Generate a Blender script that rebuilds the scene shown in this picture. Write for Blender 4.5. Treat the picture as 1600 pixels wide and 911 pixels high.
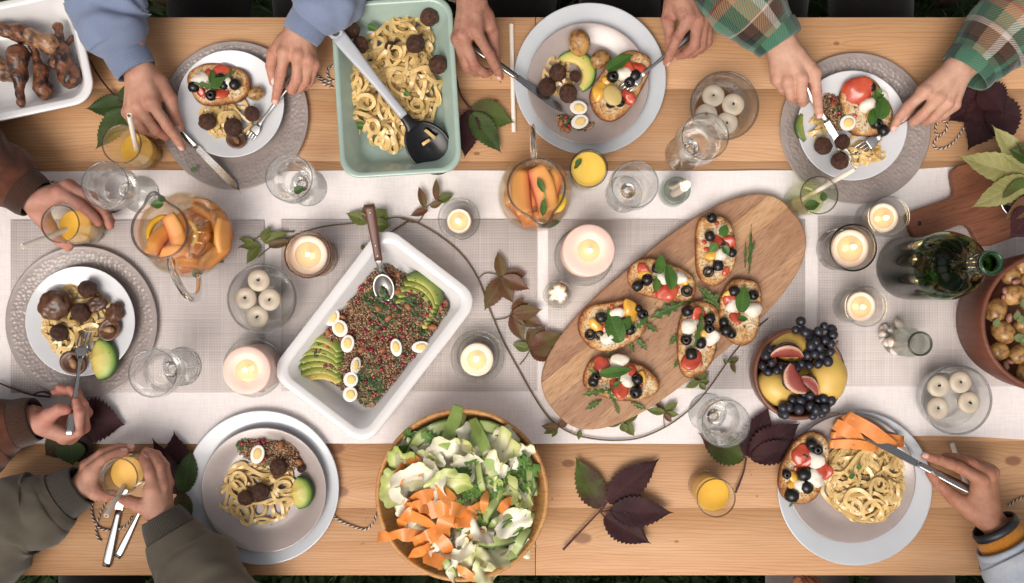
import bpy, bmesh, math, random
import numpy as np
from mathutils import Vector, Matrix, Euler, Quaternion, noise as mnoise

for _o in list(bpy.data.objects):
    bpy.data.objects.remove(_o)
SC = bpy.context.scene
COL = SC.collection
R = math.radians
random.seed(7)

# ---------------------------------------------------------------- camera, sky, sun, exposure
U = 0.0011            # metres on the table top for one pixel of the 1600 px photograph
T = 0.75              # table top height
H = 1600 * U * 35 / 36
cam = bpy.data.objects.new('camera', bpy.data.cameras.new('camera'))
COL.objects.link(cam)
cam.location = (0, 0, T + H)
cam.rotation_euler = (0, 0, 0)
cam.data.lens = 35
cam.data.sensor_width = 36
cam.data.clip_start = 0.05
cam.data.clip_end = 400
SC.camera = cam

SUN_EL, SUN_AZ = 58, 205
world = bpy.data.worlds.new('World')
SC.world = world
world.use_nodes = True
_n = world.node_tree.nodes
_n.clear()
_sky = _n.new('ShaderNodeTexSky')
_sky.sky_type = 'NISHITA'
_sky.sun_disc = False
_sky.sun_elevation = R(SUN_EL)
_sky.sun_rotation = R(SUN_AZ)
_sky.air_density = 1.0
_sky.dust_density = 6.0
_sky.ozone_density = 1.0
_hs = _n.new('ShaderNodeHueSaturation')
_hs.inputs['Saturation'].default_value = 0.3
_tint = _n.new('ShaderNodeMix'); _tint.data_type = 'RGBA'; _tint.blend_type = 'MULTIPLY'
_tint.inputs[0].default_value = 1.0
_tint.inputs[7].default_value = (1.0, 0.94, 0.885, 1)
_bg = _n.new('ShaderNodeBackground')
_bg.inputs['Strength'].default_value = 0.10
_wo = _n.new('ShaderNodeOutputWorld')
_l = world.node_tree.links
_l.new(_sky.outputs[0], _hs.inputs['Color'])
_l.new(_hs.outputs[0], _tint.inputs[6])
_l.new(_tint.outputs[2], _bg.inputs['Color'])
_l.new(_bg.outputs[0], _wo.inputs['Surface'])

sun = bpy.data.objects.new('sun', bpy.data.lights.new('sun', 'SUN'))
COL.objects.link(sun)
sun.data.energy = 1.0
sun.data.angle = R(35)
sun.data.color = (1.0, 0.93, 0.86)
sun.rotation_euler = Euler((R(90 - SUN_EL), 0, R(180 - SUN_AZ)), 'XYZ')

SC.view_settings.view_transform = 'Standard'
SC.view_settings.look = 'None'
SC.view_settings.exposure = 0.54
SC.view_settings.gamma = 1.0
SC.view_settings.use_curve_mapping = False
SC.render.engine = 'CYCLES'
cy = SC.cycles
cy.use_denoising = True
cy.max_bounces = 14
cy.diffuse_bounces = 4
cy.glossy_bounces = 5
cy.transmission_bounces = 14
cy.transparent_max_bounces = 24
cy.sample_clamp_indirect = 4.0
cy.caustics_refractive = True
cy.caustics_reflective = False
cy.blur_glossy = 0.5

# ---------------------------------------------------------------- helpers
def P(x, y, z=0.0):
    """point in the world that stands z metres above the table where the photograph shows pixel x, y"""
    s = (H - z) / H
    return Vector(((x - 800) * U * s, (455.5 - y) * U * s, T + z))

def mesh(name, verts, faces, smooth=True, uv=None, attrs=None, fattrs=None, sharp=None):
    me = bpy.data.meshes.new(name)
    if isinstance(verts, np.ndarray):
        verts = verts.tolist()
    if isinstance(faces, np.ndarray):
        faces = faces.tolist()
    me.from_pydata([tuple(v) for v in verts], [], faces)
    if smooth:
        me.polygons.foreach_set('use_smooth', [True] * len(me.polygons))
    if uv is not None:
        lay = me.uv_layers.new(name='UVMap')
        idx = np.empty(len(me.loops), dtype=np.int32)
        me.loops.foreach_get('vertex_index', idx)
        lay.data.foreach_set('uv', np.asarray(uv, dtype=np.float32)[idx].ravel())
    for k, a in (attrs or {}).items():
        at = me.attributes.new(k, 'FLOAT', 'POINT')
        at.data.foreach_set('value', np.asarray(a, dtype=np.float32))
    for k, a in (fattrs or {}).items():
        at = me.attributes.new(k, 'FLOAT', 'FACE')
        at.data.foreach_set('value', np.asarray(a, dtype=np.float32))
    me.validate()
    me.update()
    return me

def tagit(o, label=None, cat=None, group=None, kind=None):
    if label: o['label'] = label
    if cat: o['category'] = cat
    if group: o['group'] = group
    if kind: o['kind'] = kind
    return o

def place(o, loc=None, rot=None, scale=None):
    if loc is not None: o.location = loc
    if rot is not None:
        o.rotation_euler = (0, 0, rot) if isinstance(rot, (int, float)) else rot
    if scale is not None:
        o.scale = (scale,) * 3 if isinstance(scale, (int, float)) else scale
    return o

def obj(name, me, mat=None, parent=None, loc=None, rot=None, scale=None):
    o = bpy.data.objects.new(name, me)
    COL.objects.link(o)
    if mat is not None and me is not None and not me.materials:
        me.materials.append(mat)
    if parent is not None:
        o.parent = parent
    return place(o, loc, rot, scale)

def empty(name, label, cat, loc, rot=0, group=None, scale=None):
    o = bpy.data.objects.new(name, None)
    o.empty_display_size = 0.02
    COL.objects.link(o)
    place(o, loc, rot, scale)
    return tagit(o, label, cat, group)

def thing(name, me, mat, label, cat, loc=None, rot=None, scale=None, group=None):
    return tagit(obj(name, me, mat, None, loc, rot, scale), label, cat, group)

def lathe(name, prof, seg=48, closed=False, wob=None):
    """prof: list of (r, z); revolved round z. r=0 points are poles."""
    V, F, rings = [], [], []
    for r, z in prof:
        if r < 1e-7:
            rings.append([len(V)] ); V.append((0, 0, z))
        else:
            s = len(V)
            for i in range(seg):
                a = 2 * math.pi * i / seg
                rr = r * (wob(a, z) if wob else 1)
                V.append((rr * math.cos(a), rr * math.sin(a), z))
            rings.append(list(range(s, s + seg)))
    n = len(rings)
    for k in range(n if closed else n - 1):
        A, B = rings[k], rings[(k + 1) % n]
        for i in range(seg):
            j = (i + 1) % seg
            if len(A) == 1 and len(B) == 1: break
            if len(A) == 1: F.append((A[0], B[i], B[j]))
            elif len(B) == 1: F.append((A[i], B[0], A[j]))
            else: F.append((A[i], B[i], B[j], A[j]))
    # outward normals for a profile that runs up the outside
    me = mesh(name, V, [f[::-1] for f in F])
    return me

def fix_normals(me):
    bm = bmesh.new(); bm.from_mesh(me)
    bmesh.ops.recalc_face_normals(bm, faces=bm.faces)
    bm.to_mesh(me); bm.free(); me.update()
    return me

def smoothpts(pts, n):
    """Catmull-Rom through pts -> n points (numpy)"""
    p = np.array([list(v) for v in pts], dtype=float)
    if len(p) == 2:
        t = np.linspace(0, 1, n)[:, None]
        return p[0] * (1 - t) + p[1] * t
    q = np.vstack([2 * p[0] - p[1], p, 2 * p[-1] - p[-2]])
    out = []
    for u in np.linspace(0, len(p) - 1 - 1e-9, n):
        i = int(u); t = u - i
        a, b, c, d = q[i], q[i + 1], q[i + 2], q[i + 3]
        out.append(0.5 * (2 * b + (c - a) * t + (2 * a - 5 * b + 4 * c - d) * t * t + (3 * b - a - 3 * c + d) * t ** 3))
    return np.array(out)

def frames(pts, up=(0, 0, 1)):
    tan = np.gradient(pts, axis=0)
    tan /= np.linalg.norm(tan, axis=1)[:, None] + 1e-12
    up = np.array(up, float)
    N = []
    prev = None
    for t in tan:
        s = np.cross(t, up) if prev is None else prev - t * np.dot(prev, t)
        if np.linalg.norm(s) < 1e-5:
            s = np.cross(t, (1, 0, 0))
        s = s / np.linalg.norm(s)
        N.append(s); prev = s
    N = np.array(N)
    B = np.cross(N, tan)
    return tan, N, B          # tangent, side, upward

def tube(name, pts, rad, seg=8, caps=True, flat=1.0, rfun=None, up=(0, 0, 1), uv=False):
    pts = np.array([list(p) for p in pts], float)
    n = len(pts)
    rad = np.full(n, rad, float) if np.isscalar(rad) else np.interp(np.linspace(0, 1, n), np.linspace(0, 1, len(rad)), rad)
    tan, S, B = frames(pts, up)
    V = []; UVs = []
    L = np.concatenate([[0], np.cumsum(np.linalg.norm(np.diff(pts, axis=0), axis=1))])
    for i in range(n):
        for k in range(seg):
            a = 2 * math.pi * k / seg
            r = rad[i] * (rfun(L[i], a, L[-1]) if rfun else 1)
            V.append(pts[i] + S[i] * math.cos(a) * r + B[i] * math.sin(a) * r * flat)
            UVs.append((k / seg, L[i]))
    F = []
    for i in range(n - 1):
        for k in range(seg):
            j = (k + 1) % seg
            F.append((i * seg + k, i * seg + j, (i + 1) * seg + j, (i + 1) * seg + k))
    if caps:
        F.append(tuple(range(seg))[::-1])
        F.append(tuple(range((n - 1) * seg, n * seg)))
    return mesh(name, V, F, uv=UVs if uv else None)

def loft(name, loops, closed_ends=(True, True), smooth=True, attrs=None):
    n = len(loops[0]); V = [p for L in loops for p in L]; F = []
    for i in range(len(loops) - 1):
        for k in range(n):
            j = (k + 1) % n
            F.append((i * n + k, i * n + j, (i + 1) * n + j, (i + 1) * n + k))
    if closed_ends[0]: F.append(tuple(range(n))[::-1])
    if closed_ends[1]: F.append(tuple(range((len(loops) - 1) * n, len(loops) * n)))
    return mesh(name, V, F, smooth=smooth, attrs=attrs)

def rrect(hx, hy, r, n=6):
    """rounded rectangle outline, counter-clockwise"""
    out = []
    for cx, cy, a0 in ((hx - r, hy - r, 0), (-hx + r, hy - r, 90), (-hx + r, -hy + r, 180), (hx - r, -hy + r, 270)):
        for i in range(n + 1):
            a = R(a0 + 90 * i / n)
            out.append((cx + r * math.cos(a), cy + r * math.sin(a)))
    return out

def box(name, sx, sy, sz, bev=0.0, seg=2):
    bm = bmesh.new()
    bmesh.ops.create_cube(bm, size=1)
    for v in bm.verts: v.co = (v.co.x * sx, v.co.y * sy, v.co.z * sz)
    if bev: bmesh.ops.bevel(bm, geom=bm.edges[:], offset=bev, segments=seg, affect='EDGES', profile=0.5)
    me = bpy.data.meshes.new(name); bm.to_mesh(me); bm.free()
    me.polygons.foreach_set('use_smooth', [bool(bev)] * len(me.polygons))
    return me

_ico = {}
def ico(sub):
    if sub not in _ico:
        bm = bmesh.new(); bmesh.ops.create_icosphere(bm, subdivisions=sub, radius=1)
        _ico[sub] = (np.array([v.co[:] for v in bm.verts]), [tuple(v.index for v in f.verts) for f in bm.faces]); bm.free()
    return _ico[sub]

def blob(name, rx, ry, rz, sub=3, amp=0.0, freq=60.0, seed=0, shape=None, attr=False):
    v, f = ico(sub); v = v.copy(); out = []; A = []
    off = Vector((seed * 7.13, seed * 3.7, seed * 1.9))
    for p in v:
        q = Vector((p[0] * rx, p[1] * ry, p[2] * rz))
        nz = 0.0
        if amp:
            nz = mnoise.noise(q * freq + off) + 0.5 * mnoise.noise(q * freq * 2.3 + off)
            q += Vector(p) * nz * amp
        if shape: q = Vector(shape(q, p))
        out.append(q); A.append(nz)
    return mesh(name, out, f, attrs={'bump': A} if attr else None)

# ---- signed distance fields -> smooth closed meshes (surface nets)
def smin(a, b, k):
    if k <= 0: return np.minimum(a, b)
    h = np.clip(0.5 + 0.5 * (b - a) / k, 0, 1)
    return b + (a - b) * h - k * h * (1 - h)

def d_cone(X, a, b, ra, rb):
    a = np.array(a, np.float32); b = np.array(b, np.float32)
    ba = b - a; L = float(np.dot(ba, ba)) + 1e-12
    pa = X - a
    t = np.clip((pa @ ba) / L, 0, 1)
    d = pa - t[..., None] * ba
    return np.sqrt(np.einsum('...i,...i->...', d, d)) - (ra + (rb - ra) * t)

def d_ell(X, c, r, rot=None):
    p = X - np.array(c, np.float32)
    if rot is not None: p = p @ np.array(rot, np.float32)
    r = np.array(r, np.float32)
    k0 = np.linalg.norm(p / r, axis=-1); k1 = np.linalg.norm(p / (r * r), axis=-1)
    return k0 * (k0 - 1) / (k1 + 1e-9)

def nets(f, lo, hi, h):
    lo = np.array(lo, np.float32); hi = np.array(hi, np.float32)
    n = np.ceil((hi - lo) / h).astype(int) + 1
    ax = [lo[i] + h * np.arange(n[i], dtype=np.float32) for i in range(3)]
    # blocks of 4 x 4 x 4 nodes: look at the middle first, work out only the blocks near the surface
    K = 4
    nb = -(-n // K)
    bc = [lo[i] + h * (np.arange(nb[i], dtype=np.float32) * K + (K - 1) / 2) for i in range(3)]
    XB = np.stack(np.meshgrid(*bc, indexing='ij'), -1)
    DB = f(XB).astype(np.float32)
    near = np.abs(DB) < h * K * 1.25
    D = np.repeat(np.repeat(np.repeat(DB, K, 0), K, 1), K, 2)
    m = np.repeat(np.repeat(np.repeat(near, K, 0), K, 1), K, 2)
    D = D[:n[0], :n[1], :n[2]].copy(); m = m[:n[0], :n[1], :n[2]]
    ii = np.argwhere(m)
    D[m] = f((lo + ii.astype(np.float32) * h).astype(np.float32)).astype(np.float32)
    s = D < 0
    c = np.zeros(n - 1, np.int8)
    for i in (0, 1):
        for j in (0, 1):
            for k in (0, 1):
                c += s[i:n[0] - 1 + i, j:n[1] - 1 + j, k:n[2] - 1 + k]
    act = (c > 0) & (c < 8)
    I = np.argwhere(act)
    idx = -np.ones(n - 1, np.int64); idx[act] = np.arange(len(I))
    acc = np.zeros((len(I), 3)); cnt = np.zeros(len(I))
    cor = [(i, j, k) for i in (0, 1) for j in (0, 1) for k in (0, 1)]
    val = {q: D[I[:, 0] + q[0], I[:, 1] + q[1], I[:, 2] + q[2]] for q in cor}
    for q in cor:
        for a in range(3):
            if q[a] == 0:
                w = list(q); w[a] = 1; w = tuple(w)
                va, vb = val[q], val[w]
                m = (va < 0) != (vb < 0)
                t = np.where(m, va / np.where(m, va - vb, 1), 0)
                pt = np.array(q, float)[None, :].repeat(len(I), 0); pt[:, a] += t
                acc[m] += pt[m]; cnt[m] += 1
    V = lo + (I + acc / cnt[:, None]) * h
    F = []
    for a in range(3):
        b, d = (a + 1) % 3, (a + 2) % 3
        sl0 = [slice(None)] * 3; sl1 = [slice(None)] * 3
        sl0[a] = slice(0, n[a] - 1); sl1[a] = slice(1, n[a])
        m = s[tuple(sl0)] != s[tuple(sl1)]
        E = np.argwhere(m)
        E = E[(E[:, b] > 0) & (E[:, d] > 0) & (E[:, b] < n[b] - 1) & (E[:, d] < n[d] - 1)]
        if not len(E): continue
        neg = s[E[:, 0], E[:, 1], E[:, 2]]
        def at(db, dd):
            e = E.copy(); e[:, b] -= db; e[:, d] -= dd
            return idx[e[:, 0], e[:, 1], e[:, 2]]
        q = np.stack([at(1, 1), at(0, 1), at(0, 0), at(1, 0)], 1)
        q[~neg] = q[~neg][:, ::-1]
        F.append(q)
    return V, np.vstack(F)

# ---------------------------------------------------------------- materials
class NT:
    def __init__(self, name):
        self.m = bpy.data.materials.new(name); self.m.use_nodes = True
        self.t = self.m.node_tree; self.t.nodes.clear()
        self.out = self.t.nodes.new('ShaderNodeOutputMaterial')
    def n(self, kind, ins=None, **kw):
        nd = self.t.nodes.new('ShaderNode' + kind)
        for k, v in kw.items(): setattr(nd, k, v)
        for k, v in (ins or {}).items(): self.set(nd.inputs[k], v)
        return nd
    def set(self, sock, v):
        if isinstance(v, bpy.types.NodeSocket): self.t.links.new(v, sock)
        else:
            if sock.type == 'RGBA' and len(v) == 3: v = (*v, 1)
            sock.default_value = v
    def math(self, op, a, b=0.0, c=0.0):
        nd = self.n('Math', operation=op)
        self.set(nd.inputs[0], a); self.set(nd.inputs[1], b)
        if len(nd.inputs) > 2: self.set(nd.inputs[2], c)
        return nd.outputs[0]
    def mix(self, f, a, b, blend='MIX'):
        nd = self.n('Mix', data_type='RGBA', blend_type=blend)
        self.set(nd.inputs[0], f); self.set(nd.inputs[6], a); self.set(nd.inputs[7], b)
        return nd.outputs[2]
    def ramp(self, f, stops, interp='LINEAR'):
        nd = self.n('ValToRGB'); cr = nd.color_ramp; cr.interpolation = interp
        while len(cr.elements) < len(stops): cr.elements.new(0.5)
        for e, (p, c) in zip(cr.elements, stops):
            e.position = p; e.color = (*c, 1) if len(c) == 3 else c
        self.set(nd.inputs[0], f); return nd.outputs[0]
    def rng(self, f, a, b, c=0.0, d=1.0):
        nd = self.n('MapRange'); nd.clamp = True
        for i, v in enumerate((f, a, b, c, d)): self.set(nd.inputs[i], v)
        return nd.outputs[0]
    def coords(self, kind='Object', scale=(1, 1, 1), jitter=True):
        tc = self.n('TexCoord').outputs[kind]
        if jitter and kind == 'Object':
            oi = self.n('ObjectInfo').outputs['Random']
            cb = self.n('CombineXYZ')
            self.set(cb.inputs[0], self.math('MULTIPLY', oi, 17.3)); self.set(cb.inputs[1], self.math('MULTIPLY', oi, 41.7)); self.set(cb.inputs[2], self.math('MULTIPLY', oi, 9.1))
            ad = self.n('VectorMath', operation='ADD'); self.set(ad.inputs[0], tc); self.set(ad.inputs[1], cb.outputs[0]); tc = ad.outputs[0]
        if scale != (1, 1, 1):
            ml = self.n('VectorMath', operation='MULTIPLY'); self.set(ml.inputs[0], tc); ml.inputs[1].default_value = scale; tc = ml.outputs[0]
        return tc
    def noise(self, vec, scale, detail=3, rough=0.55, dist=0.0):
        nd = self.n('TexNoise', {'Scale': scale, 'Detail': detail, 'Roughness': rough, 'Distortion': dist}); self.set(nd.inputs['Vector'], vec)
        return nd.outputs['Fac']
    def voro(self, vec, scale, feature='F1', out='Distance', rand=1.0):
        nd = self.n('TexVoronoi', {'Scale': scale, 'Randomness': rand}, feature=feature); self.set(nd.inputs['Vector'], vec)
        return nd.outputs[out]
    def attr(self, name, out='Fac'):
        return self.n('Attribute', attribute_name=name).outputs[out]
    def bump(self, h, strength=0.3, dist=0.001, normal=None):
        nd = self.n('Bump', {'Strength': strength, 'Distance': dist, 'Height': h})
        if normal is not None: self.set(nd.inputs['Normal'], normal)
        return nd.outputs[0]
    def bsdf(self, col, rough=0.5, normal=None, **kw):
        b = self.n('BsdfPrincipled')
        self.set(b.inputs['Base Color'], col); self.set(b.inputs['Roughness'], rough)
        names = dict(metal='Metallic', spec='Specular IOR Level', sss='Subsurface Weight', ssr='Subsurface Radius', sscale='Subsurface Scale', trans='Transmission Weight', ior='IOR', coat='Coat Weight', coatr='Coat Roughness', sheen='Sheen Weight', emis='Emission Color', es='Emission Strength', alpha='Alpha')
        for k, v in kw.items(): self.set(b.inputs[names[k]], v)
        if normal is not None: self.set(b.inputs['Normal'], normal)
        self.t.links.new(b.outputs[0], self.out.inputs['Surface'])
        return b
    def surf(self, sh):
        self.t.links.new(sh, self.out.inputs['Surface'])

MATS = {}
def simple(name, c1, c2=None, scale=80, rough=0.5, bump=0.0, bscale=None, bdist=0.0008, sss=0.0, ssr=(0.4, 0.2, 0.1), sscale=0.006, detail=4, lo=0.35, hi=0.65, obj_var=0.0, **kw):
    """two-tone noise material"""
    t = NT(name); co = t.coords()
    nz = t.noise(co, scale, detail)
    col = t.mix(t.rng(nz, lo, hi), c1, c2 or c1)
    if obj_var:
        oi = t.n('ObjectInfo').outputs['Random']
        hv = t.n('HueSaturation'); t.set(hv.inputs['Value'], t.rng(oi, 0, 1, 1 - obj_var, 1 + obj_var)); t.set(hv.inputs['Color'], col); col = hv.outputs[0]
    nrm = t.bump(t.noise(co, bscale or scale * 2, 4), bump, bdist) if bump else None
    if sss: kw.update(sss=sss, ssr=ssr, sscale=sscale)
    t.bsdf(col, rough, nrm, **kw)
    MATS[name] = t.m
    return t.m
# ---------------------------------------------------------------- setting: lawn, tables, benches
def pine_material():
    t = NT('pine_wood')
    pos = t.n('NewGeometry').outputs['Position']
    oi = t.n('ObjectInfo').outputs['Random']
    sx = t.n('SeparateXYZ'); t.set(sx.inputs[0], pos)
    x, y = sx.outputs[0], sx.outputs[1]
    # slow drift of the rings along the board, different on every board
    cb = t.n('CombineXYZ'); t.set(cb.inputs[0], t.math('MULTIPLY', x, 1.3)); t.set(cb.inputs[1], t.math('MULTIPLY', y, 9.0)); t.set(cb.inputs[2], t.math('MULTIPLY', oi, 37.0))
    drift = t.noise(cb.outputs[0], 1.0, 3, 0.5)
    cb2 = t.n('CombineXYZ'); t.set(cb2.inputs[0], t.math('MULTIPLY', x, 6.0)); t.set(cb2.inputs[1], t.math('MULTIPLY', y, 40.0)); t.set(cb2.inputs[2], t.math('MULTIPLY', oi, 11.0))
    wob = t.noise(cb2.outputs[0], 1.0, 2, 0.5)
    ring = t.math('ADD', t.math('MULTIPLY', y, 185.0), t.math('MULTIPLY', drift, 14.0))
    ring = t.math('ADD', ring, t.math('MULTIPLY', wob, 0.9))
    kmask = None
    for kx, ky, kr in ((888, 724, 6.5), (910, 841, 9), (1307, 68, 3.2), (1057, 846, 2.2), (1590, 876, 2.5), (522, 700, 10), (530, 768, 9), (775, 157, 3), (1586, 184, 7), (1583, 720, 8), (100, 812, 5), (745, 240, 3)):
        k = P(kx, ky); kr *= U
        dx = t.math('MULTIPLY', t.math('SUBTRACT', x, k.x), 0.6); dy = t.math('SUBTRACT', y, k.y)
        d2 = t.math('ADD', t.math('MULTIPLY', dx, dx), t.math('MULTIPLY', dy, dy))
        d = t.math('SQRT', d2)
        bulge = t.math('MULTIPLY', t.math('DIVIDE', kr * 1.6, t.math('ADD', d, kr)), t.math('MULTIPLY', kr, 260.0))
        sg = t.math('SIGN', dy)
        ring = t.math('ADD', ring, t.math('MULTIPLY', bulge, t.math('MULTIPLY', sg, t.rng(d, kr * 0.6, kr * 6, 1.0, 0.0))))
        m = t.rng(d, kr * 0.75, kr * 1.15, 1.0, 0.0)
        kmask = m if kmask is None else t.math('MAXIMUM', kmask, m)
    fr = t.math('FRACT', ring)
    late = t.ramp(fr, [(0.0, (0, 0, 0)), (0.62, (0.12, 0.12, 0.12)), (0.9, (1, 1, 1)), (1.0, (0.1, 0.1, 0.1))])
    cb3 = t.n('CombineXYZ'); t.set(cb3.inputs[0], t.math('MULTIPLY', x, 14.0)); t.set(cb3.inputs[1], t.math('MULTIPLY', y, 620.0)); t.set(cb3.inputs[2], oi)
    fibre = t.noise(cb3.outputs[0], 1.0, 3, 0.6)
    cb4 = t.n('CombineXYZ'); t.set(cb4.inputs[0], t.math('MULTIPLY', x, 3.0)); t.set(cb4.inputs[1], t.math('MULTIPLY', y, 30.0)); t.set(cb4.inputs[2], t.math('MULTIPLY', oi, 5.0))
    band = t.noise(cb4.outputs[0], 1.0, 3, 0.55)
    base = t.mix(t.rng(band, 0.3, 0.7), (0.62, 0.375, 0.205), (0.53, 0.29, 0.14))
    base = t.mix(t.math('MULTIPLY', late, t.rng(band, 0.25, 0.75, 0.26, 0.70)), base, (0.34, 0.155, 0.065))
    base = t.mix(t.rng(fibre, 0.48, 0.75, 0.0, 0.5), base, (0.37, 0.185, 0.085))
    base = t.mix(t.math('MULTIPLY', kmask, 0.75), base, (0.20, 0.085, 0.045))
    hv = t.n('HueSaturation'); t.set(hv.inputs['Color'], base); t.set(hv.inputs['Value'], t.rng(oi, 0, 1, 0.90, 1.08)); hv.inputs['Saturation'].default_value = 1.0
    h = t.math('ADD', t.math('MULTIPLY', late, -0.5), t.math('MULTIPLY', fibre, 0.6))
    t.bsdf(hv.outputs[0], t.rng(fibre, 0.3, 0.7, 0.48, 0.62), t.bump(h, 0.25, 0.0006), spec=0.35)
    return t.m
PINE = pine_material()

def cloth_material():
    t = NT('white_linen'); co = t.coords('Object', jitter=False)
    w1 = t.n('TexWave', {'Scale': 420.0, 'Distortion': 1.2, 'Detail': 1.0}, wave_type='BANDS', bands_direction='X'); t.set(w1.inputs['Vector'], co)
    w2 = t.n('TexWave', {'Scale': 420.0, 'Distortion': 1.2, 'Detail': 1.0}, wave_type='BANDS', bands_direction='Y'); t.set(w2.inputs['Vector'], co)
    slub = t.noise(t.coords('Object', (40, 500, 1), False), 1.0, 2)
    slub2 = t.noise(t.coords('Object', (500, 40, 1), False), 1.0, 2)
    s = t.math('ADD', slub, slub2)
    blot = t.noise(co, 7.0, 3)
    col = t.mix(t.rng(s, 0.8, 1.25), (0.86, 0.82, 0.815), (0.78, 0.735, 0.73))
    col = t.mix(t.rng(blot, 0.4, 0.75, 0.0, 0.25), col, (0.70, 0.66, 0.65))
    h = t.math('ADD', t.math('MULTIPLY', w1.outputs['Fac'], w2.outputs['Fac']), t.math('MULTIPLY', s, 0.8))
    t.bsdf(col, 0.85, t.bump(h, 0.25, 0.0006), sheen=0.2, spec=0.2)
    return t.m
CLOTH = cloth_material()

def weave_material():
    t = NT('woven_mesh'); co = t.coords('Object', jitter=False)
    sx = t.n('SeparateXYZ'); t.set(sx.inputs[0], co)
    jx = t.noise(t.coords('Object', (160, 6, 1), False), 1.0, 2); jy = t.noise(t.coords('Object', (6, 160, 1), False), 1.0, 2)
    f = 2 * math.pi / 0.0046
    a = t.math('SINE', t.math('ADD', t.math('MULTIPLY', sx.outputs[0], f), t.math('MULTIPLY', jx, 3.5)))
    b = t.math('SINE', t.math('ADD', t.math('MULTIPLY', sx.outputs[1], f), t.math('MULTIPLY', jy, 3.5)))
    gap = t.math('MULTIPLY', t.rng(a, -0.3, 0.9), t.rng(b, -0.3, 0.9))          # open holes of the mesh
    thr = t.math('ADD', t.rng(jx, 0.35, 0.65), t.rng(jy, 0.35, 0.65))
    col = t.mix(t.math('MULTIPLY', thr, 0.5), (0.67, 0.62, 0.605), (0.54, 0.49, 0.475))
    big = t.noise(co, 30, 3)
    col = t.mix(gap, col, (0.42, 0.36, 0.35))
    col = t.mix(t.rng(big, 0.4, 0.7, 0.0, 0.2), col, (0.60, 0.55, 0.54))
    t.bsdf(col, 0.75, t.bump(t.math('SUBTRACT', 1.0, gap), 0.6, 0.0008), spec=0.25)
    return t.m
WEAVE = weave_material()

# lawn
t = NT('lawn_soil'); co = t.coords('Object', jitter=False)
t.bsdf(t.mix(t.rng(t.noise(co, 9, 5), 0.35, 0.65), (0.016, 0.03, 0.010), (0.035, 0.055, 0.016)), 0.95, t.bump(t.noise(co, 60, 4), 0.8, 0.01))
lawn_me = mesh('lawn', [(-120, -120, 0), (120, -120, 0), (120, 120, 0), (-120, 120, 0)], [(0, 1, 2, 3)], smooth=False)
tagit(obj('lawn', lawn_me, t.m), kind='structure')
GRASS = simple('grass_blade', (0.03, 0.07, 0.018), (0.06, 0.11, 0.03), 30, 0.7)
rng = np.random.default_rng(3)
gv, gf = [], []
def grass_patch(x0, x1, y0, y1, n):
    for _ in range(n):
        x, y = rng.uniform(x0, x1), rng.uniform(y0, y1); a = rng.uniform(0, 6.28); h = rng.uniform(0.05, 0.13); w = rng.uniform(0.003, 0.006); lx, ly = rng.normal(0, 0.035, 2)
        c, s_ = math.cos(a) * w, math.sin(a) * w; k = len(gv)
        gv.extend([(x - c, y - s_, 0), (x + c, y + s_, 0), (x + c * .7 + lx * .4, y + s_ * .7 + ly * .4, h * .6), (x - c * .7 + lx * .4, y - s_ * .7 + ly * .4, h * .6), (x + lx, y + ly, h)])
        gf.extend([(k, k + 1, k + 2, k + 3), (k + 3, k + 2, k + 4)])
grass_patch(-1.5, 1.6, 0.42, 1.1, 5500)
grass_patch(-1.5, 1.6, -1.1, -0.42, 5500)
tagit(obj('grass', mesh('grass', gv, gf), GRASS), 'dark green lawn grass around the table', 'grass', kind='stuff')

# two pine tables butted together, each of planks running the long way
DARKWOOD = simple('dark_wood', (0.10, 0.055, 0.03), (0.16, 0.09, 0.05), 30, 0.6, 0.2)
YB = [27, 139, 252, 360, 470, 580, 690, 794, 899]
def table(x0, x1, label):
    c = P((x0 + x1) / 2, 463)
    r = empty('wooden_table', label, 'table', (c.x, c.y, 0), group='two pine tables pushed end to end')
    L = (x1 - x0) * U
    bms = {}
    for i in range(len(YB) - 1):
        w = (YB[i + 1] - YB[i]) * U
        me = box('plank', L, w - 0.0001, 0.032, 0.0004, 1)
        yc = P(0, (YB[i] + YB[i + 1]) / 2).y
        obj('plank', me, PINE, r, (0, yc - c.y, T - 0.016))
    for sx in (-1, 1):
        for sy in (-1, 1):
            obj('leg', box('leg', 0.06, 0.06, T - 0.034, 0.004), PINE, r, (sx * (L / 2 - 0.12), sy * 0.40, (T - 0.034) / 2))
    for sy in (-1, 1):
        obj('apron', box('apron', L - 0.32, 0.025, 0.08, 0.003), PINE, r, (0, sy * 0.40, T - 0.075))
    return r
table(-28, 836.2, 'pine plank table under the salad dish, at the end with the olive jacket')
table(837.2, 1990, 'pine plank table under the long bruschetta board')

def bench(y, label):
    r = empty('bench', label, 'bench', (0.1, y, 0), group='benches along the table')
    for k in range(3):
        obj('seat_plank', box('seat_plank', 2.3, 0.09, 0.03, 0.003), DARKWOOD, r, (0, (k - 1) * 0.095, 0.435))
    for sx in (-1, 1):
        obj('leg', box('leg', 0.05, 0.26, 0.42, 0.004), DARKWOOD, r, (sx * 0.95, 0, 0.21))
bench(0.83, 'dark wooden bench behind the people in blue and plaid')
bench(-0.83, 'dark wooden bench behind the person in the olive jacket')

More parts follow.
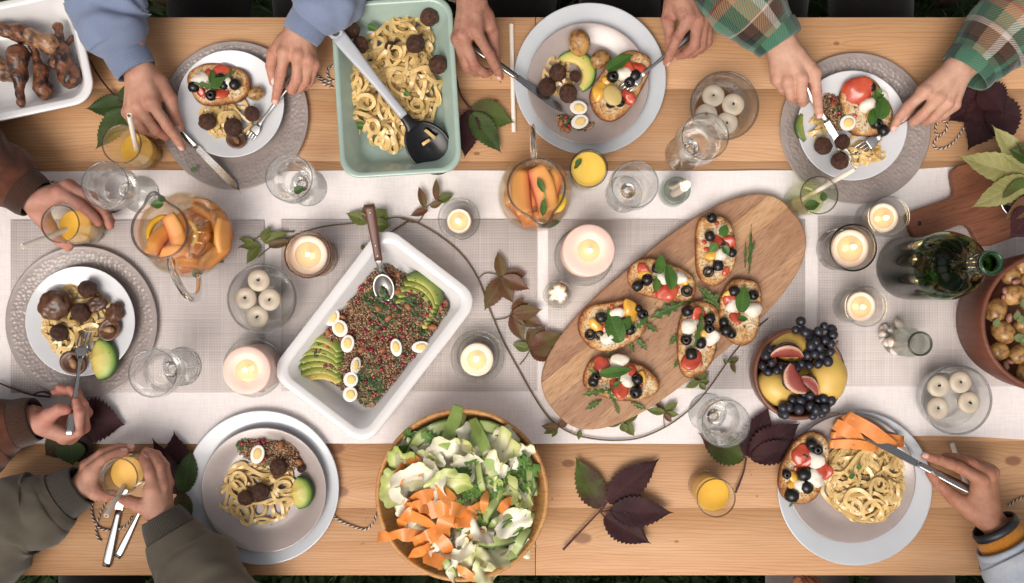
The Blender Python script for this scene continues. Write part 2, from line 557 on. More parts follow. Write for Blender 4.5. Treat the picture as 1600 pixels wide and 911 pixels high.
# runner with soft ripples
def runner():
    NX, NY = 150, 40
    V, F = [], []
    for i in range(NX + 1):
        x = -22 + i * (1990 + 22) / NX
        e0 = 267 + 2.5 * mnoise.noise(Vector((x * 0.006, 1.0, 0))) - (7 if x > 1380 else 0) * min(1, (x - 1380) / 120 if x > 1380 else 0)
        e1 = 693 + 2.5 * mnoise.noise(Vector((x * 0.007, 9.0, 0))) - 14 * math.exp(-((x - 1480) / 130) ** 2)
        for j in range(NY + 1):
            v = j / NY
            y = e0 + (e1 - e0) * v
            edge = max(0, 1 - min(v, 1 - v) * 7)
            wr = 0.0012 * edge * (1 + mnoise.noise(Vector((x * 0.012, y * 0.004, 4)))) + 0.0035 * max(0, mnoise.noise(Vector((x * 0.004, y * 0.03, 7)))) * edge * (2.2 if x > 1100 else 1.0) + 0.0007 * (1 - edge) * mnoise.noise(Vector((x * 0.03, y * 0.012, 3)))
            p = P(x, y)
            V.append((p.x, p.y, T + 0.0012 + wr))
    for i in range(NX):
        for j in range(NY):
            a = i * (NY + 1) + j
            F.append((a, a + 1, a + NY + 2, a + NY + 1))
    me = fix_normals(mesh('table_runner', V, F))
    o = thing('table_runner', me, CLOTH, 'long white linen runner laid down the middle of the table', 'table runner')
    return o
runner()
for x0, x1, y0, y1, lab in ((18, 414, 344, 613, 'grey woven mesh placemat under the plate with mushrooms and its glass'),
                            (440, 839, 343, 611, 'grey woven mesh placemat under the white baking dish'),
                            (856, 1257, 343, 608, 'grey woven mesh placemat under the long bruschetta board'),
                            (1277, 1676, 338, 604, 'grey woven mesh placemat under the green bottle and potato bowl')):
    a, b = P(x0, y1), P(x1, y0)
    me = box('woven_placemat', b.x - a.x, b.y - a.y, 0.0012, 0.0003, 1)
    thing('woven_placemat', me, WEAVE, lab, 'placemat', ((a.x + b.x) / 2, (a.y + b.y) / 2, T + 0.0030), group='woven placemats along the runner')
# ---------------------------------------------------------------- people
def skin_material(name, c, dark, red, spots=0.0, wr=0.38):
    t = NT(name); co = t.coords('Object', jitter=False)
    n1 = t.noise(co, 38, 6, 0.65); n2 = t.noise(co, 260, 3)
    col = t.mix(t.rng(n1, 0.36, 0.64), c, dark)
    col = t.mix(t.math('MULTIPLY', t.attr('red'), 0.95), col, red)
    col = t.mix(t.rng(n2, 0.45, 0.75, 0.0, 0.3), col, dark)
    if spots:
        v = t.noise(co, 120, 2, 0.7)
        col = t.mix(t.rng(v, 0.58, 0.66, 0.0, spots), col, (0.30, 0.13, 0.08))
    col = t.mix(t.math('MULTIPLY', t.attr('crease'), 0.45), col, tuple(v * 0.55 for v in red))  # darker folds: redder crease skin, with some fold shade put into the colour
    col = t.mix(t.math('MULTIPLY', t.attr('nail'), 0.85), col, (0.78, 0.50, 0.44))
    w = t.voro(t.coords('Object', (1, 1, 1), False), 420, 'DISTANCE_TO_EDGE')
    h = t.math('ADD', t.math('MULTIPLY', t.rng(w, 0, 0.12), 0.6), t.math('MULTIPLY', n2, 0.8))
    h = t.math('ADD', h, t.math('MULTIPLY', t.attr('crease'), -2.5))
    h = t.math('MULTIPLY', h, t.math('SUBTRACT', 1.0, t.attr('nail')))
    t.bsdf(col, t.math('SUBTRACT', 0.48, t.math('MULTIPLY', t.attr('nail'), 0.22)), t.bump(h, wr, 0.0009), sss=0.10, ssr=(1.0, 0.35, 0.18), sscale=0.003, spec=0.4)
    return t.m
SKIN = {
    'young': skin_material('skin_young', (0.54, 0.305, 0.215), (0.43, 0.215, 0.145), (0.52, 0.19, 0.13)),
    'fair': skin_material('skin_fair', (0.58, 0.355, 0.26), (0.49, 0.27, 0.19), (0.55, 0.23, 0.165)),
    'old': skin_material('skin_old', (0.49, 0.265, 0.185), (0.34, 0.155, 0.105), (0.42, 0.14, 0.10), 0.7, 0.7),
    'ruddy': skin_material('skin_ruddy', (0.52, 0.285, 0.215), (0.42, 0.195, 0.14), (0.52, 0.165, 0.125)),
    'tan': skin_material('skin_tan', (0.45, 0.225, 0.14), (0.34, 0.15, 0.09), (0.42, 0.14, 0.085)),
    'pale': skin_material('skin_pale', (0.52, 0.30, 0.215), (0.42, 0.21, 0.145), (0.52, 0.185, 0.13)),
}

def fabric(name, c1, c2, rib=False, fine=900, rough=0.9, blotch=12):
    t = NT(name); co = t.coords('Object', jitter=False)
    n = t.noise(co, blotch, 4); f = t.noise(co, fine, 2)
    col = t.mix(t.rng(n, 0.3, 0.7), c1, c2)
    col = t.mix(t.rng(f, 0.4, 0.7, 0.0, 0.3), col, tuple(v * 0.6 for v in c2))
    h = f
    if rib:
        u = t.n('UVMap').outputs[0]; sx = t.n('SeparateXYZ'); t.set(sx.inputs[0], u)
        rb = t.math('SINE', t.math('MULTIPLY', sx.outputs[0], 2 * math.pi * 64))
        col = t.mix(t.rng(rb, -0.2, -1, 0.0, 0.45), col, tuple(v * 0.45 for v in c2))
        h = t.math('ADD', t.math('MULTIPLY', rb, 0.8), f)
    t.bsdf(col, rough, t.bump(h, 0.45, 0.0012), sheen=0.25, spec=0.15)
    return t.m
FAB = {
    'blue': fabric('blue_fleece', (0.20, 0.25, 0.37), (0.165, 0.21, 0.32)),
    'bluecuff': fabric('blue_rib', (0.20, 0.25, 0.37), (0.17, 0.215, 0.325), True),
    'brownknit': fabric('brown_knit', (0.16, 0.09, 0.05), (0.10, 0.055, 0.03), True),
    'rust': fabric('rust_cord', (0.14, 0.05, 0.027), (0.065, 0.023, 0.014), blotch=40),
    'umber': fabric('umber_rib', (0.062, 0.027, 0.015), (0.045, 0.02, 0.012), True),
    'olive': fabric('olive_nylon', (0.115, 0.098, 0.074), (0.085, 0.073, 0.054), rough=0.7),
    'olivecuff': fabric('olive_rib', (0.07, 0.062, 0.05), (0.052, 0.046, 0.037), True),
    'denim': fabric('washed_denim', (0.56, 0.60, 0.66), (0.40, 0.46, 0.55), blotch=30),
    'orange': fabric('orange_rib', (0.62, 0.26, 0.035), (0.50, 0.19, 0.025), True),
    'navy': fabric('navy_knit', (0.02, 0.022, 0.03), (0.012, 0.013, 0.018)),
    'black': fabric('black_cloth', (0.014, 0.013, 0.013), (0.02, 0.018, 0.017)),
    'mauve': fabric('mauve_grey_cloth', (0.16, 0.13, 0.125), (0.12, 0.095, 0.09)),
    'hair': simple('brown_hair', (0.05, 0.028, 0.018), (0.09, 0.05, 0.03), 90, 0.5, 0.4),
    'grey_hair': simple('grey_hair', (0.35, 0.33, 0.32), (0.5, 0.48, 0.46), 90, 0.5, 0.4),
}

def plaid_material():
    t = NT('plaid_flannel'); u = t.n('UVMap').outputs[0]
    sx = t.n('SeparateXYZ'); t.set(sx.inputs[0], u)
    tw = t.math('SINE', t.math('MULTIPLY', t.math('ADD', t.math('MULTIPLY', sx.outputs[0], 0.34), sx.outputs[1]), 2 * math.pi / 0.0042))
    G, DG, W, BR, TAN, BK, RD = (0.055, 0.16, 0.10), (0.010, 0.035, 0.028), (0.46, 0.39, 0.355), (0.06, 0.033, 0.022), (0.30, 0.18, 0.105), (0.006, 0.008, 0.010), (0.25, 0.06, 0.045)
    a = t.math('FRACT', t.math('ADD', t.math('MULTIPLY', sx.outputs[0], 2.0), 0.1))
    b = t.math('FRACT', t.math('ADD', t.math('DIVIDE', sx.outputs[1], 0.092), 0.05))
    ca = t.ramp(a, [(0, G), (0.2, DG), (0.36, G), (0.42, BR), (0.56, W), (0.64, TAN), (0.78, BR), (0.9, BK)], 'CONSTANT')
    cb_ = t.ramp(b, [(0, G), (0.17, DG), (0.27, BK), (0.30, BR), (0.52, W), (0.62, G), (0.86, TAN), (0.96, RD)], 'CONSTANT')
    col = t.mix(t.rng(tw, -0.5, 0.5, 0.25, 0.75), ca, cb_)
    t.bsdf(col, 0.95, t.bump(tw, 0.4, 0.001), sheen=0.3, spec=0.1)
    return t.m
FAB['plaid'] = plaid_material()
def plaid_cuff():
    t = NT('plaid_cuff'); u = t.n('UVMap').outputs[0]
    sx = t.n('SeparateXYZ'); t.set(sx.inputs[0], u)
    tw = t.math('SINE', t.math('MULTIPLY', t.math('ADD', t.math('MULTIPLY', sx.outputs[0], 0.34), sx.outputs[1]), 2 * math.pi / 0.0042))
    a = t.math('FRACT', t.math('ADD', t.math('MULTIPLY', sx.outputs[0], 3.0), 0.1))
    col = t.ramp(a, [(0, (0.07, 0.19, 0.12)), (0.3, (0.018, 0.05, 0.036)), (0.55, (0.05, 0.13, 0.085)), (0.75, (0.09, 0.21, 0.135))], 'CONSTANT')
    col = t.mix(t.rng(tw, -0.6, 0.6, 0.0, 0.55), col, (0.02, 0.055, 0.04))
    t.bsdf(col, 0.95, t.bump(tw, 0.4, 0.001), sheen=0.3, spec=0.1)
    return t.m
FAB['plaidcuff'] = plaid_cuff()

FR = {'i': 1.0, 'm': 1.02, 'r': 0.97, 'p': 0.85}
def hand_mesh(h, size=1.0, bony=0.0, vox=0.0018):
    """h: wrist, elbow, thumb[4], i/m/r/p[4] as (px, py, z mm). Returns verts, faces, attributes."""
    Q = lambda q: np.array(P(q[0], q[1], q[2] / 1000.0))
    w = Q(h['wrist']); el = Q(h['elbow'])
    fg = {k: [Q(q) for q in h[k]] for k in 'imrp'}
    th = [Q(q) for q in h['thumb']]
    mm = 0.001 * size
    fdir = (w - el) / np.linalg.norm(w - el)
    across = fg['p'][0] - fg['i'][0]; across /= np.linalg.norm(across)
    mid = (fg['m'][0] + fg['r'][0]) / 2 - w
    dors = np.cross(across, mid); dors /= np.linalg.norm(dors)
    want = np.array(h.get('dorsal', (0, 0, 1)), float)
    if np.dot(dors, want) < 0: dors = -dors
    wac = across - fdir * np.dot(across, fdir); wac /= np.linalg.norm(wac)
    arm_end = w - fdir * 0.11
    prims_palm, fingers, nails, creases, reds = [], [], [], [], []
    for s_ in (-1, 1):
        prims_palm.append((arm_end + wac * s_ * 13 * mm, w + wac * s_ * 10 * mm, 23 * mm, 16.5 * mm))
    for k in 'imrp':
        m0 = fg[k][0]
        off = {'i': -8, 'm': -3, 'r': 3, 'p': 8}[k] * mm
        prims_palm.append((w + wac * off, m0 - dors * 3.0 * mm, 15 * mm, 10.8 * FR[k] * mm))
        prims_palm.append((w + wac * off * 1.1 - dors * 7 * mm, m0 - dors * 7 * mm, 13 * mm, 9.5 * FR[k] * mm))
    prims_palm.append((w - dors * 5 * mm - wac * 6 * mm, th[0], 15 * mm, 14.5 * mm))
    prims_palm.append((th[0], th[1], 14.5 * mm, 11.5 * mm))
    prims_palm.append((th[0], fg['i'][0] - dors * 6 * mm, 11 * mm, 8 * mm))
    tips = []
    def chain(pts, rr, bulk=1.0):
        p = [q.copy() for q in pts]
        d = p[3] - p[2]; L = np.linalg.norm(d); d /= L
        r3 = rr[3]
        p[3] = p[3] - d * min(r3 * 0.8, L * 0.5)
        # dorsal direction of the last bone: bent away from the inside of the curl
        inner = (p[1] - p[2]); n = dors - d * np.dot(dors, d)
        if np.linalg.norm(n) < 0.3: n = -(inner - d * np.dot(inner, d)) + 0.3 * dors
        n = n / (np.linalg.norm(n) + 1e-9)
        tips.append((p[3], d, n, r3))
        for j in (1, 2): creases.append((p[j], p[j] - p[j - 1], rr[j])); reds.append((p[j], rr[j] * 1.5, 0.7))
        reds.append((p[3], r3 * 2.0, 0.9)); reds.append((p[0], rr[0] * 1.3, 0.55))
        segs = []
        for j in range(3):
            mids = (p[j] + p[j + 1]) / 2
            rm = (rr[j] + rr[j + 1]) / 2 * 0.955
            segs.append((p[j], mids, rr[j], rm)); segs.append((mids, p[j + 1], rm, rr[j + 1]))
        return segs
    for k in 'imrp':
        f = FR[k] * mm
        fingers.append(chain(fg[k], [10.0 * f, 9.2 * f, 8.1 * f, 6.9 * f]))
    fingers.append(chain(th, [13.5 * mm, 11.0 * mm, 10.0 * mm, 8.2 * mm]))
    allp = np.vstack([[arm_end - fdir * 0.0], [w]] + [np.array(v) for v in fg.values()] + [np.array(th)])
    lo = allp.min(0) - 0.028; hi = allp.max(0) + 0.028
    def f(X):
        shp = X.shape[:-1]; X = X.reshape(-1, 3)
        palm = None
        for a, b, ra, rb in prims_palm:
            d = d_cone(X, a, b, ra, rb); palm = d if palm is None else smin(palm, d, 0.009)
        for k in 'imrp':                        # knuckle heads and tendons
            c = fg[k][0] + dors * 2.2 * mm
            palm = smin(palm, d_cone(X, c, c, 7.6 * FR[k] * mm, 7.6 * FR[k] * mm), 0.005)
            if bony:
                palm = smin(palm, d_cone(X, w + dors * 9 * mm + wac * {'i': -5, 'm': -2, 'r': 2, 'p': 5}[k] * mm, fg[k][0] + dors * (4 + 2 * bony) * mm, 2.6 * mm, 3.4 * mm), 0.005)
        out = None
        for sgs in fingers:
            fd = None
            for a, b, ra, rb in sgs:
                d = d_cone(X, a, b, ra, rb); fd = d if fd is None else smin(fd, d, 0.003)
            out = fd if out is None else smin(out, fd, 0.0012)
        r = smin(palm, out, 0.006)
        return r.reshape(shp)
    V, F = nets(f, lo, hi, vox)
    N = np.zeros_like(V)
    q = V[F]; fn = np.cross(q[:, 2] - q[:, 0], q[:, 3] - q[:, 1])
    for j in range(4): np.add.at(N, F[:, j], fn)
    N /= np.linalg.norm(N, axis=1)[:, None] + 1e-12
    nail = np.zeros(len(V)); red = np.zeros(len(V)); crease = np.zeros(len(V))
    for p, d, n, r in tips:
        rel = V - p - d * r * 0.15
        al = rel @ d; sd = np.cross(d, n); si = rel @ sd; up = rel @ n
        inside = 1 - ((np.abs(al) / (r * 0.95)) ** 4 + (np.abs(si) / (r * 0.72)) ** 4)
        m = np.clip(inside * 6, 0, 1) * (up > r * 0.3) * (up < r * 1.5) * np.clip((N @ n) * 3 - 1, 0, 1)
        nail = np.maximum(nail, m)
        ring = np.clip(1 - np.abs(inside) * 5, 0, 1) * (up > r * 0.3) * (np.linalg.norm(rel, axis=1) < r * 2)
        crease = np.maximum(crease, ring * 0.5)
    for p, r, s_ in reds:
        d = np.linalg.norm(V - p, axis=1); red = np.maximum(red, s_ * np.clip(1 - d / (r * 1.5), 0, 1))
    for p, ax, r in creases:
        ax = ax / np.linalg.norm(ax); rel = V - p; al = rel @ ax; rad = np.linalg.norm(rel - al[:, None] * ax, axis=1)
        for o_ in (-2.4, 0, 2.4):
            crease = np.maximum(crease, 0.75 * np.exp(-((al - o_ * mm) / (0.7 * mm)) ** 2) * (rad < r * 1.25) * (N @ dors > 0.1))
    return V, F, dict(nail=nail, red=red, crease=crease)

def merge(parts):
    V, F, A = [], [], {}
    n = 0
    keys = ('nail', 'red', 'crease')
    for v, f, a in parts:
        V.append(np.asarray(v)); F += (np.asarray(f) + n).tolist(); n += len(v)
        for k in keys: A.setdefault(k, []).append(a.get(k, np.zeros(len(v))) if a else np.zeros(len(v)))
    return np.vstack(V), F, {k: np.concatenate(v) for k, v in A.items()}

def sleeve_mesh(pts, rad, seed=0, fold=0.06, n=70, seg=44, flat=0.9, thick=True):
    pp = smoothpts(pts, n)
    rr = np.interp(np.linspace(0, 1, n), np.linspace(0, 1, len(rad)), rad)
    tan, S, B = frames(pp)
    L = np.concatenate([[0], np.cumsum(np.linalg.norm(np.diff(pp, axis=0), axis=1))])
    V, UVs = [], []
    for i in range(n):
        for k in range(seg):
            a = 2 * math.pi * k / seg
            d = S[i] * math.cos(a) + B[i] * math.sin(a) * flat
            q = Vector(pp[i] + d * rr[i])
            diag = Vector((L[i] * 26 + 1.2 * math.sin(a + seed), math.cos(a) * 0.55, math.sin(a) * 0.55 + seed * 5.1))
            nz = mnoise.noise(diag) + 0.6 * mnoise.noise(diag * 2.3) + 0.25 * mnoise.noise(diag * 5.0)
            ramp = min(1.0, L[i] / 0.05)
            V.append(np.array(q) + d * rr[i] * fold * nz * ramp * 2.2)
            UVs.append((k / seg, L[i]))
    F = [(i * seg + k, i * seg + (k + 1) % seg, (i + 1) * seg + (k + 1) % seg, (i + 1) * seg + k) for i in range(n - 1) for k in range(seg)]
    return V, F, UVs

def cuff_mesh(name, a, b, ra, rb, flat=0.9, seg=48, lip=0.0035):
    """short sleeve end from a (open end at the hand) to b, with a rolled lip"""
    a = np.array(a); b = np.array(b); ax = b - a; L = np.linalg.norm(ax)
    prof = [(0.035 / max(L, 1e-4), -lip * 1.3), (0.004 / L, -lip), (0.0, -lip * 0.3), (0.004 / L, 0.0), (0.3, 0.0012), (0.6, 0.0008), (0.9, 0.0), (1.0, -0.002)]
    pp = np.array([a, a + ax * 0.5, b]); tan, S, B = frames(pp)
    V, UVs = [], []
    for s_, o_ in prof:
        c = a + ax * s_; r = ra + (rb - ra) * min(1, s_) + o_
        for k in range(seg):
            t_ = 2 * math.pi * k / seg
            V.append(c + (S[0] * math.cos(t_) + B[0] * math.sin(t_) * flat) * r * (1 + 0.012 * mnoise.noise(Vector((math.cos(t_) * 2, math.sin(t_) * 2, s_ * 3)))))
            UVs.append((k / seg, s_ * L))
    F = [(i * seg + k, i * seg + (k + 1) % seg, (i + 1) * seg + (k + 1) % seg, (i + 1) * seg + k) for i in range(len(prof) - 1) for k in range(seg)]
    return fix_normals(mesh(name, V, F, uv=UVs))

def person(label, centre, face, skin, shirt, cuffmat, trousers, hair, hands, size=1.0, bony=0.0, torso_r=1.0, cuff=True, knees=True):
    """centre: (x, y) of the hips in metres; face: unit (x, y) they look along; hands: list of dicts with sleeve data"""
    c = np.array([*centre, 0.0]); fwd = np.array([*face, 0.0]); rt = np.array([fwd[1], -fwd[0], 0.0]); up = np.array([0, 0, 1.0])
    r = empty('person', label, 'person', (centre[0], centre[1], 0))
    off = np.array([centre[0], centre[1], 0.0])
    loc = lambda me: me
    hip = c + up * 0.53; chest = c + up * 0.93 + fwd * 0.06; neck = c + up * 1.10 + fwd * 0.09; head = neck + up * 0.16 + fwd * 0.06
    parts = []
    # head, neck and the trunk under the clothes
    def fb(X):
        s = X.shape[:-1]; X = X.reshape(-1, 3)
        d = d_cone(X, hip, chest, 0.10, 0.11)
        d = smin(d, d_cone(X, chest, neck, 0.09, 0.055), 0.03)
        d = smin(d, d_cone(X, neck, head - up * 0.03, 0.052, 0.055), 0.02)
        d = smin(d, d_ell(X, head, (0.078, 0.078, 0.112)), 0.02)
        d = smin(d, d_ell(X, head + fwd * 0.03 - up * 0.06, (0.055, 0.055, 0.05)), 0.02)            # jaw
        d = smin(d, d_cone(X, head + fwd * 0.07 + up * 0.005, head + fwd * 0.098 - up * 0.03, 0.008, 0.014), 0.01)   # nose
        for s_ in (-1, 1):
            d = smin(d, d_ell(X, head + rt * s_ * 0.08 - up * 0.01, (0.016, 0.016, 0.03)), 0.006)    # ears
            d = np.maximum(d, -(d_cone(X, head + fwd * 0.083 + rt * s_ * 0.031 + up * 0.012, head + fwd * 0.083 + rt * s_ * 0.031 + up * 0.012, 0.011, 0.011)))
            d = np.minimum(d, d_cone(X, head + fwd * 0.066 + rt * s_ * 0.031 + up * 0.012, head + fwd * 0.066 + rt * s_ * 0.031 + up * 0.012, 0.0115, 0.0115))
            d = smin(d, d_cone(X, head + fwd * 0.076 - up * 0.066 - rt * 0.0, head + fwd * 0.07 - up * 0.066 + rt * s_ * 0.02, 0.008, 0.005), 0.004)   # lips
            d = smin(d, d_cone(X, chest + up * 0.07, c + up * 1.02 + fwd * 0.05 + rt * s_ * 0.17, 0.07, 0.05), 0.03)
        return d.reshape(s)
    lo = np.minimum(hip, head) - 0.24; hi = np.maximum(hip, head) + 0.24
    v, f = nets(fb, lo, hi, 0.0085)
    parts.append((v, f, None))
    sleeves = []
    for i, h in enumerate(hands):
        parts.append(hand_mesh(h, size, bony))
        sgn = h['side']
        sh = c + up * 1.02 + fwd * 0.05 + rt * sgn * 0.19
        pts = [np.array(P(q[0], q[1], q[2] / 1000)) for q in h['sleeve']]
        if 'cuff' in h:
            ca, cb = (np.array(P(q[0], q[1], q[2] / 1000)) for q in h['cuff'][:2]); pts[0] = ca * 0.22 + cb * 0.78
        el = pts[-1]
        vv, ff, uu = sleeve_mesh(pts + [el * 0.45 + sh * 0.55 + up * 0.0, sh], [q[3] * U for q in h['sleeve']] + [0.062, 0.07], seed=i + len(label) % 7, fold=h.get('fold', 0.06))
        sleeves.append((vv, ff, uu))
        # bare arm inside the sleeve, from the hand to the shoulder
        w = np.array(P(h['wrist'][0], h['wrist'][1], h['wrist'][2] / 1000))
        ap = smoothpts([pts[0], *pts[1:], el * 0.45 + sh * 0.55, sh], 24)
        tm = tube('t', ap, [0.018, 0.022, 0.03, 0.034, 0.036, 0.04], 10)
        vv = np.array([q.co[:] for q in tm.vertices]); n0 = len(vv)
        bpy.data.meshes.remove(tm)
        ff = [(a * 10 + k, a * 10 + (k + 1) % 10, (a + 1) * 10 + (k + 1) % 10, (a + 1) * 10 + k) for a in range(23) for k in range(10)]
        parts.append((vv, ff, None))
    V, F, A = merge([(np.asarray(v), f, a) for v, f, a in parts])
    bo = obj('body', mesh('body', V - off, F, attrs=A), SKIN[skin], r)
    for vv, ff, uu in sleeves:
        obj('sleeve', fix_normals(mesh('sleeve', np.array(vv) - off, ff, uv=uu)), FAB[shirt], r)
    if cuff:
        for h in hands:
            if 'cuff' not in h: continue
            a, b, ra, rb = h['cuff']
            a = np.array(P(a[0], a[1], a[2] / 1000)) - off; b = np.array(P(b[0], b[1], b[2] / 1000)) - off
            obj('cuff', cuff_mesh('cuff', a, b, ra * U, rb * U), FAB[cuffmat], r)
    def fs(X):
        s = X.shape[:-1]; X = X.reshape(-1, 3)
        d = d_cone(X, hip + rt * 0.05, chest + rt * 0.07, 0.125 * torso_r, 0.12 * torso_r)
        d = smin(d, d_cone(X, hip - rt * 0.05, chest - rt * 0.07, 0.125 * torso_r, 0.12 * torso_r), 0.05)
        for s_ in (-1, 1):
            d = smin(d, d_cone(X, chest + up * 0.09, c + up * 1.015 + fwd * 0.05 + rt * s_ * 0.18, 0.085, 0.068), 0.04)
        d = np.maximum(d, -(d_cone(X, neck - up * 0.0, neck + up * 0.2, 0.068, 0.07)))
        return d.reshape(s)
    v, f = nets(fs, np.minimum(hip, neck) - 0.3, np.maximum(hip, neck) + 0.3, 0.011)
    obj('shirt', mesh('shirt', v - off, f, uv=np.stack([np.arctan2(v[:, 1] - c[1], v[:, 0] - c[0]) / 6.2832 + 0.5, v[:, 2]], 1)), FAB[shirt], r)
    def fh(X):
        s = X.shape[:-1]; X = X.reshape(-1, 3)
        d = d_ell(X, head + up * 0.025 - fwd * 0.018, (0.09, 0.09, 0.105))
        d = np.maximum(d, -d_ell(X, head + fwd * 0.07 - up * 0.05, (0.085, 0.085, 0.105)))
        return (d + 0.003 * np.sin(X[:, 0] * 170) * np.sin(X[:, 1] * 160 + X[:, 2] * 60)).reshape(s)
    v, f = nets(fh, head - 0.15, head + 0.15, 0.007)
    obj('hair', mesh('hair', v - off, f), FAB[hair], r)
    if knees:
        def ft(X):
            s = X.shape[:-1]; X = X.reshape(-1, 3); d = None
            for s_ in (-1, 1):
                k = c + fwd * 0.46 + rt * s_ * 0.11 + up * 0.50; a0 = c + fwd * 0.44 + rt * s_ * 0.11 + up * 0.05
                for q in (d_cone(X, hip + rt * s_ * 0.09, k, 0.095, 0.07), d_cone(X, k, a0, 0.068, 0.05), d_cone(X, a0, a0 + fwd * 0.13 - up * 0.01, 0.05, 0.04)):
                    d = q if d is None else smin(d, q, 0.03)
            return d.reshape(s)
        pts = np.array([hip, c + fwd * 0.6, c]); v, f = nets(ft, pts.min(0) - 0.25, pts.max(0) + 0.25, 0.012)
        obj('trousers', mesh('trousers', v - off, f), FAB[trousers], r)
    return r

HANDS = {}
HANDS['A1'] = dict(side=1, wrist=(217, 112, 72), elbow=(172, 0, 88),
    i=[(236, 160, 78), (262, 198, 66), (275, 215, 50), (287, 234, 36)], m=[(216, 166, 76), (243, 203, 56), (258, 212, 38), (262, 205, 24)],
    r=[(204, 174, 70), (226, 203, 48), (243, 210, 32), (248, 202, 20)], p=[(199, 176, 58), (214, 200, 38), (229, 207, 25), (236, 200, 18)],
    thumb=[(246, 128, 58), (265, 154, 52), (272, 180, 42), (284, 206, 34)],
    sleeve=[(194, 78, 78, 33), (186, 62, 82, 47), (172, 34, 88, 53), (170, -20, 85, 56), (172, -110, 60, 56)], cuff=((214, 112, 74), (189, 70, 78), 31, 33), fold=0.13)
HANDS['A2'] = dict(side=-1, wrist=(468, 54, 74), elbow=(515, -40, 80),
    i=[(445, 82, 80), (439, 113, 72), (434, 138, 54), (429, 162, 38)], m=[(466, 87, 82), (464, 122, 64), (456, 140, 44), (448, 132, 28)],
    r=[(482, 94, 76), (477, 126, 54), (468, 138, 36), (460, 130, 24)], p=[(491, 100, 66), (485, 126, 44), (477, 135, 30), (468, 128, 22)],
    thumb=[(446, 66, 62), (428, 84, 58), (424, 104, 48), (429, 134, 38)],
    sleeve=[(482, 34, 78, 31), (492, 22, 80, 42), (508, -6, 84, 52), (530, -60, 80, 55), (560, -120, 60, 55)], cuff=((469, 58, 76), (487, 27, 78), 29, 32), fold=0.13)
HANDS['B1'] = dict(side=1, wrist=(736, 0, 76), elbow=(722, -120, 90),
    i=[(741, 46, 84), (764, 84, 76), (776, 106, 58), (783, 124, 44)], m=[(723, 56, 80), (742, 103, 60), (757, 114, 44), (770, 112, 34)],
    r=[(716, 62, 72), (731, 105, 50), (745, 113, 36), (757, 108, 26)], p=[(713, 60, 62), (724, 97, 42), (736, 104, 30), (746, 98, 24)],
    thumb=[(757, 26, 64), (769, 50, 60), (772, 78, 52), (777, 103, 44)],
    sleeve=[(731, -32, 82, 36), (728, -60, 86, 44), (722, -100, 90, 50), (705, -170, 60, 56)], cuff=((716, -2, 82), (726, -48, 84), 33, 38))
HANDS['B2'] = dict(side=-1, wrist=(1064, -8, 76), elbow=(1090, -120, 90),
    i=[(1077, 28, 86), (1058, 59, 76), (1048, 83, 58), (1040, 102, 44)], m=[(1090, 32, 82), (1085, 71, 60), (1070, 84, 46), (1056, 88, 36)],
    r=[(1099, 30, 74), (1096, 71, 50), (1082, 84, 38), (1067, 86, 30)], p=[(1106, 36, 62), (1106, 66, 40), (1094, 78, 30), (1080, 78, 24)],
    thumb=[(1052, 6, 64), (1044, 30, 60), (1048, 54, 52), (1046, 80, 44)],
    sleeve=[(1078, -40, 82, 36), (1084, -60, 86, 44), (1092, -100, 90, 50), (1115, -170, 60, 56)], cuff=((1070, -20, 82), (1082, -55, 84), 33, 38))
HANDS['C1'] = dict(side=1, wrist=(1219, 66, 76), elbow=(1150, -30, 90),
    i=[(1272, 113, 78), (1276, 144, 66), (1278, 163, 50), (1281, 184, 36)], m=[(1252, 123, 80), (1253, 152, 62), (1254, 160, 42), (1262, 154, 26)],
    r=[(1231, 126, 76), (1236, 149, 56), (1239, 155, 38), (1248, 150, 24)], p=[(1214, 124, 66), (1222, 139, 46), (1227, 143, 32), (1236, 140, 22)],
    thumb=[(1246, 86, 56), (1268, 118, 46), (1272, 142, 38), (1278, 166, 30)],
    sleeve=[(1206, 50, 78, 39), (1196, 40, 80, 44), (1180, 22, 84, 50), (1150, -8, 88, 55), (1090, -80, 60, 58)], cuff=((1219, 69, 78), (1204, 46, 79), 37, 40), fold=0.05)
HANDS['C2'] = dict(side=-1, wrist=(1500, 106, 76), elbow=(1590, 30, 90),
    i=[(1446, 143, 80), (1420, 165, 68), (1406, 182, 50), (1393, 204, 36)], m=[(1466, 153, 80), (1440, 180, 58), (1428, 190, 40), (1430, 182, 26)],
    r=[(1480, 161, 74), (1457, 184, 50), (1446, 190, 34), (1447, 182, 22)], p=[(1492, 164, 64), (1474, 180, 42), (1463, 185, 30), (1462, 178, 20)],
    thumb=[(1474, 122, 56), (1442, 143, 48), (1420, 168, 38), (1404, 190, 32)],
    sleeve=[(1522, 98, 78, 41), (1534, 86, 80, 47), (1556, 62, 84, 53), (1596, 24, 88, 58), (1690, -70, 60, 60)], cuff=((1507, 116, 78), (1524, 95, 79), 39, 42), fold=0.05)
HANDS['D1'] = dict(side=-1, wrist=(52, 310, 70), elbow=(-60, 250, 80),
    i=[(91, 301, 92), (125, 320, 88), (144, 336, 72), (157, 352, 62)], m=[(104, 292, 82), (139, 308, 76), (160, 328, 58), (174, 357, 44)],
    r=[(108, 290, 62), (143, 308, 56), (163, 328, 44), (176, 350, 36)], p=[(104, 292, 44), (138, 312, 38), (158, 330, 32), (170, 350, 28)],
    thumb=[(60, 330, 62), (76, 354, 58), (92, 374, 52), (112, 389, 48)], dorsal=(0.3, 0.6, 0.7),
    sleeve=[(30, 291, 74, 37), (16, 282, 76, 46), (-12, 266, 80, 54), (-70, 235, 76, 58), (-190, 205, 60, 60)], cuff=((56, 311, 72), (27, 290, 75), 33, 37), fold=0.09)
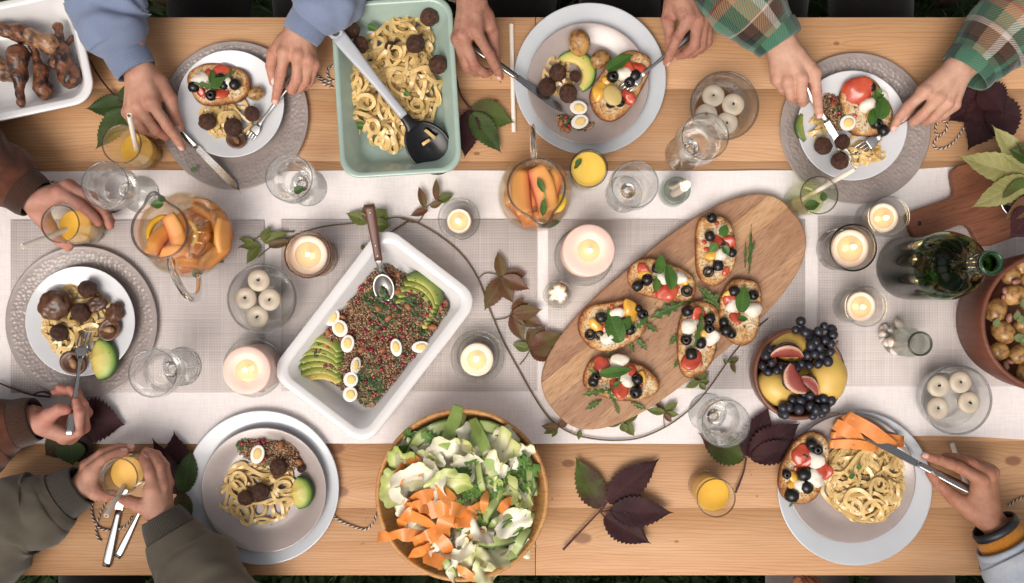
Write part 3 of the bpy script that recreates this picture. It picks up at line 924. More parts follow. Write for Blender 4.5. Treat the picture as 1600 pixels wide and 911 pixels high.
HANDS['D2'] = dict(side=1, wrist=(46, 656, 62), elbow=(-60, 690, 70),
    i=[(100, 684, 60), (122, 674, 74), (124, 645, 80), (117, 622, 74)], m=[(110, 684, 46), (132, 668, 58), (130, 632, 66), (106, 604, 62)],
    r=[(114, 676, 32), (136, 645, 40), (120, 614, 48), (88, 605, 48)], p=[(112, 664, 22), (126, 632, 28), (108, 612, 34), (80, 612, 34)],
    thumb=[(64, 662, 74), (77, 649, 84), (93, 640, 88), (110, 640, 84)], dorsal=(0.2, -0.8, -0.5),
    sleeve=[(18, 664, 62, 38), (4, 668, 64, 46), (-20, 678, 66, 54), (-80, 700, 66, 58), (-200, 720, 60, 60)], cuff=((58, 654, 62), (14, 665, 62), 33, 38), fold=0.09)
HANDS['E1'] = dict(side=-1, wrist=(128, 758, 84), elbow=(30, 820, 90),
    i=[(141, 736, 98), (161, 719, 96), (181, 709, 88), (200, 705, 82)], m=[(136, 730, 82), (159, 710, 80), (186, 700, 72), (210, 699, 66)],
    r=[(134, 728, 64), (160, 708, 60), (188, 700, 54), (210, 702, 50)], p=[(133, 732, 48), (158, 712, 44), (182, 704, 40), (200, 706, 38)],
    thumb=[(140, 762, 84), (152, 771, 86), (166, 775, 82), (184, 772, 76)], dorsal=(-0.6, 0.3, 0.6),
    sleeve=[(92, 779, 86, 40), (82, 786, 88, 48), (60, 798, 92, 58), (10, 820, 92, 62), (-60, 925, 60, 62)], cuff=((129, 757, 84), (86, 783, 86), 31, 40), fold=0.07)
HANDS['E2'] = dict(side=1, wrist=(252, 800, 84), elbow=(310, 890, 90),
    i=[(240, 766, 102), (233, 739, 98), (227, 724, 90), (221, 711, 84)], m=[(252, 758, 90), (248, 729, 84), (238, 714, 76), (223, 706, 70)],
    r=[(260, 752, 70), (257, 728, 64), (245, 711, 56), (224, 703, 52)], p=[(263, 754, 52), (258, 732, 46), (247, 715, 42), (228, 706, 38)],
    thumb=[(238, 795, 92), (216, 789, 96), (202, 783, 94), (187, 779, 88)], dorsal=(0.6, 0.2, 0.6),
    sleeve=[(276, 848, 86, 42), (284, 862, 88, 52), (304, 890, 92, 62), (335, 940, 88, 64), (372, 1010, 60, 62)], cuff=((251, 804, 84), (272, 842, 86), 31, 41), fold=0.07)
HANDS['F1'] = dict(side=1, wrist=(1545, 808, 70), elbow=(1610, 890, 84),
    i=[(1534, 751, 86), (1500, 731, 80), (1468, 719, 62), (1440, 711, 50)], m=[(1545, 742, 78), (1516, 724, 68), (1492, 716, 52), (1472, 712, 42)],
    r=[(1550, 737, 66), (1524, 721, 54), (1502, 716, 42), (1486, 714, 34)], p=[(1552, 738, 52), (1530, 724, 42), (1510, 720, 34), (1496, 718, 28)],
    thumb=[(1517, 797, 70), (1490, 777, 70), (1467, 756, 62), (1450, 734, 56)],
    sleeve=[(1572, 852, 78, 42), (1580, 864, 80, 50), (1596, 886, 86, 56), (1640, 940, 84, 60), (1700, 1040, 60, 62)], cuff=((1568, 844, 78), (1578, 860, 79), 44, 46), fold=0.05)
HANDS['F2'] = dict(side=-1, wrist=(1300, 955, -35), elbow=(1350, 1040, -20),
    i=[(1265, 935, -30), (1252, 918, -36), (1247, 909, -42), (1243, 903, -48)], m=[(1268, 926, -36), (1256, 914, -44), (1250, 906, -50), (1247, 901, -56)],
    r=[(1274, 922, -42), (1264, 911, -50), (1258, 905, -56), (1255, 901, -62)], p=[(1282, 920, -48), (1274, 910, -56), (1268, 905, -62), (1265, 902, -66)],
    thumb=[(1272, 955, -34), (1250, 950, -38), (1238, 940, -44), (1230, 930, -50)],
    sleeve=[(1318, 985, -30, 40), (1330, 1005, -28, 50), (1350, 1040, -20, 56), (1380, 1080, 0, 60)], cuff=((1305, 964, -32), (1316, 982, -30), 36, 40))

person('person in a light blue sweatshirt cutting food with knife and fork', (-0.49, 0.84), (0, -1), 'young', 'blue', 'bluecuff', 'black', 'hair', [HANDS['A1'], HANDS['A2']], 0.97, 0.9)
person('elderly person with wrinkled spotted hands and brown knit cuffs', (0.11, 0.84), (0, -1), 'old', 'brownknit', 'brownknit', 'black', 'grey_hair', [HANDS['B1'], HANDS['B2']], 0.95, 1.8)
person('person in a green plaid flannel shirt cutting with knife and fork', (0.60, 0.84), (0, -1), 'fair', 'plaid', 'plaidcuff', 'black', 'hair', [HANDS['C1'], HANDS['C2']], 0.95, 0.3)
person('person in a rust jacket holding a juice glass and a fork', (-1.26, -0.02), (1, 0), 'ruddy', 'rust', 'umber', 'black', 'hair', [HANDS['D1'], HANDS['D2']], 1.0, 0.6)
person('person in an olive jacket cupping a juice glass in both hands', (-0.70, -0.86), (0, 1), 'pale', 'olive', 'olivecuff', 'black', 'hair', [HANDS['E1'], HANDS['E2']], 0.95, 0.2)
PF = person('person in a washed denim jacket with a black watch, holding a knife', (0.68, -0.86), (0, 1), 'tan', 'denim', 'denim', 'mauve', 'hair', [HANDS['F1'], HANDS['F2']], 1.0, 0.2)
# ---------------------------------------------------------------- glass, china, candles, cutlery
def clear_thin(name, tint=(1, 1, 1), f0=1.0, edge=(0.85, 0.9, 0.88)):
    """thin clear glass wall: lets light straight through, mirrors more towards grazing angles"""
    t = NT(name)
    lw = t.n('LayerWeight', {'Blend': 0.5})
    fr = t.n('Fresnel', {'IOR': 1.5})
    tr = t.n('BsdfTransparent'); t.set(tr.inputs[0], t.mix(t.rng(lw.outputs['Facing'], 0.55, 1.0), tint, tuple(a * b for a, b in zip(tint, edge))))
    gl = t.n('BsdfGlossy', {'Roughness': 0.02}); t.set(gl.inputs[0], (1, 1, 1))
    mx = t.n('MixShader'); t.set(mx.inputs[0], t.math('MULTIPLY', fr.outputs[0], f0)); t.t.links.new(tr.outputs[0], mx.inputs[1]); t.t.links.new(gl.outputs[0], mx.inputs[2])
    t.surf(mx.outputs[0]); return t.m
def solid_glass(name, col=(1, 1, 1), ior=1.45, rough=0.0):
    t = NT(name); t.bsdf(col, rough, trans=1.0, ior=ior); return t.m
G_THIN = clear_thin('thin_clear_glass', (0.995, 0.998, 0.995), 0.36, (0.965, 0.975, 0.97))
G_WINE = clear_thin('fine_clear_glass', (0.995, 0.998, 0.998), 0.42, (0.955, 0.965, 0.965))
G_GREY = clear_thin('smoky_glass', (0.86, 0.85, 0.85), 0.6, (0.75, 0.73, 0.73))
G_AMBER = clear_thin('amber_glass', (0.96, 0.91, 0.87), 0.6, (0.85, 0.75, 0.68))
G_SOLID = solid_glass('clear_glass', (0.97, 0.985, 0.98))
def clear_liquid(name, tint, f0=0.5):
    t = NT(name); fr = t.n('Fresnel', {'IOR': 1.33})
    tr = t.n('BsdfTransparent'); t.set(tr.inputs[0], tint)
    gl = t.n('BsdfGlossy', {'Roughness': 0.03}); t.set(gl.inputs[0], (1, 1, 1))
    mx = t.n('MixShader'); t.set(mx.inputs[0], t.math('MULTIPLY', fr.outputs[0], f0)); t.t.links.new(tr.outputs[0], mx.inputs[1]); t.t.links.new(gl.outputs[0], mx.inputs[2])
    t.surf(mx.outputs[0]); return t.m
G_WATER = clear_liquid('water', (0.985, 0.985, 0.98))
G_PEACH = clear_liquid('peach_water', (1.0, 0.92, 0.81), 0.25)
G_GREEN = solid_glass('green_bottle_glass', (0.10, 0.30, 0.055), 1.5)
def ceramic(name, c, rough=0.18, c2=None, speck=None, bump=0.0, coat=0.5):
    t = NT(name); co = t.coords()
    col = t.mix(t.rng(t.noise(co, 14, 3), 0.35, 0.65), c, c2 or tuple(v * 0.93 for v in c))
    if speck:
        col = t.mix(t.rng(t.voro(co, 420), 0.16, 0.10), col, speck)
    nrm = t.bump(t.noise(co, 90, 3), bump, 0.0006) if bump else None
    t.bsdf(col, rough, nrm, coat=coat, coatr=0.08); return t.m
C_WHITE = ceramic('white_china', (0.66, 0.68, 0.71))
C_PALE = ceramic('pale_blue_china', (0.54, 0.575, 0.615), 0.2)
C_DISH = ceramic('white_stoneware', (0.71, 0.705, 0.71), 0.25)
C_MAUVE = ceramic('mauve_stoneware', (0.385, 0.325, 0.305), 0.22, (0.335, 0.28, 0.262), (0.27, 0.22, 0.205), 0.35)
C_MINT = ceramic('mint_enamel', (0.335, 0.44, 0.385), 0.25, (0.30, 0.40, 0.35))
def charger_material():
    t = NT('hammered_grey_stoneware'); co = t.coords('Object', jitter=False)
    sx = t.n('SeparateXYZ'); t.set(sx.inputs[0], co)
    d = t.math('SQRT', t.math('ADD', t.math('MULTIPLY', sx.outputs[0], sx.outputs[0]), t.math('MULTIPLY', sx.outputs[1], sx.outputs[1])))
    v = t.voro(co, 150, 'F1', 'Distance', 0.75)
    band = t.math('MULTIPLY', t.rng(d, 0.078, 0.09), t.rng(d, 0.124, 0.118))
    col = t.mix(t.rng(t.noise(co, 40, 4), 0.3, 0.7), (0.34, 0.29, 0.272), (0.28, 0.237, 0.222))
    t.bsdf(col, 0.28, t.bump(t.math('MULTIPLY', v, band), 0.9, 0.0016), coat=0.35, coatr=0.15); return t.m
C_CHARGER = charger_material()
def steel(name, c=(0.42, 0.415, 0.41), r=0.16):
    t = NT(name); co = t.coords('Object', (30, 400, 400))
    t.bsdf(c, t.rng(t.noise(co, 1, 3), 0.3, 0.7, r, r + 0.14), None, metal=1.0); return t.m
STEEL = steel('brushed_steel')
STEEL2 = steel('worn_steel', (0.32, 0.31, 0.30), 0.26)
GREY_PL = simple('grey_handle', (0.40, 0.42, 0.46), (0.43, 0.45, 0.49), 20, 0.28, coat=0.3)
BLACK_PL = simple('black_nylon', (0.006, 0.007, 0.009), (0.009, 0.010, 0.012), 60, 0.16, 0.1, spec=0.3)
STRAW = simple('paper_straw', (0.88, 0.82, 0.73), (0.84, 0.77, 0.67), 60, 0.7)
HANDLEW = simple('rosewood', (0.085, 0.028, 0.018), (0.12, 0.042, 0.026), 40, 0.4, 0.1)

# ---- plates
def plate_mesh(r, h, flat=0.64, t=0.004, lip=0.0):
    return lathe('plate', [(0, 0), (r * flat * 0.92, 0), (r * flat, 0.0012), (r * 0.8, h * 0.42), (r * 0.985, h - t * 0.55), (r, h - t * 0.1), (r * 0.992, h + 0.0004), (r * 0.978, h), (r * 0.79, h * 0.42 + t * 0.9), (r * flat, t), (r * flat * 0.85, t * 0.82), (0, t * 0.8)], 96)
def plate(name, mat, label, x, y, rpx, z0, h, flat=0.64, cat='plate', group=None, tilt=None):
    z = z0 + h
    p = P(x, y, z)
    o = thing(name, plate_mesh(rpx * U * (H - z) / H, h, flat), mat, label, cat, (p.x, p.y, T + z0), random.uniform(0, 6), group=group)
    return o
GP = 'place settings round the table'
plate('charger_plate', C_CHARGER, 'grey hammered charger plate between the blue sleeves', 366, 180, 116, 0.0005, 0.010, 0.7, 'charger', GP)
plate('dinner_plate', C_WHITE, 'small white plate between the blue sleeves, holding bruschetta and meatballs', 360, 162, 84, 0.0112, 0.016, 0.6, 'plate', GP)
plate('charger_plate', C_CHARGER, 'grey hammered charger plate between the plaid sleeves', 1337, 200, 118, 0.0005, 0.010, 0.7, 'charger', GP)
plate('dinner_plate', C_WHITE, 'small white plate between the plaid sleeves, holding quinoa and tomato bruschetta', 1332, 196, 86, 0.0112, 0.016, 0.6, 'plate', GP)
plate('charger_plate', C_CHARGER, 'grey hammered charger plate in front of the rust jacket', 127, 503, 119, 0.0042, 0.010, 0.7, 'charger', GP)
plate('dinner_plate', C_WHITE, 'small white plate in front of the rust jacket, holding mushrooms and avocado', 125, 502, 86, 0.0149, 0.016, 0.6, 'plate', GP)
plate('charger_plate', C_PALE, 'large pale blue plate in front of the elderly person', 922, 123, 119, 0.0005, 0.013, 0.66, 'charger', GP)
plate('dinner_plate', C_MAUVE, 'mauve speckled plate with potatoes and avocado, by the elderly hands', 919, 130, 95, 0.0110, 0.014, 0.72, 'plate', GP)
plate('charger_plate', C_PALE, 'large pale blue plate beside the olive sleeve', 409, 762, 121, 0.0005, 0.013, 0.66, 'charger', GP)
plate('dinner_plate', C_MAUVE, 'mauve speckled plate with quinoa and pasta, beside the olive sleeve', 412, 766, 98, 0.0110, 0.014, 0.72, 'plate', GP)
plate('charger_plate', C_PALE, 'large pale blue plate in front of the denim sleeve', 1336, 763, 121, 0.0005, 0.013, 0.66, 'charger', GP)
plate('dinner_plate', C_MAUVE, 'mauve speckled plate heaped with pasta and carrot, by the denim sleeve', 1330, 748, 101, 0.0110, 0.014, 0.72, 'plate', GP)

# ---- baking dishes
def dish_mesh(hx, hy, h, rim, wall=0.006, r=0.03, slope=0.014):
    def L(ox, oy, z, rr): return [(a, b, z) for a, b in rrect(ox, oy, rr, 8)]
    loops = [L(hx - rim - slope, hy - rim - slope, 0, r * .8), L(hx - rim - slope + 0.004, hy - rim - slope + 0.004, 0.004, r), L(hx - rim, hy - rim, h - 0.006, r), L(hx, hy, h - 0.006, r + rim), L(hx, hy, h - 0.001, r + rim), L(hx - 0.0015, hy - 0.0015, h, r + rim), L(hx - rim - wall + .002, hy - rim - wall + .002, h, r), L(hx - rim - wall, hy - rim - wall, h - 0.002, r),
             L(hx - rim - slope - wall, hy - rim - slope - wall, 0.014, r * .8), L(hx - rim - slope - wall - 0.006, hy - rim - slope - wall - 0.006, 0.0075, r * .7), L(hx - rim - slope - wall - 0.016, hy - rim - slope - wall - 0.016, 0.006, r * .55)]
    return loft('baking_dish', loops)
def dish(mat, label, x, y, wpx, hpx, ang, h, rim, z0=0.0005, r=0.03, slope=0.014):
    p = P(x, y, h + z0); s = U * (H - h) / H / 2
    return thing('baking_dish', dish_mesh(wpx * s, hpx * s, h, rim, r=r, slope=slope), mat, label, 'baking dish', (p.x, p.y, T + z0), R(ang))
D_WHITE = dish(C_DISH, 'white baking dish of quinoa salad with quail eggs, set at an angle', 585, 525, 296, 192, 52.5, 0.055, 0.012, 0.0038, 0.022, 0.016)
D_MINT = dish(C_MINT, 'mint green baking dish full of tagliatelle', 619, 136, 190, 276, 3.6, 0.060, 0.003, 0.0005, 0.03, 0.02)
D_CHICK = dish(C_DISH, 'white baking dish of grilled chicken drumsticks', -6, 97, 282, 182, 12, 0.058, 0.007, 0.0005, 0.03, 0.02)

# ---- strips: forks, knives, noodles, ribbons
def bar(name, pts, hw, ht, roll=None, seg=8, power=0.6, up=(0, 0, 1), side=None, uv=False):
    pts = np.array([list(p) for p in pts], float); n = len(pts)
    ip = lambda v: np.full(n, v, float) if np.isscalar(v) else np.interp(np.linspace(0, 1, n), np.linspace(0, 1, len(v)), v)
    hw, ht = ip(hw), ip(ht); roll = ip(0.0 if roll is None else roll)
    tan = np.gradient(pts, axis=0); tan /= np.linalg.norm(tan, axis=1)[:, None] + 1e-12
    upv = np.array(up, float)
    S = np.cross(tan, upv)
    nn = np.linalg.norm(S, axis=1); S[nn < 1e-4] = (1, 0, 0); S /= np.linalg.norm(S, axis=1)[:, None]
    B = np.cross(S, tan)
    c, s = np.cos(roll)[:, None], np.sin(roll)[:, None]
    S2 = S * c + B * s; B2 = -S * s + B * c
    a = np.arange(seg) * 2 * math.pi / seg + (math.pi / seg if seg == 4 else 0)
    ca, sa = np.cos(a), np.sin(a)
    if seg == 4: ca, sa = np.sign(ca), np.sign(sa)
    else: ca = np.sign(ca) * np.abs(ca) ** power; sa = np.sign(sa) * np.abs(sa) ** power
    V = (pts[:, None, :] + S2[:, None, :] * (hw[:, None] * ca[None, :])[..., None] + B2[:, None, :] * (ht[:, None] * sa[None, :])[..., None]).reshape(-1, 3)
    F = [(i * seg + k, i * seg + (k + 1) % seg, (i + 1) * seg + (k + 1) % seg, (i + 1) * seg + k) for i in range(n - 1) for k in range(seg)]
    F += [tuple(range(seg))[::-1], tuple(range((n - 1) * seg, n * seg))]
    at = np.repeat(np.linspace(0, 1, n), seg)
    ed = np.tile(ca, n)
    me = mesh(name, V, F, attrs={'along': at, 'across': ed})
    if seg == 4:                                   # crisp long edges on flat strips
        ev = np.empty(len(me.edges) * 2, dtype=np.int32); me.edges.foreach_get('vertices', ev); ev = ev.reshape(-1, 2)
        sh = me.attributes.new('sharp_edge', 'BOOLEAN', 'EDGE'); sh.data.foreach_set('value', (ev[:, 0] % 4 == ev[:, 1] % 4))
    return me

def aim(o, a, b, upz=(0, 0, 1), spin=0.0):
    """lay object o with its local x from world point a towards b"""
    x = (b - a).normalized(); y = Vector(upz).cross(x).normalized(); z = x.cross(y)
    m = Matrix((x, y, z)).transposed().to_4x4() @ Matrix.Rotation(spin, 4, 'X')
    o.rotation_euler = m.to_euler(); o.location = a
    return o
_cut = {}
def fork(a, b, label, spin=0.0, mat=None):
    """a: end of the handle, b: tips of the tines (world points)"""
    L = (b - a).length
    r = empty('fork', label, 'fork', (0, 0, 0), group='cutlery in use round the table')
    k = L / 0.20
    if 'fork' not in _cut:
        zc = lambda x: 0.004 * math.sin((x - 0.10) / 0.10 * math.pi * 0.9) * (1 if x > 0.1 else 0) - (0.006 * max(0, (x - 0.16) / 0.04) ** 2)
        hp = [(x, 0, zc(x)) for x in np.linspace(0, 0.147, 16)]
        me = bar('handle', hp, [0.0072, 0.0076, 0.0068, 0.0056, 0.0042, 0.0034, 0.0032, 0.0055], [0.0015] * 6 + [0.0012, 0.001], seg=10)
        hd = bar('head', [(x, 0, zc(x)) for x in np.linspace(0.143, 0.166, 8)], [0.0048, 0.009, 0.0112, 0.0116, 0.0116], 0.0009, seg=10)
        ti = bar('tine', [(x, 0, zc(x)) for x in np.linspace(0.164, 0.20, 10)], [0.0017, 0.0016, 0.0014, 0.0006], [0.0009, 0.0008, 0.0005], seg=6)
        _cut['fork'] = (me, hd, ti)
    me, hd, ti = _cut['fork']
    obj('handle', me, mat or STEEL, r); obj('head', hd, mat or STEEL, r)
    for j in range(4): obj('tine', ti, mat or STEEL, r, (0, (j - 1.5) * 0.0066, 0))
    r.scale = (k,) * 3
    return aim(r, a, b, spin=spin)
def knife(a, b, label, spin=0.0, mat=None, hw=0.0085):
    r = empty('table_knife', label, 'knife', (0, 0, 0), group='cutlery in use round the table')
    k = (b - a).length / 0.22
    if 'knife' not in _cut:
        hm = bar('handle', [(x, 0, 0) for x in np.linspace(0, 0.105, 12)], [0.0075, 0.0085, 0.008, 0.0072, 0.0062, 0.0055], [0.0026, 0.0034, 0.0034, 0.003], seg=12)
        rows = []; N = 22
        V, F = [], []
        for i in range(N):
            u = i / (N - 1); x = 0.1045 + u * 0.1155
            top = 0.0068 - 0.002 * u if u < 0.8 else 0.0052 - 0.011 * (u - 0.8) / 0.2
            bot = -0.0062 - 0.0042 * math.sin(min(1, u * 1.25) * math.pi * 0.55) + (0.0 if u < 0.72 else 0.0115 * ((u - 0.72) / 0.28) ** 2.2)
            bot = min(bot, top - 0.0003)
            V += [(x, top, 0.0011), (x, bot, 0.00015), (x, top, -0.0011), (x, bot, -0.00015)]
        for i in range(N - 1):
            o = i * 4; F += [(o, o + 1, o + 5, o + 4), (o + 2, o + 6, o + 7, o + 3), (o, o + 4, o + 6, o + 2), (o + 1, o + 3, o + 7, o + 5)]
        F += [(0, 2, 3, 1), ((N - 1) * 4, (N - 1) * 4 + 1, (N - 1) * 4 + 3, (N - 1) * 4 + 2)]
        _cut['knife'] = (hm, fix_normals(mesh('blade', V, F, smooth=False)))
    hm, bl = _cut['knife']
    obj('handle', hm, mat or STEEL, r); obj('blade', bl, mat or STEEL, r)
    r.scale = (k,) * 3
    return aim(r, a, b, spin=spin)
def straw(a, b, label, r=0.0040):
    d = (b - a); L = d.length
    c, V, F, n, m = [(r, z) for z in np.linspace(0, L, 20)] + [(r * 0.78, z) for z in np.linspace(L, 0, 20)], [], [], 40, 14
    for q, z in c: V += [(q * math.cos(2 * math.pi * k / m), q * math.sin(2 * math.pi * k / m), z) for k in range(m)]
    for i in range(n):
        for k in range(m):
            j, i2 = (k + 1) % m, (i + 1) % n; F.append((i * m + k, i * m + j, i2 * m + j, i2 * m + k))
    me = mesh('paper_straw', V, F, smooth=False)
    o = thing('paper_straw', me, STRAW, label, 'straw', a, group='cream paper straws')
    o.rotation_euler = d.to_track_quat('Z', 'Y').to_euler()
    return o

knife(P(243, 168, .044), P(379, 299, .0135), 'steel knife in the hand by the blue cuff, tip over the charger rim', 0.35)
fork(P(462, 116, .042), P(383, 226, .019), 'steel fork lifting a mushroom off the plate between the blue sleeves')
knife(P(736, 70, .047), P(888, 177, .024), 'steel knife in the elderly hand, blade over the mauve plate', -0.45)
fork(P(1092, 44, .046), P(968, 146, .036), 'steel fork in the elderly hand, prongs in a bruschetta')
knife(P(1252, 128, .042), P(1335, 259, .024), 'steel knife in the plaid arm\'s hand, cutting a meatball', 0.5)
fork(P(1472, 148, .042), P(1331, 243, .024), 'steel fork by the plaid cuff, prongs in pasta')
fork(P(107, 680, .092), P(134, 515, .034), 'steel fork held upright over the mushroom plate by the rust jacket')
knife(P(1520, 768, .074), P(1338, 676, .036), 'steel knife in the tanned hand beside the carrot ribbons', 0.4, STEEL2)
# cutlery lying loose by the olive jacket
_l1, _l2 = P(168, 884, .003), P(190, 790, .003)
knife(P(166, 885, .004), P(207, 700, .004), 'steel knife handle lying on the wood below the cupped hands, longer one')
fork(P(183, 871, .004), P(250, 735, .006), 'steel fork handle lying on the wood beside the olive sleeve cuff')
straw(P(799, 38, .004), P(803, 206, .004), 'cream paper straw lying on the wood beside the large pale blue plate')
straw(P(1487, 692, .004), P(1494, 712, .004) + (P(1494, 712, .004) - P(1487, 692, .004)) * 5.2, 'cream paper straw lying on the wood under the tanned hand')

# ---- drinking glasses
G_RIMW = clear_thin('bright_rim', (0.74, 0.76, 0.76), 0.8, (0.7, 0.72, 0.72))
def wine_glass(x, y, rpx, h, label, liquid=None, facets=0, level=0.6):
    p = P(x, y, h); r = rpx * U * (H - h) / H
    z0 = 0.0044 if 344 < y < 610 else 0.002 if 267 < y < 690 else 0.0005
    g = empty('wine_glass', label, 'wine glass', (p.x, p.y, T + z0), random.uniform(0, 6), group='stemmed glasses on the table')
    hs = h * 0.36
    bowl = [(0.012, hs + 0.004), (r * 0.38, hs + 0.006), (r * 0.75, hs + 0.022), (r * 0.98, hs + 0.05), (r * 1.05, hs + 0.07), (r * 1.02, h - 0.01), (r, h)]
    inner = [(r - 0.0014, h), (r * 1.02 - 0.0016, h - 0.01), (r * 1.05 - 0.0018, hs + 0.07), (r * 0.98 - 0.002, hs + 0.05), (r * 0.75 - 0.002, hs + 0.025), (r * 0.35, hs + 0.0105), (0, hs + 0.008)]
    foot = [(0, 0), (r * 0.84, 0), (r * 0.86, 0.001), (r * 0.82, 0.0022), (r * 0.4, 0.004), (0.007, 0.009), (0.004, 0.018), (0.0036, hs - 0.012)]
    wob = (lambda a, z: 1 + (0.03 * math.cos(facets * a) * math.exp(-((z - hs - 0.025) / 0.022) ** 2))) if facets else None
    prof = []
    def dens(q):
        return [tuple(v) for v in smoothpts(np.array([(a, b) for a, b in q]), len(q) * 3)]
    prof = dens(bowl) + dens(inner)
    prof = [(max(a, 0), b) for a, b in prof]; prof[-1] = (0, prof[-1][1])
    stem_p = foot + [(0.0045, hs - 0.001), (0.011, hs + 0.004), (0.0135, hs + 0.0065), (0.009, hs + 0.0078), (0, hs + 0.0078)]
    obj('stem', lathe('stem', stem_p, 48), G_SOLID, g)
    obj('bowl', lathe('wine_glass_shell', prof, 64, wob=wob), G_WINE, g)
    obj('rim', lathe('rim', [(r + 0.0002, h - 0.001), (r + 0.0001, h + 0.0006), (r - 0.0015, h + 0.0006), (r - 0.0018, h - 0.001)], 64, closed=True), G_RIMW, g)
    if liquid:
        lv = hs + (h - hs) * level
        q = [(0, hs + 0.0078), (r * 0.35 + 0.0003, hs + 0.0103), (r * 0.75 - 0.0016, hs + 0.025), (r * 0.98 - 0.0016, hs + 0.05)]
        if lv > hs + 0.05: q.append((r * 1.04 - 0.0015, lv))
        q = [c for c in q if c[1] <= lv] + [(q[-1][0] * 0.98, lv + 0.0002), (0, lv + 0.0002)]
        obj('liquid', lathe('liquid', q, 48), liquid, g)
    return g, p
wine_glass(165, 289, 37, 0.150, 'stemmed water glass beside the juice glass and rust cuff', G_WATER, 10, 0.45)
wine_glass(452, 278, 37, 0.150, 'stemmed glass of clear drink with mint, beside the mint green dish', G_WATER, 0, 0.62)
wine_glass(992, 288, 37, 0.160, 'empty stemmed glass standing beside the full juice glass near the pitcher', None)
wine_glass(1102, 213, 37, 0.200, 'tall stemmed glass overlapping the bowl of floating candles', G_WATER, 0, 0.35)
wine_glass(240, 583, 38, 0.140, 'stemmed water glass beside the mushroom plate and a lit pillar candle', G_WATER, 0, 0.4)
wine_glass(1134, 662, 38, 0.150, 'stemmed glass below the bruschetta board, by a dark leaf', G_WATER, 10, 0.4)

JUICE = simple('orange_juice', (0.80, 0.43, 0.035), (0.84, 0.49, 0.05), 50, 0.25, sss=0.25, ssr=(1, .6, .1), sscale=0.01)
JUICE2 = simple('pale_juice', (0.78, 0.52, 0.075), (0.82, 0.58, 0.10), 50, 0.25, sss=0.25, ssr=(1, .6, .1), sscale=0.01)
LIME = clear_liquid('lime_drink', (0.90, 0.92, 0.72))
def tumbler(x, y, rpx, h, label, liquid, level, z0=0.0008, rim=G_THIN):
    p = P(x, y, h + z0); r = rpx * U * (H - h) / H; rb = r * 0.84
    g = empty('drinking_glass', label, 'glass', (p.x, p.y, T + z0), 0, group='straight juice glasses')
    ri = lambda z: rb + (r - rb) * z / h
    obj('wall', lathe('wall', [(0, 0), (rb * .97, 0), (rb, 0.002), (ri(h * .5), h * .5), (r, h - .001), (r - .0006, h), (r - .0018, h), (r - .002, h - .001), (ri(h * .5) - .002, h * .5), (rb - .002, 0.008), (rb - .006, 0.0066), (0, 0.0066)], 56), rim, g)
    obj('rim', lathe('rim', [(r + 0.0002, h - 0.0012), (r + 0.0001, h + 0.0006), (r - 0.0018, h + 0.0006), (r - 0.0022, h - 0.0012)], 56, closed=True), G_RIM, g)
    if liquid:
        obj('drink', lathe('drink', [(0, 0.0072), (rb - .0065, 0.0072), (rb - .0025, 0.0088), (ri(level) - .0024, level), (ri(level) - .0036, level + 0.0001), (ri(level) * .5, level - 0.0002), (0, level - 0.0002)], 56), liquid, g)
    return g, p, r
G_RIM = clear_thin('glass_rim', (0.62, 0.58, 0.55), 0.6, (0.75, 0.72, 0.7))
tumbler(190, 225, 31, 0.115, 'orange juice glass with straw beside the hand in the blue sleeve', JUICE, 0.050)
tumbler(94, 350, 30, 0.120, 'orange juice glass held in the hand by the rust cuff', JUICE, 0.066, 0.006)
tumbler(185, 746, 30.5, 0.115, 'orange juice glass cupped between two hands by the olive sleeves', JUICE, 0.078)
tumbler(920, 263, 30, 0.105, 'full pale juice glass with mint, touching the large blue plate', JUICE2, 0.096)
tumbler(1119, 778, 30.5, 0.110, 'orange juice glass on bare wood beside the fallen leaves', JUICE, 0.078)
tumbler(1280, 305, 30, 0.120, 'lime drink glass with mint and straw below the plaid diner\'s plate', LIME, 0.062, 0.002)
straw(P(216, 246, .02), P(202, 180, .165), 'cream paper straw standing in the juice glass by the blue sleeve')
straw(P(160, 338, .012), P(35, 385, .136), 'cream paper straw in the juice glass held by the rust cuff')
straw(P(222, 712, .012), P(166, 806, .140), 'cream paper straw in the juice glass cupped by both hands')
straw(P(1252, 312, .02), P(1337, 263, .150), 'cream paper straw in the lime drink glass')

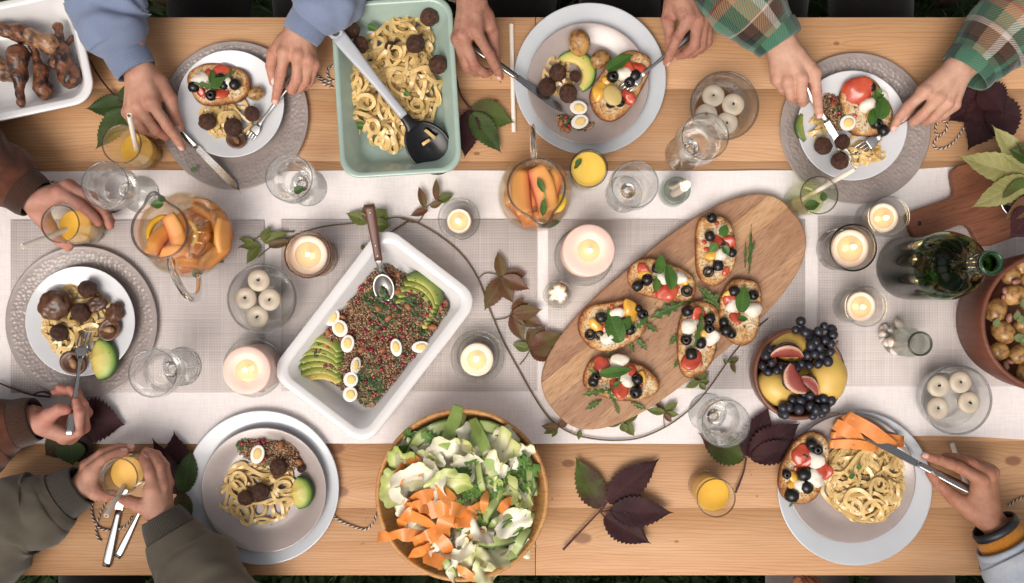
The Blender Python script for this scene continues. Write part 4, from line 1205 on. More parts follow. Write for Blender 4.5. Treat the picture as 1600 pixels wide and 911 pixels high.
# ---- pitchers
G_JUG = clear_thin('pitcher_glass', (0.995, 0.997, 0.995), 0.34, (0.95, 0.955, 0.95))
G_RIMP = clear_thin('pitcher_rim', (0.60, 0.58, 0.57), 0.8, (0.7, 0.7, 0.7))
def pitcher(x, y, rpx, bodypx, h, label, spout, handle, lobes, z0, body_amp=0.045, level=0.7):
    p = P(x, y, h + z0); r = rpx * U * (H - h) / H; rb = bodypx * U * 0.955
    g = empty('glass_pitcher', label, 'pitcher', (p.x, p.y, T + z0), 0, group='glass pitchers of fruit water')
    def wob(a, z):
        k = 1.0
        if lobes: k += body_amp * abs(math.cos(lobes * a / 2)) * math.exp(-((z - h * 0.34) / (h * 0.24)) ** 4) - body_amp * .5
        da = (a - spout + math.pi) % (2 * math.pi) - math.pi
        if z > h * 0.72: k += 0.34 * math.exp(-(da / 0.30) ** 2) * ((z - h * 0.72) / (h * 0.28)) ** 2
        return k
    out = [(rb * 0.80, 0.001), (rb * 0.9, 0.006), (rb, h * 0.22), (rb * 1.0, h * 0.42), (rb * 0.9, h * 0.62), (r * 0.95, h * 0.8), (r * 0.94, h * 0.88), (r, h)]
    out = [tuple(v) for v in smoothpts(out, 26)]
    w = 0.0028
    inn = [(a - w, max(b, 0.009)) for a, b in out[::-1]]
    prof = [(0, 0.001)] + out + [(out[-1][0] - w * .5, h + 0.0012)] + inn[:-2] + [(rb * 0.75, 0.009), (0, 0.0085)]
    obj('jug', lathe('jug', prof, 120, wob=wob), G_JUG, g)
    obj('rim', lathe('rim', [(out[-1][0] + 0.0003, h - 0.0015), (out[-1][0] + 0.0003, h + 0.0016), (out[-1][0] - w - 0.0003, h + 0.0016), (out[-1][0] - w - 0.0003, h - 0.0015)], 120, closed=True, wob=wob), G_RIMP, g)
    # liquid just inside the wall
    lv = h * level
    q = [(0, 0.0083)] + [(a - w * 0.86, b) for a, b in out if 0.0095 < b < lv]
    q += [(q[-1][0] * 0.985, lv), (0, lv)]
    obj('fruit_water', lathe('fruit_water', q, 120, wob=wob), G_PEACH, g)
    # handle
    c, s = math.cos(handle), math.sin(handle)
    hp = smoothpts([(r * 0.98 * c, r * 0.98 * s, h * 0.93), ((r + .022) * c, (r + .022) * s, h * 0.97), ((rb + .034) * c, (rb + .034) * s, h * 0.80), ((rb + .036) * c, (rb + .036) * s, h * 0.52), ((rb + .012) * c, (rb + .012) * s, h * 0.34), (rb * .99 * c, rb * .99 * s, h * 0.32)], 30)
    obj('handle', bar('handle', hp, [0.009, 0.008, 0.0075, 0.008], [0.0045, 0.004, 0.004], seg=12, up=(-s, c, 0.001)), G_SOLID, g)
    return g, p
PIT1 = pitcher(250, 360, 46, 66, 0.185, 'lobed glass pitcher of peach water beside the rust cuff', R(100), R(-74), 12, 0.0044)
PIT2 = pitcher(838, 293, 46, 59, 0.165, 'round glass pitcher of peach water touching the full juice glass', R(-78), R(93), 0, 0.003)

# ---- green bottle
def green_bottle():
    z0 = 0.0044; h = 0.30
    p = P(1549, 411, h + z0)
    g = empty('wine_bottle', 'large green glass bottle beside the potato bowl', 'bottle', (p.x, p.y, T + z0))
    rb = 0.0545
    out = [(rb * .9, 0.0), (rb, 0.006), (rb * 1.01, 0.06), (rb, 0.14), (rb * 0.97, 0.165), (rb * 0.8, 0.2), (rb * 0.48, 0.225), (0.0165, 0.25), (0.0155, 0.275), (0.0152, 0.288)]
    out = [tuple(v) for v in smoothpts(out, 34)] + [(0.0182, 0.289), (0.0184, 0.298), (0.017, 0.30)]
    inn = [(0.0118, 0.30), (0.0115, 0.27)] + [(a - 0.0035, b) for a, b in out[:31][::-1] if b > 0.012 and b < 0.262] + [(rb * .7, 0.012), (0, 0.028)]
    obj('bottle', lathe('bottle', [(0, 0.018), (rb * .6, 0.008)] + out + inn, 72), G_GREEN, g)
    lip = lathe('lip', [(0.0178, 0.3005), (0.0165, 0.3035), (0.0135, 0.3035), (0.0124, 0.3005)], 48, closed=True)
    obj('lip', fix_normals(lip), solid_glass('green_lip', (0.12, 0.42, 0.16), 1.5, 0.1), g)
    lv = 0.15
    q = [(0, 0.0282), (rb * .7 + .0004, 0.0123)] + [(a - 0.0032, b) for a, b in out if 0.014 < b < lv] + [(rb - .0046, lv), (0, lv)]
    obj('wine', lathe('wine', q, 72), solid_glass('dark_wine', (0.10, 0.14, 0.02), 1.33), g)
    return g
green_bottle()

# ---- candles
def wax_material(name, c, scale=0.012):
    t = NT(name); co = t.coords()
    t.bsdf(t.mix(t.rng(t.noise(co, 60, 3), 0.3, 0.7), c, tuple(v * 0.94 for v in c)), 0.4, t.bump(t.noise(co, 120, 3), 0.15, 0.0006), sss=0.9, ssr=(1.0, 0.55, 0.3), sscale=scale); return t.m
WAX = wax_material('ivory_wax', (0.78, 0.66, 0.57))
WAXP = wax_material('blush_wax', (0.78, 0.575, 0.52))
WAXT = wax_material('tealight_wax', (0.58, 0.51, 0.41), 0.004)
POOL = simple('melted_wax', (0.72, 0.52, 0.31), None, 30, 0.06, sss=0.6, ssr=(1, .5, .2), sscale=0.01, coat=0.6)
WICK = simple('burnt_wick', (0.015, 0.013, 0.012), None, 200, 0.9)
def flame_material():
    t = NT('flame'); co = t.n('TexCoord').outputs['Object']
    sx = t.n('SeparateXYZ'); t.set(sx.inputs[0], co)
    e = t.n('Emission'); t.set(e.inputs[0], t.ramp(t.rng(sx.outputs[2], 0.0, 0.022), [(0, (1.0, 0.55, 0.22)), (0.35, (1.0, 0.80, 0.50)), (1, (1.0, 0.72, 0.35))])); e.inputs[1].default_value = 9.0
    t.surf(e.outputs[0]); return t.m
FLAME = flame_material()
FLAME_ME = lathe('flame', [(0, 0), (0.0018, 0.001), (0.0034, 0.005), (0.0038, 0.009), (0.0026, 0.015), (0.0012, 0.021), (0, 0.025)], 16)
WICK_ME = tube('wick', smoothpts([(0, 0, 0), (0.0006, 0, 0.005), (0.002, 0.0005, 0.009)], 6), 0.0008, 6)
CANDLE_W = 0.010
def candle(x, y, rpx, ztop, h, label, mat=WAX, lit=True, pool=0.6, z_abs=None, power=1.0, lean=(0, 0)):
    """rpx: radius of the top as the photograph shows it; the candle stands h high with its top ztop above the table"""
    p = P(x, y, ztop); r = rpx * U * (H - ztop) / H
    g = empty('candle', label, 'candle', (p.x, p.y, T + ztop - h), random.uniform(0, 6), group='candles along the runner')
    top = h
    prof = [(0, 0), (r * .97, 0), (r, 0.002), (r, top - 0.003), (r * .985, top - 0.0008), (r * .95, top)]
    prof += [(r * pool * 1.08, top - 0.0012), (r * pool, top - 0.0032), (0, top - 0.0042)]
    obj('wax', lathe('wax', prof, 56), mat, g)
    if lit:
        obj('melt_pool', lathe('melt_pool', [(r * pool * 1.01, top - 0.0028), (r * pool * 0.9, top - 0.0026), (0, top - 0.0026)], 40), POOL, g)
    w = obj('wick', WICK_ME, WICK, g, (0, 0, top - 0.0035))
    if lit:
        f = obj('flame', FLAME_ME, FLAME, g, (0.0016, 0.0004, top + 0.0035), None, 1.5 if rpx < 12 else random.uniform(0.85, 1.15))
        l = bpy.data.lights.new('candle_light', 'POINT'); l.energy = CANDLE_W * power; l.color = (1.0, 0.68, 0.42); l.shadow_soft_size = 0.006
        lo = bpy.data.objects.new('candle_light', l); COL.objects.link(lo); lo.parent = g; lo.location = (0.001, 0, top + 0.030)
    return g, r
def holder(x, y, rpx, h, label, mat=G_THIN, rimmat=None, z0=0.0044, base=0.9, name='candle_holder', floor=0.008):
    p = P(x, y, h + z0); r = rpx * U * (H - h) / H; rb = r * base
    g = empty(name, label, 'candle holder', (p.x, p.y, T + z0), 0, group='glass candle holders')
    obj('wall', lathe('wall', [(0, 0), (rb * .96, 0), (rb, 0.002), (rb + (r - rb) * .6, h * .6), (r, h - .001), (r - .0008, h), (r - .0022, h), (r - .003, h - .0012), (rb + (r - rb) * .6 - .003, h * .6), (rb - .003, floor + .002), (rb - .006, floor), (0, floor)], 64), mat, g)
    obj('rim', lathe('rim', [(r + 0.0003, h - 0.0014), (r + 0.0002, h + 0.0006), (r - 0.0022, h + 0.0006), (r - 0.0026, h - 0.0014)], 64, closed=True), rimmat or G_RIMC, g)
    return g
G_RIMC = clear_thin('clear_rim', (0.84, 0.87, 0.85), 0.6, (0.85, 0.88, 0.86))
G_RIMD = clear_thin('dark_rim', (0.10, 0.09, 0.095), 1.0, (0.5, 0.5, 0.5))
G_RIMA = clear_thin('amber_rim', (0.33, 0.20, 0.16), 1.0, (0.5, 0.4, 0.35))
holder(717, 342, 33, 0.075, 'clear glass candle holder on the runner near the vine tips and pitcher')
candle(717, 345, 19, 0.040, 0.028, 'small lit candle in clear glass near the vine tips and pitcher', pool=0.75)
holder(481, 398, 37, 0.085, 'amber tinted glass candle holder touching the vine', G_AMBER, G_RIMA)
candle(481, 398, 30.5, 0.062, 0.049, 'wide lit candle in the amber tinted glass', pool=0.66)
holder(912, 401, 46, 0.018, 'low clear glass dish under the wide pillar candle at the bruschetta board', floor=0.006)
candle(920, 391, 41, 0.105, 0.094, 'wide lit pillar candle beside the round pitcher and bruschetta board', WAXP, pool=0.42, power=1.1)
holder(396, 574, 47, 0.018, 'low clear glass dish under the pillar candle near the white dish corner', floor=0.006)
candle(385, 579, 38, 0.095, 0.084, 'lit blush pillar candle between a stemmed glass and the white dish', WAXP, pool=0.45, power=1.1)
holder(746, 558, 42, 0.030, 'low wide glass dish between the white baking dish and the vine', floor=0.006)
holder(747, 556, 33, 0.022, 'small inner glass cup between the white baking dish and the vine', z0=0.0115, floor=0.005)
candle(745, 562, 26, 0.045, 0.028, 'lit candle in low glass between the white baking dish and the vine', pool=0.58)
holder(1333, 387, 37, 0.085, 'dark rimmed smoky glass candle holder beside the green bottle', G_GREY, G_RIMD)
candle(1329, 388, 29.5, 0.062, 0.049, 'wide lit candle in the dark rimmed smoky glass', pool=0.68)
holder(1389, 338, 32, 0.080, 'clear glass candle holder touching the cutting board handle', z0=0.002)
candle(1381, 340, 23, 0.050, 0.038, 'lit candle in clear glass touching the cutting board handle', pool=0.7)
holder(1353, 479, 32, 0.080, 'clear glass candle holder below the dark rimmed one, beside the bottle')
candle(1346, 479, 23, 0.050, 0.036, 'lit candle in clear glass between the bottle and the drip covered jar', pool=0.7)
# little jars with candle stubs and dripped wax
def drips(g, r, z, n, mat, seed, spread=1.0, thick=1.0, ang=None):
    rd = random.Random(seed)
    for i in range(n):
        a = rd.uniform(0, 6.28) if ang is None else rd.gauss(ang, 0.7); L = rd.uniform(0.4, 1.0)
        q = [(r * 0.5 * math.cos(a), r * .5 * math.sin(a), z + 0.002), (r * 1.02 * math.cos(a), r * 1.02 * math.sin(a), z), (r * 1.1 * math.cos(a), r * 1.1 * math.sin(a), z * (1 - L * .6)), (r * (1.1 + .2 * spread * L) * math.cos(a), r * (1.1 + .2 * spread * L) * math.sin(a), max(0.003, z * (1 - L)))]
        obj('wax_drip', tube('wax_drip', smoothpts(q, 10), [0.003 * thick, 0.004 * thick, 0.0035 * thick, 0.005 * thick, 0.003 * thick], 8), mat, g)
holder(872, 461, 23, 0.045, 'tiny glass jar with a burning stub, beside the vine leaves', G_THIN, None, 0.0044, 0.95)
g, _ = candle(872, 459, 10, 0.050, 0.040, 'thin burning candle stub in a tiny jar beside the vine leaves', pool=0.5, power=1.6)
drips(g, 0.011, 0.038, 9, WAX, 4, 1.6, 1.3)
holder(1058, 297, 21, 0.050, 'tiny greenish glass jar holding a dripping candle, by the stemmed glass', clear_thin('greenish_glass', (0.95, 0.98, 0.96), 0.6, (0.8, 0.88, 0.84)), None, 0.002, 1.1)
g, _ = candle(1070, 292, 7, 0.115, 0.105, 'dripping taper burning in a tiny greenish jar', pool=0.4, power=1.8)
drips(g, 0.0075, 0.10, 9, WAX, 9, 4.0, 1.1, 0.2)
def wax_jar():
    x, y, h = 1436, 537, 0.10
    p = P(x, y, h)
    g = empty('glass_jar', 'small glass bottle caked in dripped wax, between the potato bowl and candle', 'jar', (p.x, p.y, T + 0.0044))
    r = 0.019
    obj('wall', lathe('wall', [(0, 0), (r * 1.25, 0), (r * 1.3, 0.003), (r * 1.3, h * .62), (r * 1.0, h * .76), (r * .98, h - .004), (r * 1.05, h - .003), (r * 1.05, h), (r * .9, h), (r * .88, h * .78), (r * 1.18, h * .6), (r * 1.18, 0.006), (0, 0.005)], 48), clear_thin('jar_glass', (0.93, 0.95, 0.93), 0.6, (0.82, 0.86, 0.82)), g)
    obj('rim', lathe('rim', [(r * 1.06, h - 0.0015), (r * 1.05, h + .001), (r * .9, h + .001), (r * .88, h - .0015)], 48, closed=True), clear_thin('jar_rim', (0.45, 0.47, 0.42), 1.0, (0.5, 0.5, 0.5)), g)
    rd = random.Random(5)
    wx = wax_material('dirty_wax', (0.80, 0.72, 0.66), 0.008)
    for i in range(16):
        a = rd.gauss(2.6, 0.8); k = r * rd.uniform(1.15, 1.65); z = h * rd.uniform(0.05, 0.66) * (1.9 - k / r)
        obj('wax_lump', blob('wax_lump', rd.uniform(.005, .009), rd.uniform(.004, .007), rd.uniform(.005, .012), 2, 0.0022, 160, i), wx, g, (k * math.cos(a), k * math.sin(a), max(0.005, z)), (0, 0, rd.uniform(0, 6)))
wax_jar()

# ---- bowls of floating candles
def float_bowl(x, y, rpx, h, label, spots, words, where):
    z0 = 0.0005 if y < 300 else 0.0044 if y < 500 else 0.002
    p = P(x, y, h + z0); r = rpx * U * (H - h) / H
    g = empty('glass_bowl', label, 'glass bowl', (p.x, p.y, T + z0), group='clear bowls of floating candles')
    out = [tuple(v) for v in smoothpts([(r * .62, 0), (r * .72, 0.004), (r * .9, h * .4), (r * .98, h * .75), (r, h)], 14)]
    inn = [(a - 0.003, b + (0.004 if b < .01 else 0)) for a, b in out[::-1]]
    obj('wall', lathe('wall', [(0, 0)] + out + [(r - .0015, h + .001)] + inn + [(0, 0.005)], 72), G_WINE, g)
    obj('rim', lathe('rim', [(r + 0.0002, h - 0.0012), (r + 0.0001, h + 0.0012), (r - 0.0028, h + 0.0012), (r - 0.0032, h - 0.0012)], 72, closed=True), G_RIMW, g)
    lv = h * .55
    q = [(0, 0.0048)] + [(a - 0.0027, b) for a, b in out if 0.006 < b < lv]; q += [(q[-1][0] * .99, lv), (0, lv)]
    obj('water', lathe('water', q, 72), G_WATER, g)
    for (sx, sy), wd in zip(spots, words):
        q = P(sx, sy, z0 + lv + 0.006); rr = 17.5 * U * (H - lv) / H
        c = empty('floating_candle', f'cream floating candle {wd} in the glass bowl {where}', 'candle', (q.x, q.y, T + z0 + lv - 0.012), random.uniform(0, 6), group='floating candles')
        obj('wax', lathe('wax', [(0, 0), (rr * .55, 0.001), (rr * .85, 0.006), (rr, 0.014), (rr * .985, 0.017), (rr * .9, 0.0192), (rr * .6, 0.0203), (rr * .35, 0.0196), (rr * .2, 0.0180), (0, 0.0166)], 40), WAXT, c)
        obj('wick', bar('wick', [(0, 0, 0.016), (0, 0, 0.02), (0.0015, 0, 0.0235)], 0.0016, 0.0014, seg=6, up=(0, 1, 0)), WICK, c)
        obj('scorch', lathe('scorch', [(rr * .15, 0.0170), (rr * .1, 0.0172), (0, 0.0171)], 20), SOOT, c)
SOOT = simple('sooty_wax', (0.13, 0.125, 0.13), (0.07, 0.068, 0.07), 200, 0.5)
float_bowl(1132, 165, 54, 0.065, 'clear glass bowl of floating candles on bare wood near the plaid sleeve', [(1115, 149), (1146, 163), (1104, 179), (1136, 192)], ['nearest the table edge', 'nearest the charger', 'nearest the blue plate', 'under the tall glass'], 'by the plaid sleeve')
float_bowl(409, 467, 54, 0.065, 'clear glass bowl of floating candles between pitcher and white baking dish', [(404, 438), (383, 466), (421, 468), (402, 495)], ['nearest the vine', 'nearest the pitcher', 'nearest the dish', 'nearest the pillar candle'], 'at the white dish')
float_bowl(1495, 625, 55, 0.065, 'clear glass bowl of floating candles below the potato bowl', [(1467, 603), (1501, 597), (1466, 638), (1515, 629)], ['nearest the waxy jar', 'nearest the potatoes', 'nearest the pasta plate', 'farthest from the pasta plate'], 'below the potato bowl')
# ---------------------------------------------------------------- food
def two_tone_attr(name, attr, stops, rough=0.45, nscale=70, namp=0.15, bump=0.2, sss=0.0, ssr=(1, .5, .2), sscale=0.004, coat=0.0, lo=-1.0, hi=1.0, bscale=200, speck=None):
    t = NT(name); co = t.coords()
    f = t.math('ADD', t.rng(t.attr(attr), lo, hi), t.math('MULTIPLY', t.math('SUBTRACT', t.noise(co, nscale, 4), 0.5), namp * 2))
    col = t.ramp(f, stops)
    if speck: col = t.mix(t.rng(t.noise(co, speck[1], 2), speck[2], speck[2] + 0.06), col, speck[0])
    kw = dict(sss=sss, ssr=ssr, sscale=sscale) if sss else {}
    t.bsdf(col, rough, t.bump(t.noise(co, bscale, 3), bump, 0.0008), coat=coat, **kw); MATS[name] = t.m
    return t.m
PASTA = simple('tagliatelle', (0.72, 0.525, 0.235), (0.60, 0.40, 0.145), 60, 0.28, 0.12, sss=0.15, ssr=(1, .7, .3), sscale=0.004, obj_var=0.13, coat=0.15)
MEAT = simple('fried_meatball', (0.030, 0.0115, 0.0075), (0.125, 0.046, 0.022), 3.2, 0.55, 1.0, 11, 0.004, coat=0.05, obj_var=0.2)
def bread_material():
    t = NT('toasted_bread'); co = t.coords()
    blot = t.noise(co, 55, 4); fine = t.noise(co, 190, 3); hole = t.noise(co, 330, 2)
    f = t.math('ADD', t.attr('crust'), t.math('ADD', t.math('MULTIPLY', t.math('SUBTRACT', blot, 0.45), 1.5), t.math('MULTIPLY', t.math('SUBTRACT', fine, 0.5), 0.7)))
    col = t.ramp(f, [(0.0, (0.72, 0.60, 0.43)), (0.22, (0.66, 0.48, 0.27)), (0.45, (0.54, 0.29, 0.105)), (0.75, (0.36, 0.145, 0.048)), (1.0, (0.19, 0.065, 0.024))])
    col = t.mix(t.math('MULTIPLY', t.rng(hole, 0.60, 0.68), t.rng(t.attr('crust'), 0.5, 0.2)), col, (0.42, 0.25, 0.12))
    t.bsdf(col, 0.78, t.bump(t.math('ADD', t.rng(hole, 0.68, 0.55), fine), 0.9, 0.002)); return t.m
BREAD = bread_material()
OLIVE = simple('black_olive', (0.004, 0.0035, 0.004), (0.008, 0.006, 0.007), 60, 0.34, coat=0.08)
MOZZ = simple('mozzarella', (0.80, 0.755, 0.67), (0.76, 0.70, 0.59), 50, 0.4, 0.15, sss=0.3, ssr=(1, .9, .7), sscale=0.004)
TOMATO = simple('tomato', (0.42, 0.045, 0.022), (0.55, 0.085, 0.035), 90, 0.25, 0.3, 140, coat=0.4, sss=0.15, ssr=(1, .2, .1))
YTOM = simple('yellow_tomato', (0.68, 0.34, 0.035), (0.72, 0.42, 0.06), 60, 0.25, 0.2, 140, coat=0.4)
def leafy(name, c1, c2, vein=(0.25, 0.3, 0.1), rough=0.4, veins=8, amount=0.35, nscale=25, coat=0.1, lo=0.4, hi=0.6, back=None):
    t = NT(name); co = t.coords(); uv = t.n('UVMap').outputs[0]
    sx = t.n('SeparateXYZ'); t.set(sx.inputs[0], uv)
    s = t.math('ABSOLUTE', sx.outputs[0])
    mid = t.rng(s, 0.02, 0.06, 1.0, 0.0)
    sv = t.math('ABSOLUTE', t.math('SUBTRACT', t.math('FRACT', t.math('MULTIPLY', t.math('SUBTRACT', sx.outputs[1], t.math('MULTIPLY', s, 0.22)), veins)), 0.5))
    side = t.rng(sv, 0.03, 0.09, 0.8, 0.0)
    v = t.math('MAXIMUM', mid, side)
    nz = t.noise(co, nscale, 4)
    col = t.mix(t.rng(nz, lo, hi), c1, c2)
    col = t.mix(t.math('MULTIPLY', v, amount), col, vein)
    nrm = t.bump(t.math('ADD', t.math('MULTIPLY', sv, 0.8), t.math('MULTIPLY', nz, 0.8)), 0.25, 0.001)
    b = t.bsdf(col, rough, nrm, coat=coat, spec=0.25)
    tr = t.n('BsdfTranslucent'); t.set(tr.inputs[0], col)
    mx = t.n('MixShader', {0: 0.12}); t.t.links.new(b.outputs[0], mx.inputs[1]); t.t.links.new(tr.outputs[0], mx.inputs[2]); t.surf(mx.outputs[0])
    MATS[name] = t.m
    return t.m
BASIL = leafy('basil', (0.045, 0.115, 0.022), (0.075, 0.165, 0.03), (0.16, 0.25, 0.07), 0.35)
ROCKET = leafy('rocket', (0.06, 0.12, 0.03), (0.09, 0.16, 0.04), (0.2, 0.28, 0.1), 0.45)
HERB = simple('herb_green', (0.022, 0.06, 0.014), (0.045, 0.10, 0.02), 90, 0.5)
POTATO = simple('roast_potato', (0.44, 0.25, 0.08), (0.15, 0.06, 0.022), 2.0, 0.42, 0.4, 5, 0.001, coat=0.2, lo=0.42, hi=0.66, obj_var=0.15)
MUSH = simple('grilled_mushroom', (0.15, 0.06, 0.025), (0.04, 0.017, 0.010), 60, 0.4, 0.7, 160, 0.002, coat=0.25, lo=0.25, hi=0.75, detail=7)
MUSHP = simple('mushroom_flesh', (0.42, 0.26, 0.13), (0.16, 0.07, 0.03), 90, 0.5, 0.4)
EGGW = simple('egg_white', (0.80, 0.77, 0.72), None, 40, 0.3, sss=0.3, ssr=(1, .9, .8), sscale=0.004)
YOLK = simple('egg_yolk', (0.78, 0.54, 0.16), (0.74, 0.60, 0.28), 120, 0.55, 0.3)
AVO = two_tone_attr('avocado', 'across', [(0.0, (0.62, 0.47, 0.13)), (0.45, (0.60, 0.50, 0.14)), (0.72, (0.40, 0.46, 0.10)), (0.88, (0.15, 0.27, 0.05)), (0.97, (0.035, 0.07, 0.018))], 0.42, 40, 0.05, 0.15, speck=((0.12, 0.10, 0.03), 240, 0.66))
AVO2 = two_tone_attr('avocado_green', 'across', [(0.0, (0.40, 0.40, 0.10)), (0.35, (0.20, 0.26, 0.05)), (0.75, (0.085, 0.14, 0.025)), (0.97, (0.03, 0.06, 0.015))], 0.42, 40, 0.05, 0.15, speck=((0.03, 0.04, 0.012), 240, 0.64))
POM = simple('pomegranate', (0.20, 0.008, 0.022), (0.32, 0.02, 0.04), 200, 0.15, coat=0.5)
ALMOND = simple('almond', (0.36, 0.135, 0.05), (0.28, 0.095, 0.035), 120, 0.5, 0.3)
CASHEW = simple('cashew', (0.60, 0.42, 0.24), (0.52, 0.33, 0.17), 90, 0.5, 0.2)
PEACH = two_tone_attr('peach', 'across', [(0.0, (0.72, 0.34, 0.09)), (0.6, (0.80, 0.34, 0.085)), (0.9, (0.60, 0.17, 0.055)), (1.0, (0.40, 0.05, 0.05))], 0.45, 30, 0.1, 0.3)
LEMON = simple('lemon_peel', (0.80, 0.52, 0.03), (0.74, 0.45, 0.03), 60, 0.35, 0.2)
CARROT = simple('carrot', (0.70, 0.215, 0.04), (0.76, 0.29, 0.07), 45, 0.35, 0.15, 200, sss=0.1, ssr=(1, .4, .1), obj_var=0.1, coat=0.1)
PEAR = simple('pear_skin', (0.66, 0.46, 0.11), (0.62, 0.36, 0.09), 30, 0.4, 0.15, 300, lo=0.35, hi=0.75)
GRAPE = simple('black_grape', (0.008, 0.008, 0.014), (0.026, 0.028, 0.042), 60, 0.38, lo=0.35, hi=0.7, coat=0.1, obj_var=0.3)
GSTEM = simple('grape_stem', (0.16, 0.07, 0.035), None, 80, 0.7)
FIGIN = two_tone_attr('fig_flesh', 'across', [(0.0, (0.17, 0.016, 0.012)), (0.72, (0.27, 0.045, 0.028)), (0.9, (0.58, 0.36, 0.24)), (0.97, (0.5, 0.3, 0.2))], 0.35, 500, 0.3, 0.8, bscale=500, coat=0.3)
FIGSK = simple('fig_skin', (0.03, 0.012, 0.022), (0.05, 0.02, 0.03), 60, 0.45)
CHICK = simple('grilled_chicken', (0.19, 0.066, 0.024), (0.016, 0.007, 0.005), 48, 0.36, 0.9, 130, 0.003, coat=0.3, lo=0.42, hi=0.60, detail=6)
CHICKP = simple('grilled_chicken_pale', (0.36, 0.185, 0.085), (0.05, 0.018, 0.009), 46, 0.38, 0.9, 130, 0.003, coat=0.25, lo=0.45, hi=0.66, detail=6)

def leaf_mesh(name, L, W, teeth=0, depth=0.12, fold=0.25, curl=0.15, seed=0, p=0.72, q=0.85, cols=4, tip=0.0, lobes=None, wavy=0.02):
    n = max(16, teeth * 3)
    rd = random.Random(seed); ph = rd.uniform(0, 50)
    V, UVs, F = [], [], []
    m = cols * 2 + 1
    for i in range(n + 1):
        t = i / n
        w = W * max(0.0, math.sin(math.pi * min(1, t) ** p)) ** q
        if tip and t > 0.8: w *= 1 - tip * (t - 0.8) / 0.2
        if lobes: w *= 1 - lobes[1] * (0.5 + 0.5 * math.cos(2 * math.pi * t * lobes[0])) * min(1, t * 4)
        saw = (t * teeth) % 1.0 if teeth else 0
        bend = math.sin(t * 1.4 - 0.3) * curl
        for j in range(m):
            s = (j / cols) - 1
            e = abs(s) ** 4
            ww = w * (1 - depth * e * saw) if teeth else w
            y = s * ww
            x = t * L - (abs(s) * 0.04 * L if 0 < i < n else 0) - (e * depth * 0.35 * L / max(teeth, 1) if teeth else 0)
            z = fold * abs(y) + wavy * L * mnoise.noise(Vector((t * 4 + ph, s * 1.5, ph))) * min(1, abs(s) + .3) - curl * L * t * t * 0.5
            V.append((x, y, z)); UVs.append((s, t))
    for i in range(n):
        for j in range(m - 1):
            a = i * m + j; F.append((a, a + m, a + m + 1, a + 1))
    return mesh(name, V, F, uv=UVs)

def aim_leaf(o, a, b, roll=0.0):
    x = (b - a).normalized(); y = Vector((0, 0, 1)).cross(x).normalized(); z = x.cross(y)
    mm_ = Matrix((x, y, z)).transposed().to_4x4() @ Matrix.Rotation(roll, 4, 'X')
    o.rotation_euler = mm_.to_euler(); o.location = a
    return o
def put_leaf(name, parent, a, b, wpx, mat, seed, teeth=0, depth=0.12, roll=0.0, **kw):
    """leaf from world point a (stalk) to b (tip), as a part of parent"""
    L = (b - a).length
    o = obj(name, leaf_mesh(name, L, wpx * U / 2, teeth, depth, seed=seed, **kw), mat, parent)
    aim_leaf(o, a, b, roll)
    o.location = a - parent.location
    return o

# ---- bread with toppings
def bread_mesh(a, b, t, seed):
    N = 56; V, F, C = [], [], []
    rd = random.Random(seed); k1, k2 = rd.uniform(0, 9), rd.uniform(0, 9)
    rings = [(0.0, t), (0.35, t), (0.65, t), (0.85, t * 0.99), (0.94, t * 0.93), (0.985, t * 0.78), (1.0, t * 0.5), (0.98, t * 0.2), (0.94, 0.0), (0.0, 0.0)]
    cr = [0, 0, 0.08, 0.3, 0.6, 0.85, 1, 1, 1, 0.5]
    for (s, z), c in zip(rings, cr):
        for i in range(N):
            th = 2 * math.pi * i / N
            ex = 2.5
            rr = (abs(math.cos(th)) ** ex + abs(math.sin(th)) ** ex) ** (-1 / ex)
            rr *= 1 + 0.07 * math.sin(2 * th + k1) + 0.02 * math.sin(5 * th + k1 * 2) + 0.04 * math.sin(3 * th + k2) + 0.03 * mnoise.noise(Vector((math.cos(th) * 2.5, math.sin(th) * 2.5, k1)))
            x, y = a * rr * s * math.cos(th), b * rr * s * math.sin(th)
            dz = 0.0024 * mnoise.noise(Vector((x * 150, y * 150, k2))) if z > t * 0.9 else 0
            V.append((x, y, z + dz)); C.append(c)
    for i in range(len(rings) - 1):
        for k in range(N):
            j = (k + 1) % N; F.append((i * N + k, (i + 1) * N + k, (i + 1) * N + j, i * N + j))
    me = mesh('bread', V, F, attrs={'crust': C})
    bm = bmesh.new(); bm.from_mesh(me); bmesh.ops.remove_doubles(bm, verts=bm.verts, dist=1e-6); bmesh.ops.recalc_face_normals(bm, faces=bm.faces); bm.to_mesh(me); bm.free()
    return me
_tm = {
    'olive': [fix_normals(lathe('olive', [(0.0022, 0.0075), (0.0035, 0.0078), (0.0068, 0.0055), (0.0080, 0.0), (0.0068, -0.0055), (0.0035, -0.0076), (0.0022, -0.0074), (0.0020, 0.0)], 24, closed=True))],
    'ring': [fix_normals(lathe('olive', [(0.0034, 0.0022), (0.0058, 0.0034), (0.0080, 0.0018), (0.0082, -0.0018), (0.0060, -0.0034), (0.0034, -0.0022)], 24, closed=True))],
    'mozz': [blob('mozzarella', 0.0125, 0.0095, 0.0062, 3, 0.0022, 90, s) for s in range(4)],
    'tomato': [blob('tomato', 0.0155, 0.0115, 0.0042, 3, 0.0022, 80, 10 + s) for s in range(4)],
    'yellow': [blob('yellow_tomato', 0.0140, 0.0085, 0.0048, 3, 0.0022, 80, 20 + s) for s in range(3)],
}
_herbm = blob('herb_bit', 0.0140, 0.0085, 0.0048, 2, 0.002, 80, 3)
_tmat = {'olive': OLIVE, 'ring': OLIVE, 'mozz': MOZZ, 'tomato': TOMATO, 'yellow': YTOM}
_tname = {'olive': 'olive', 'ring': 'olive', 'mozz': 'mozzarella', 'tomato': 'tomato', 'yellow': 'yellow_tomato'}
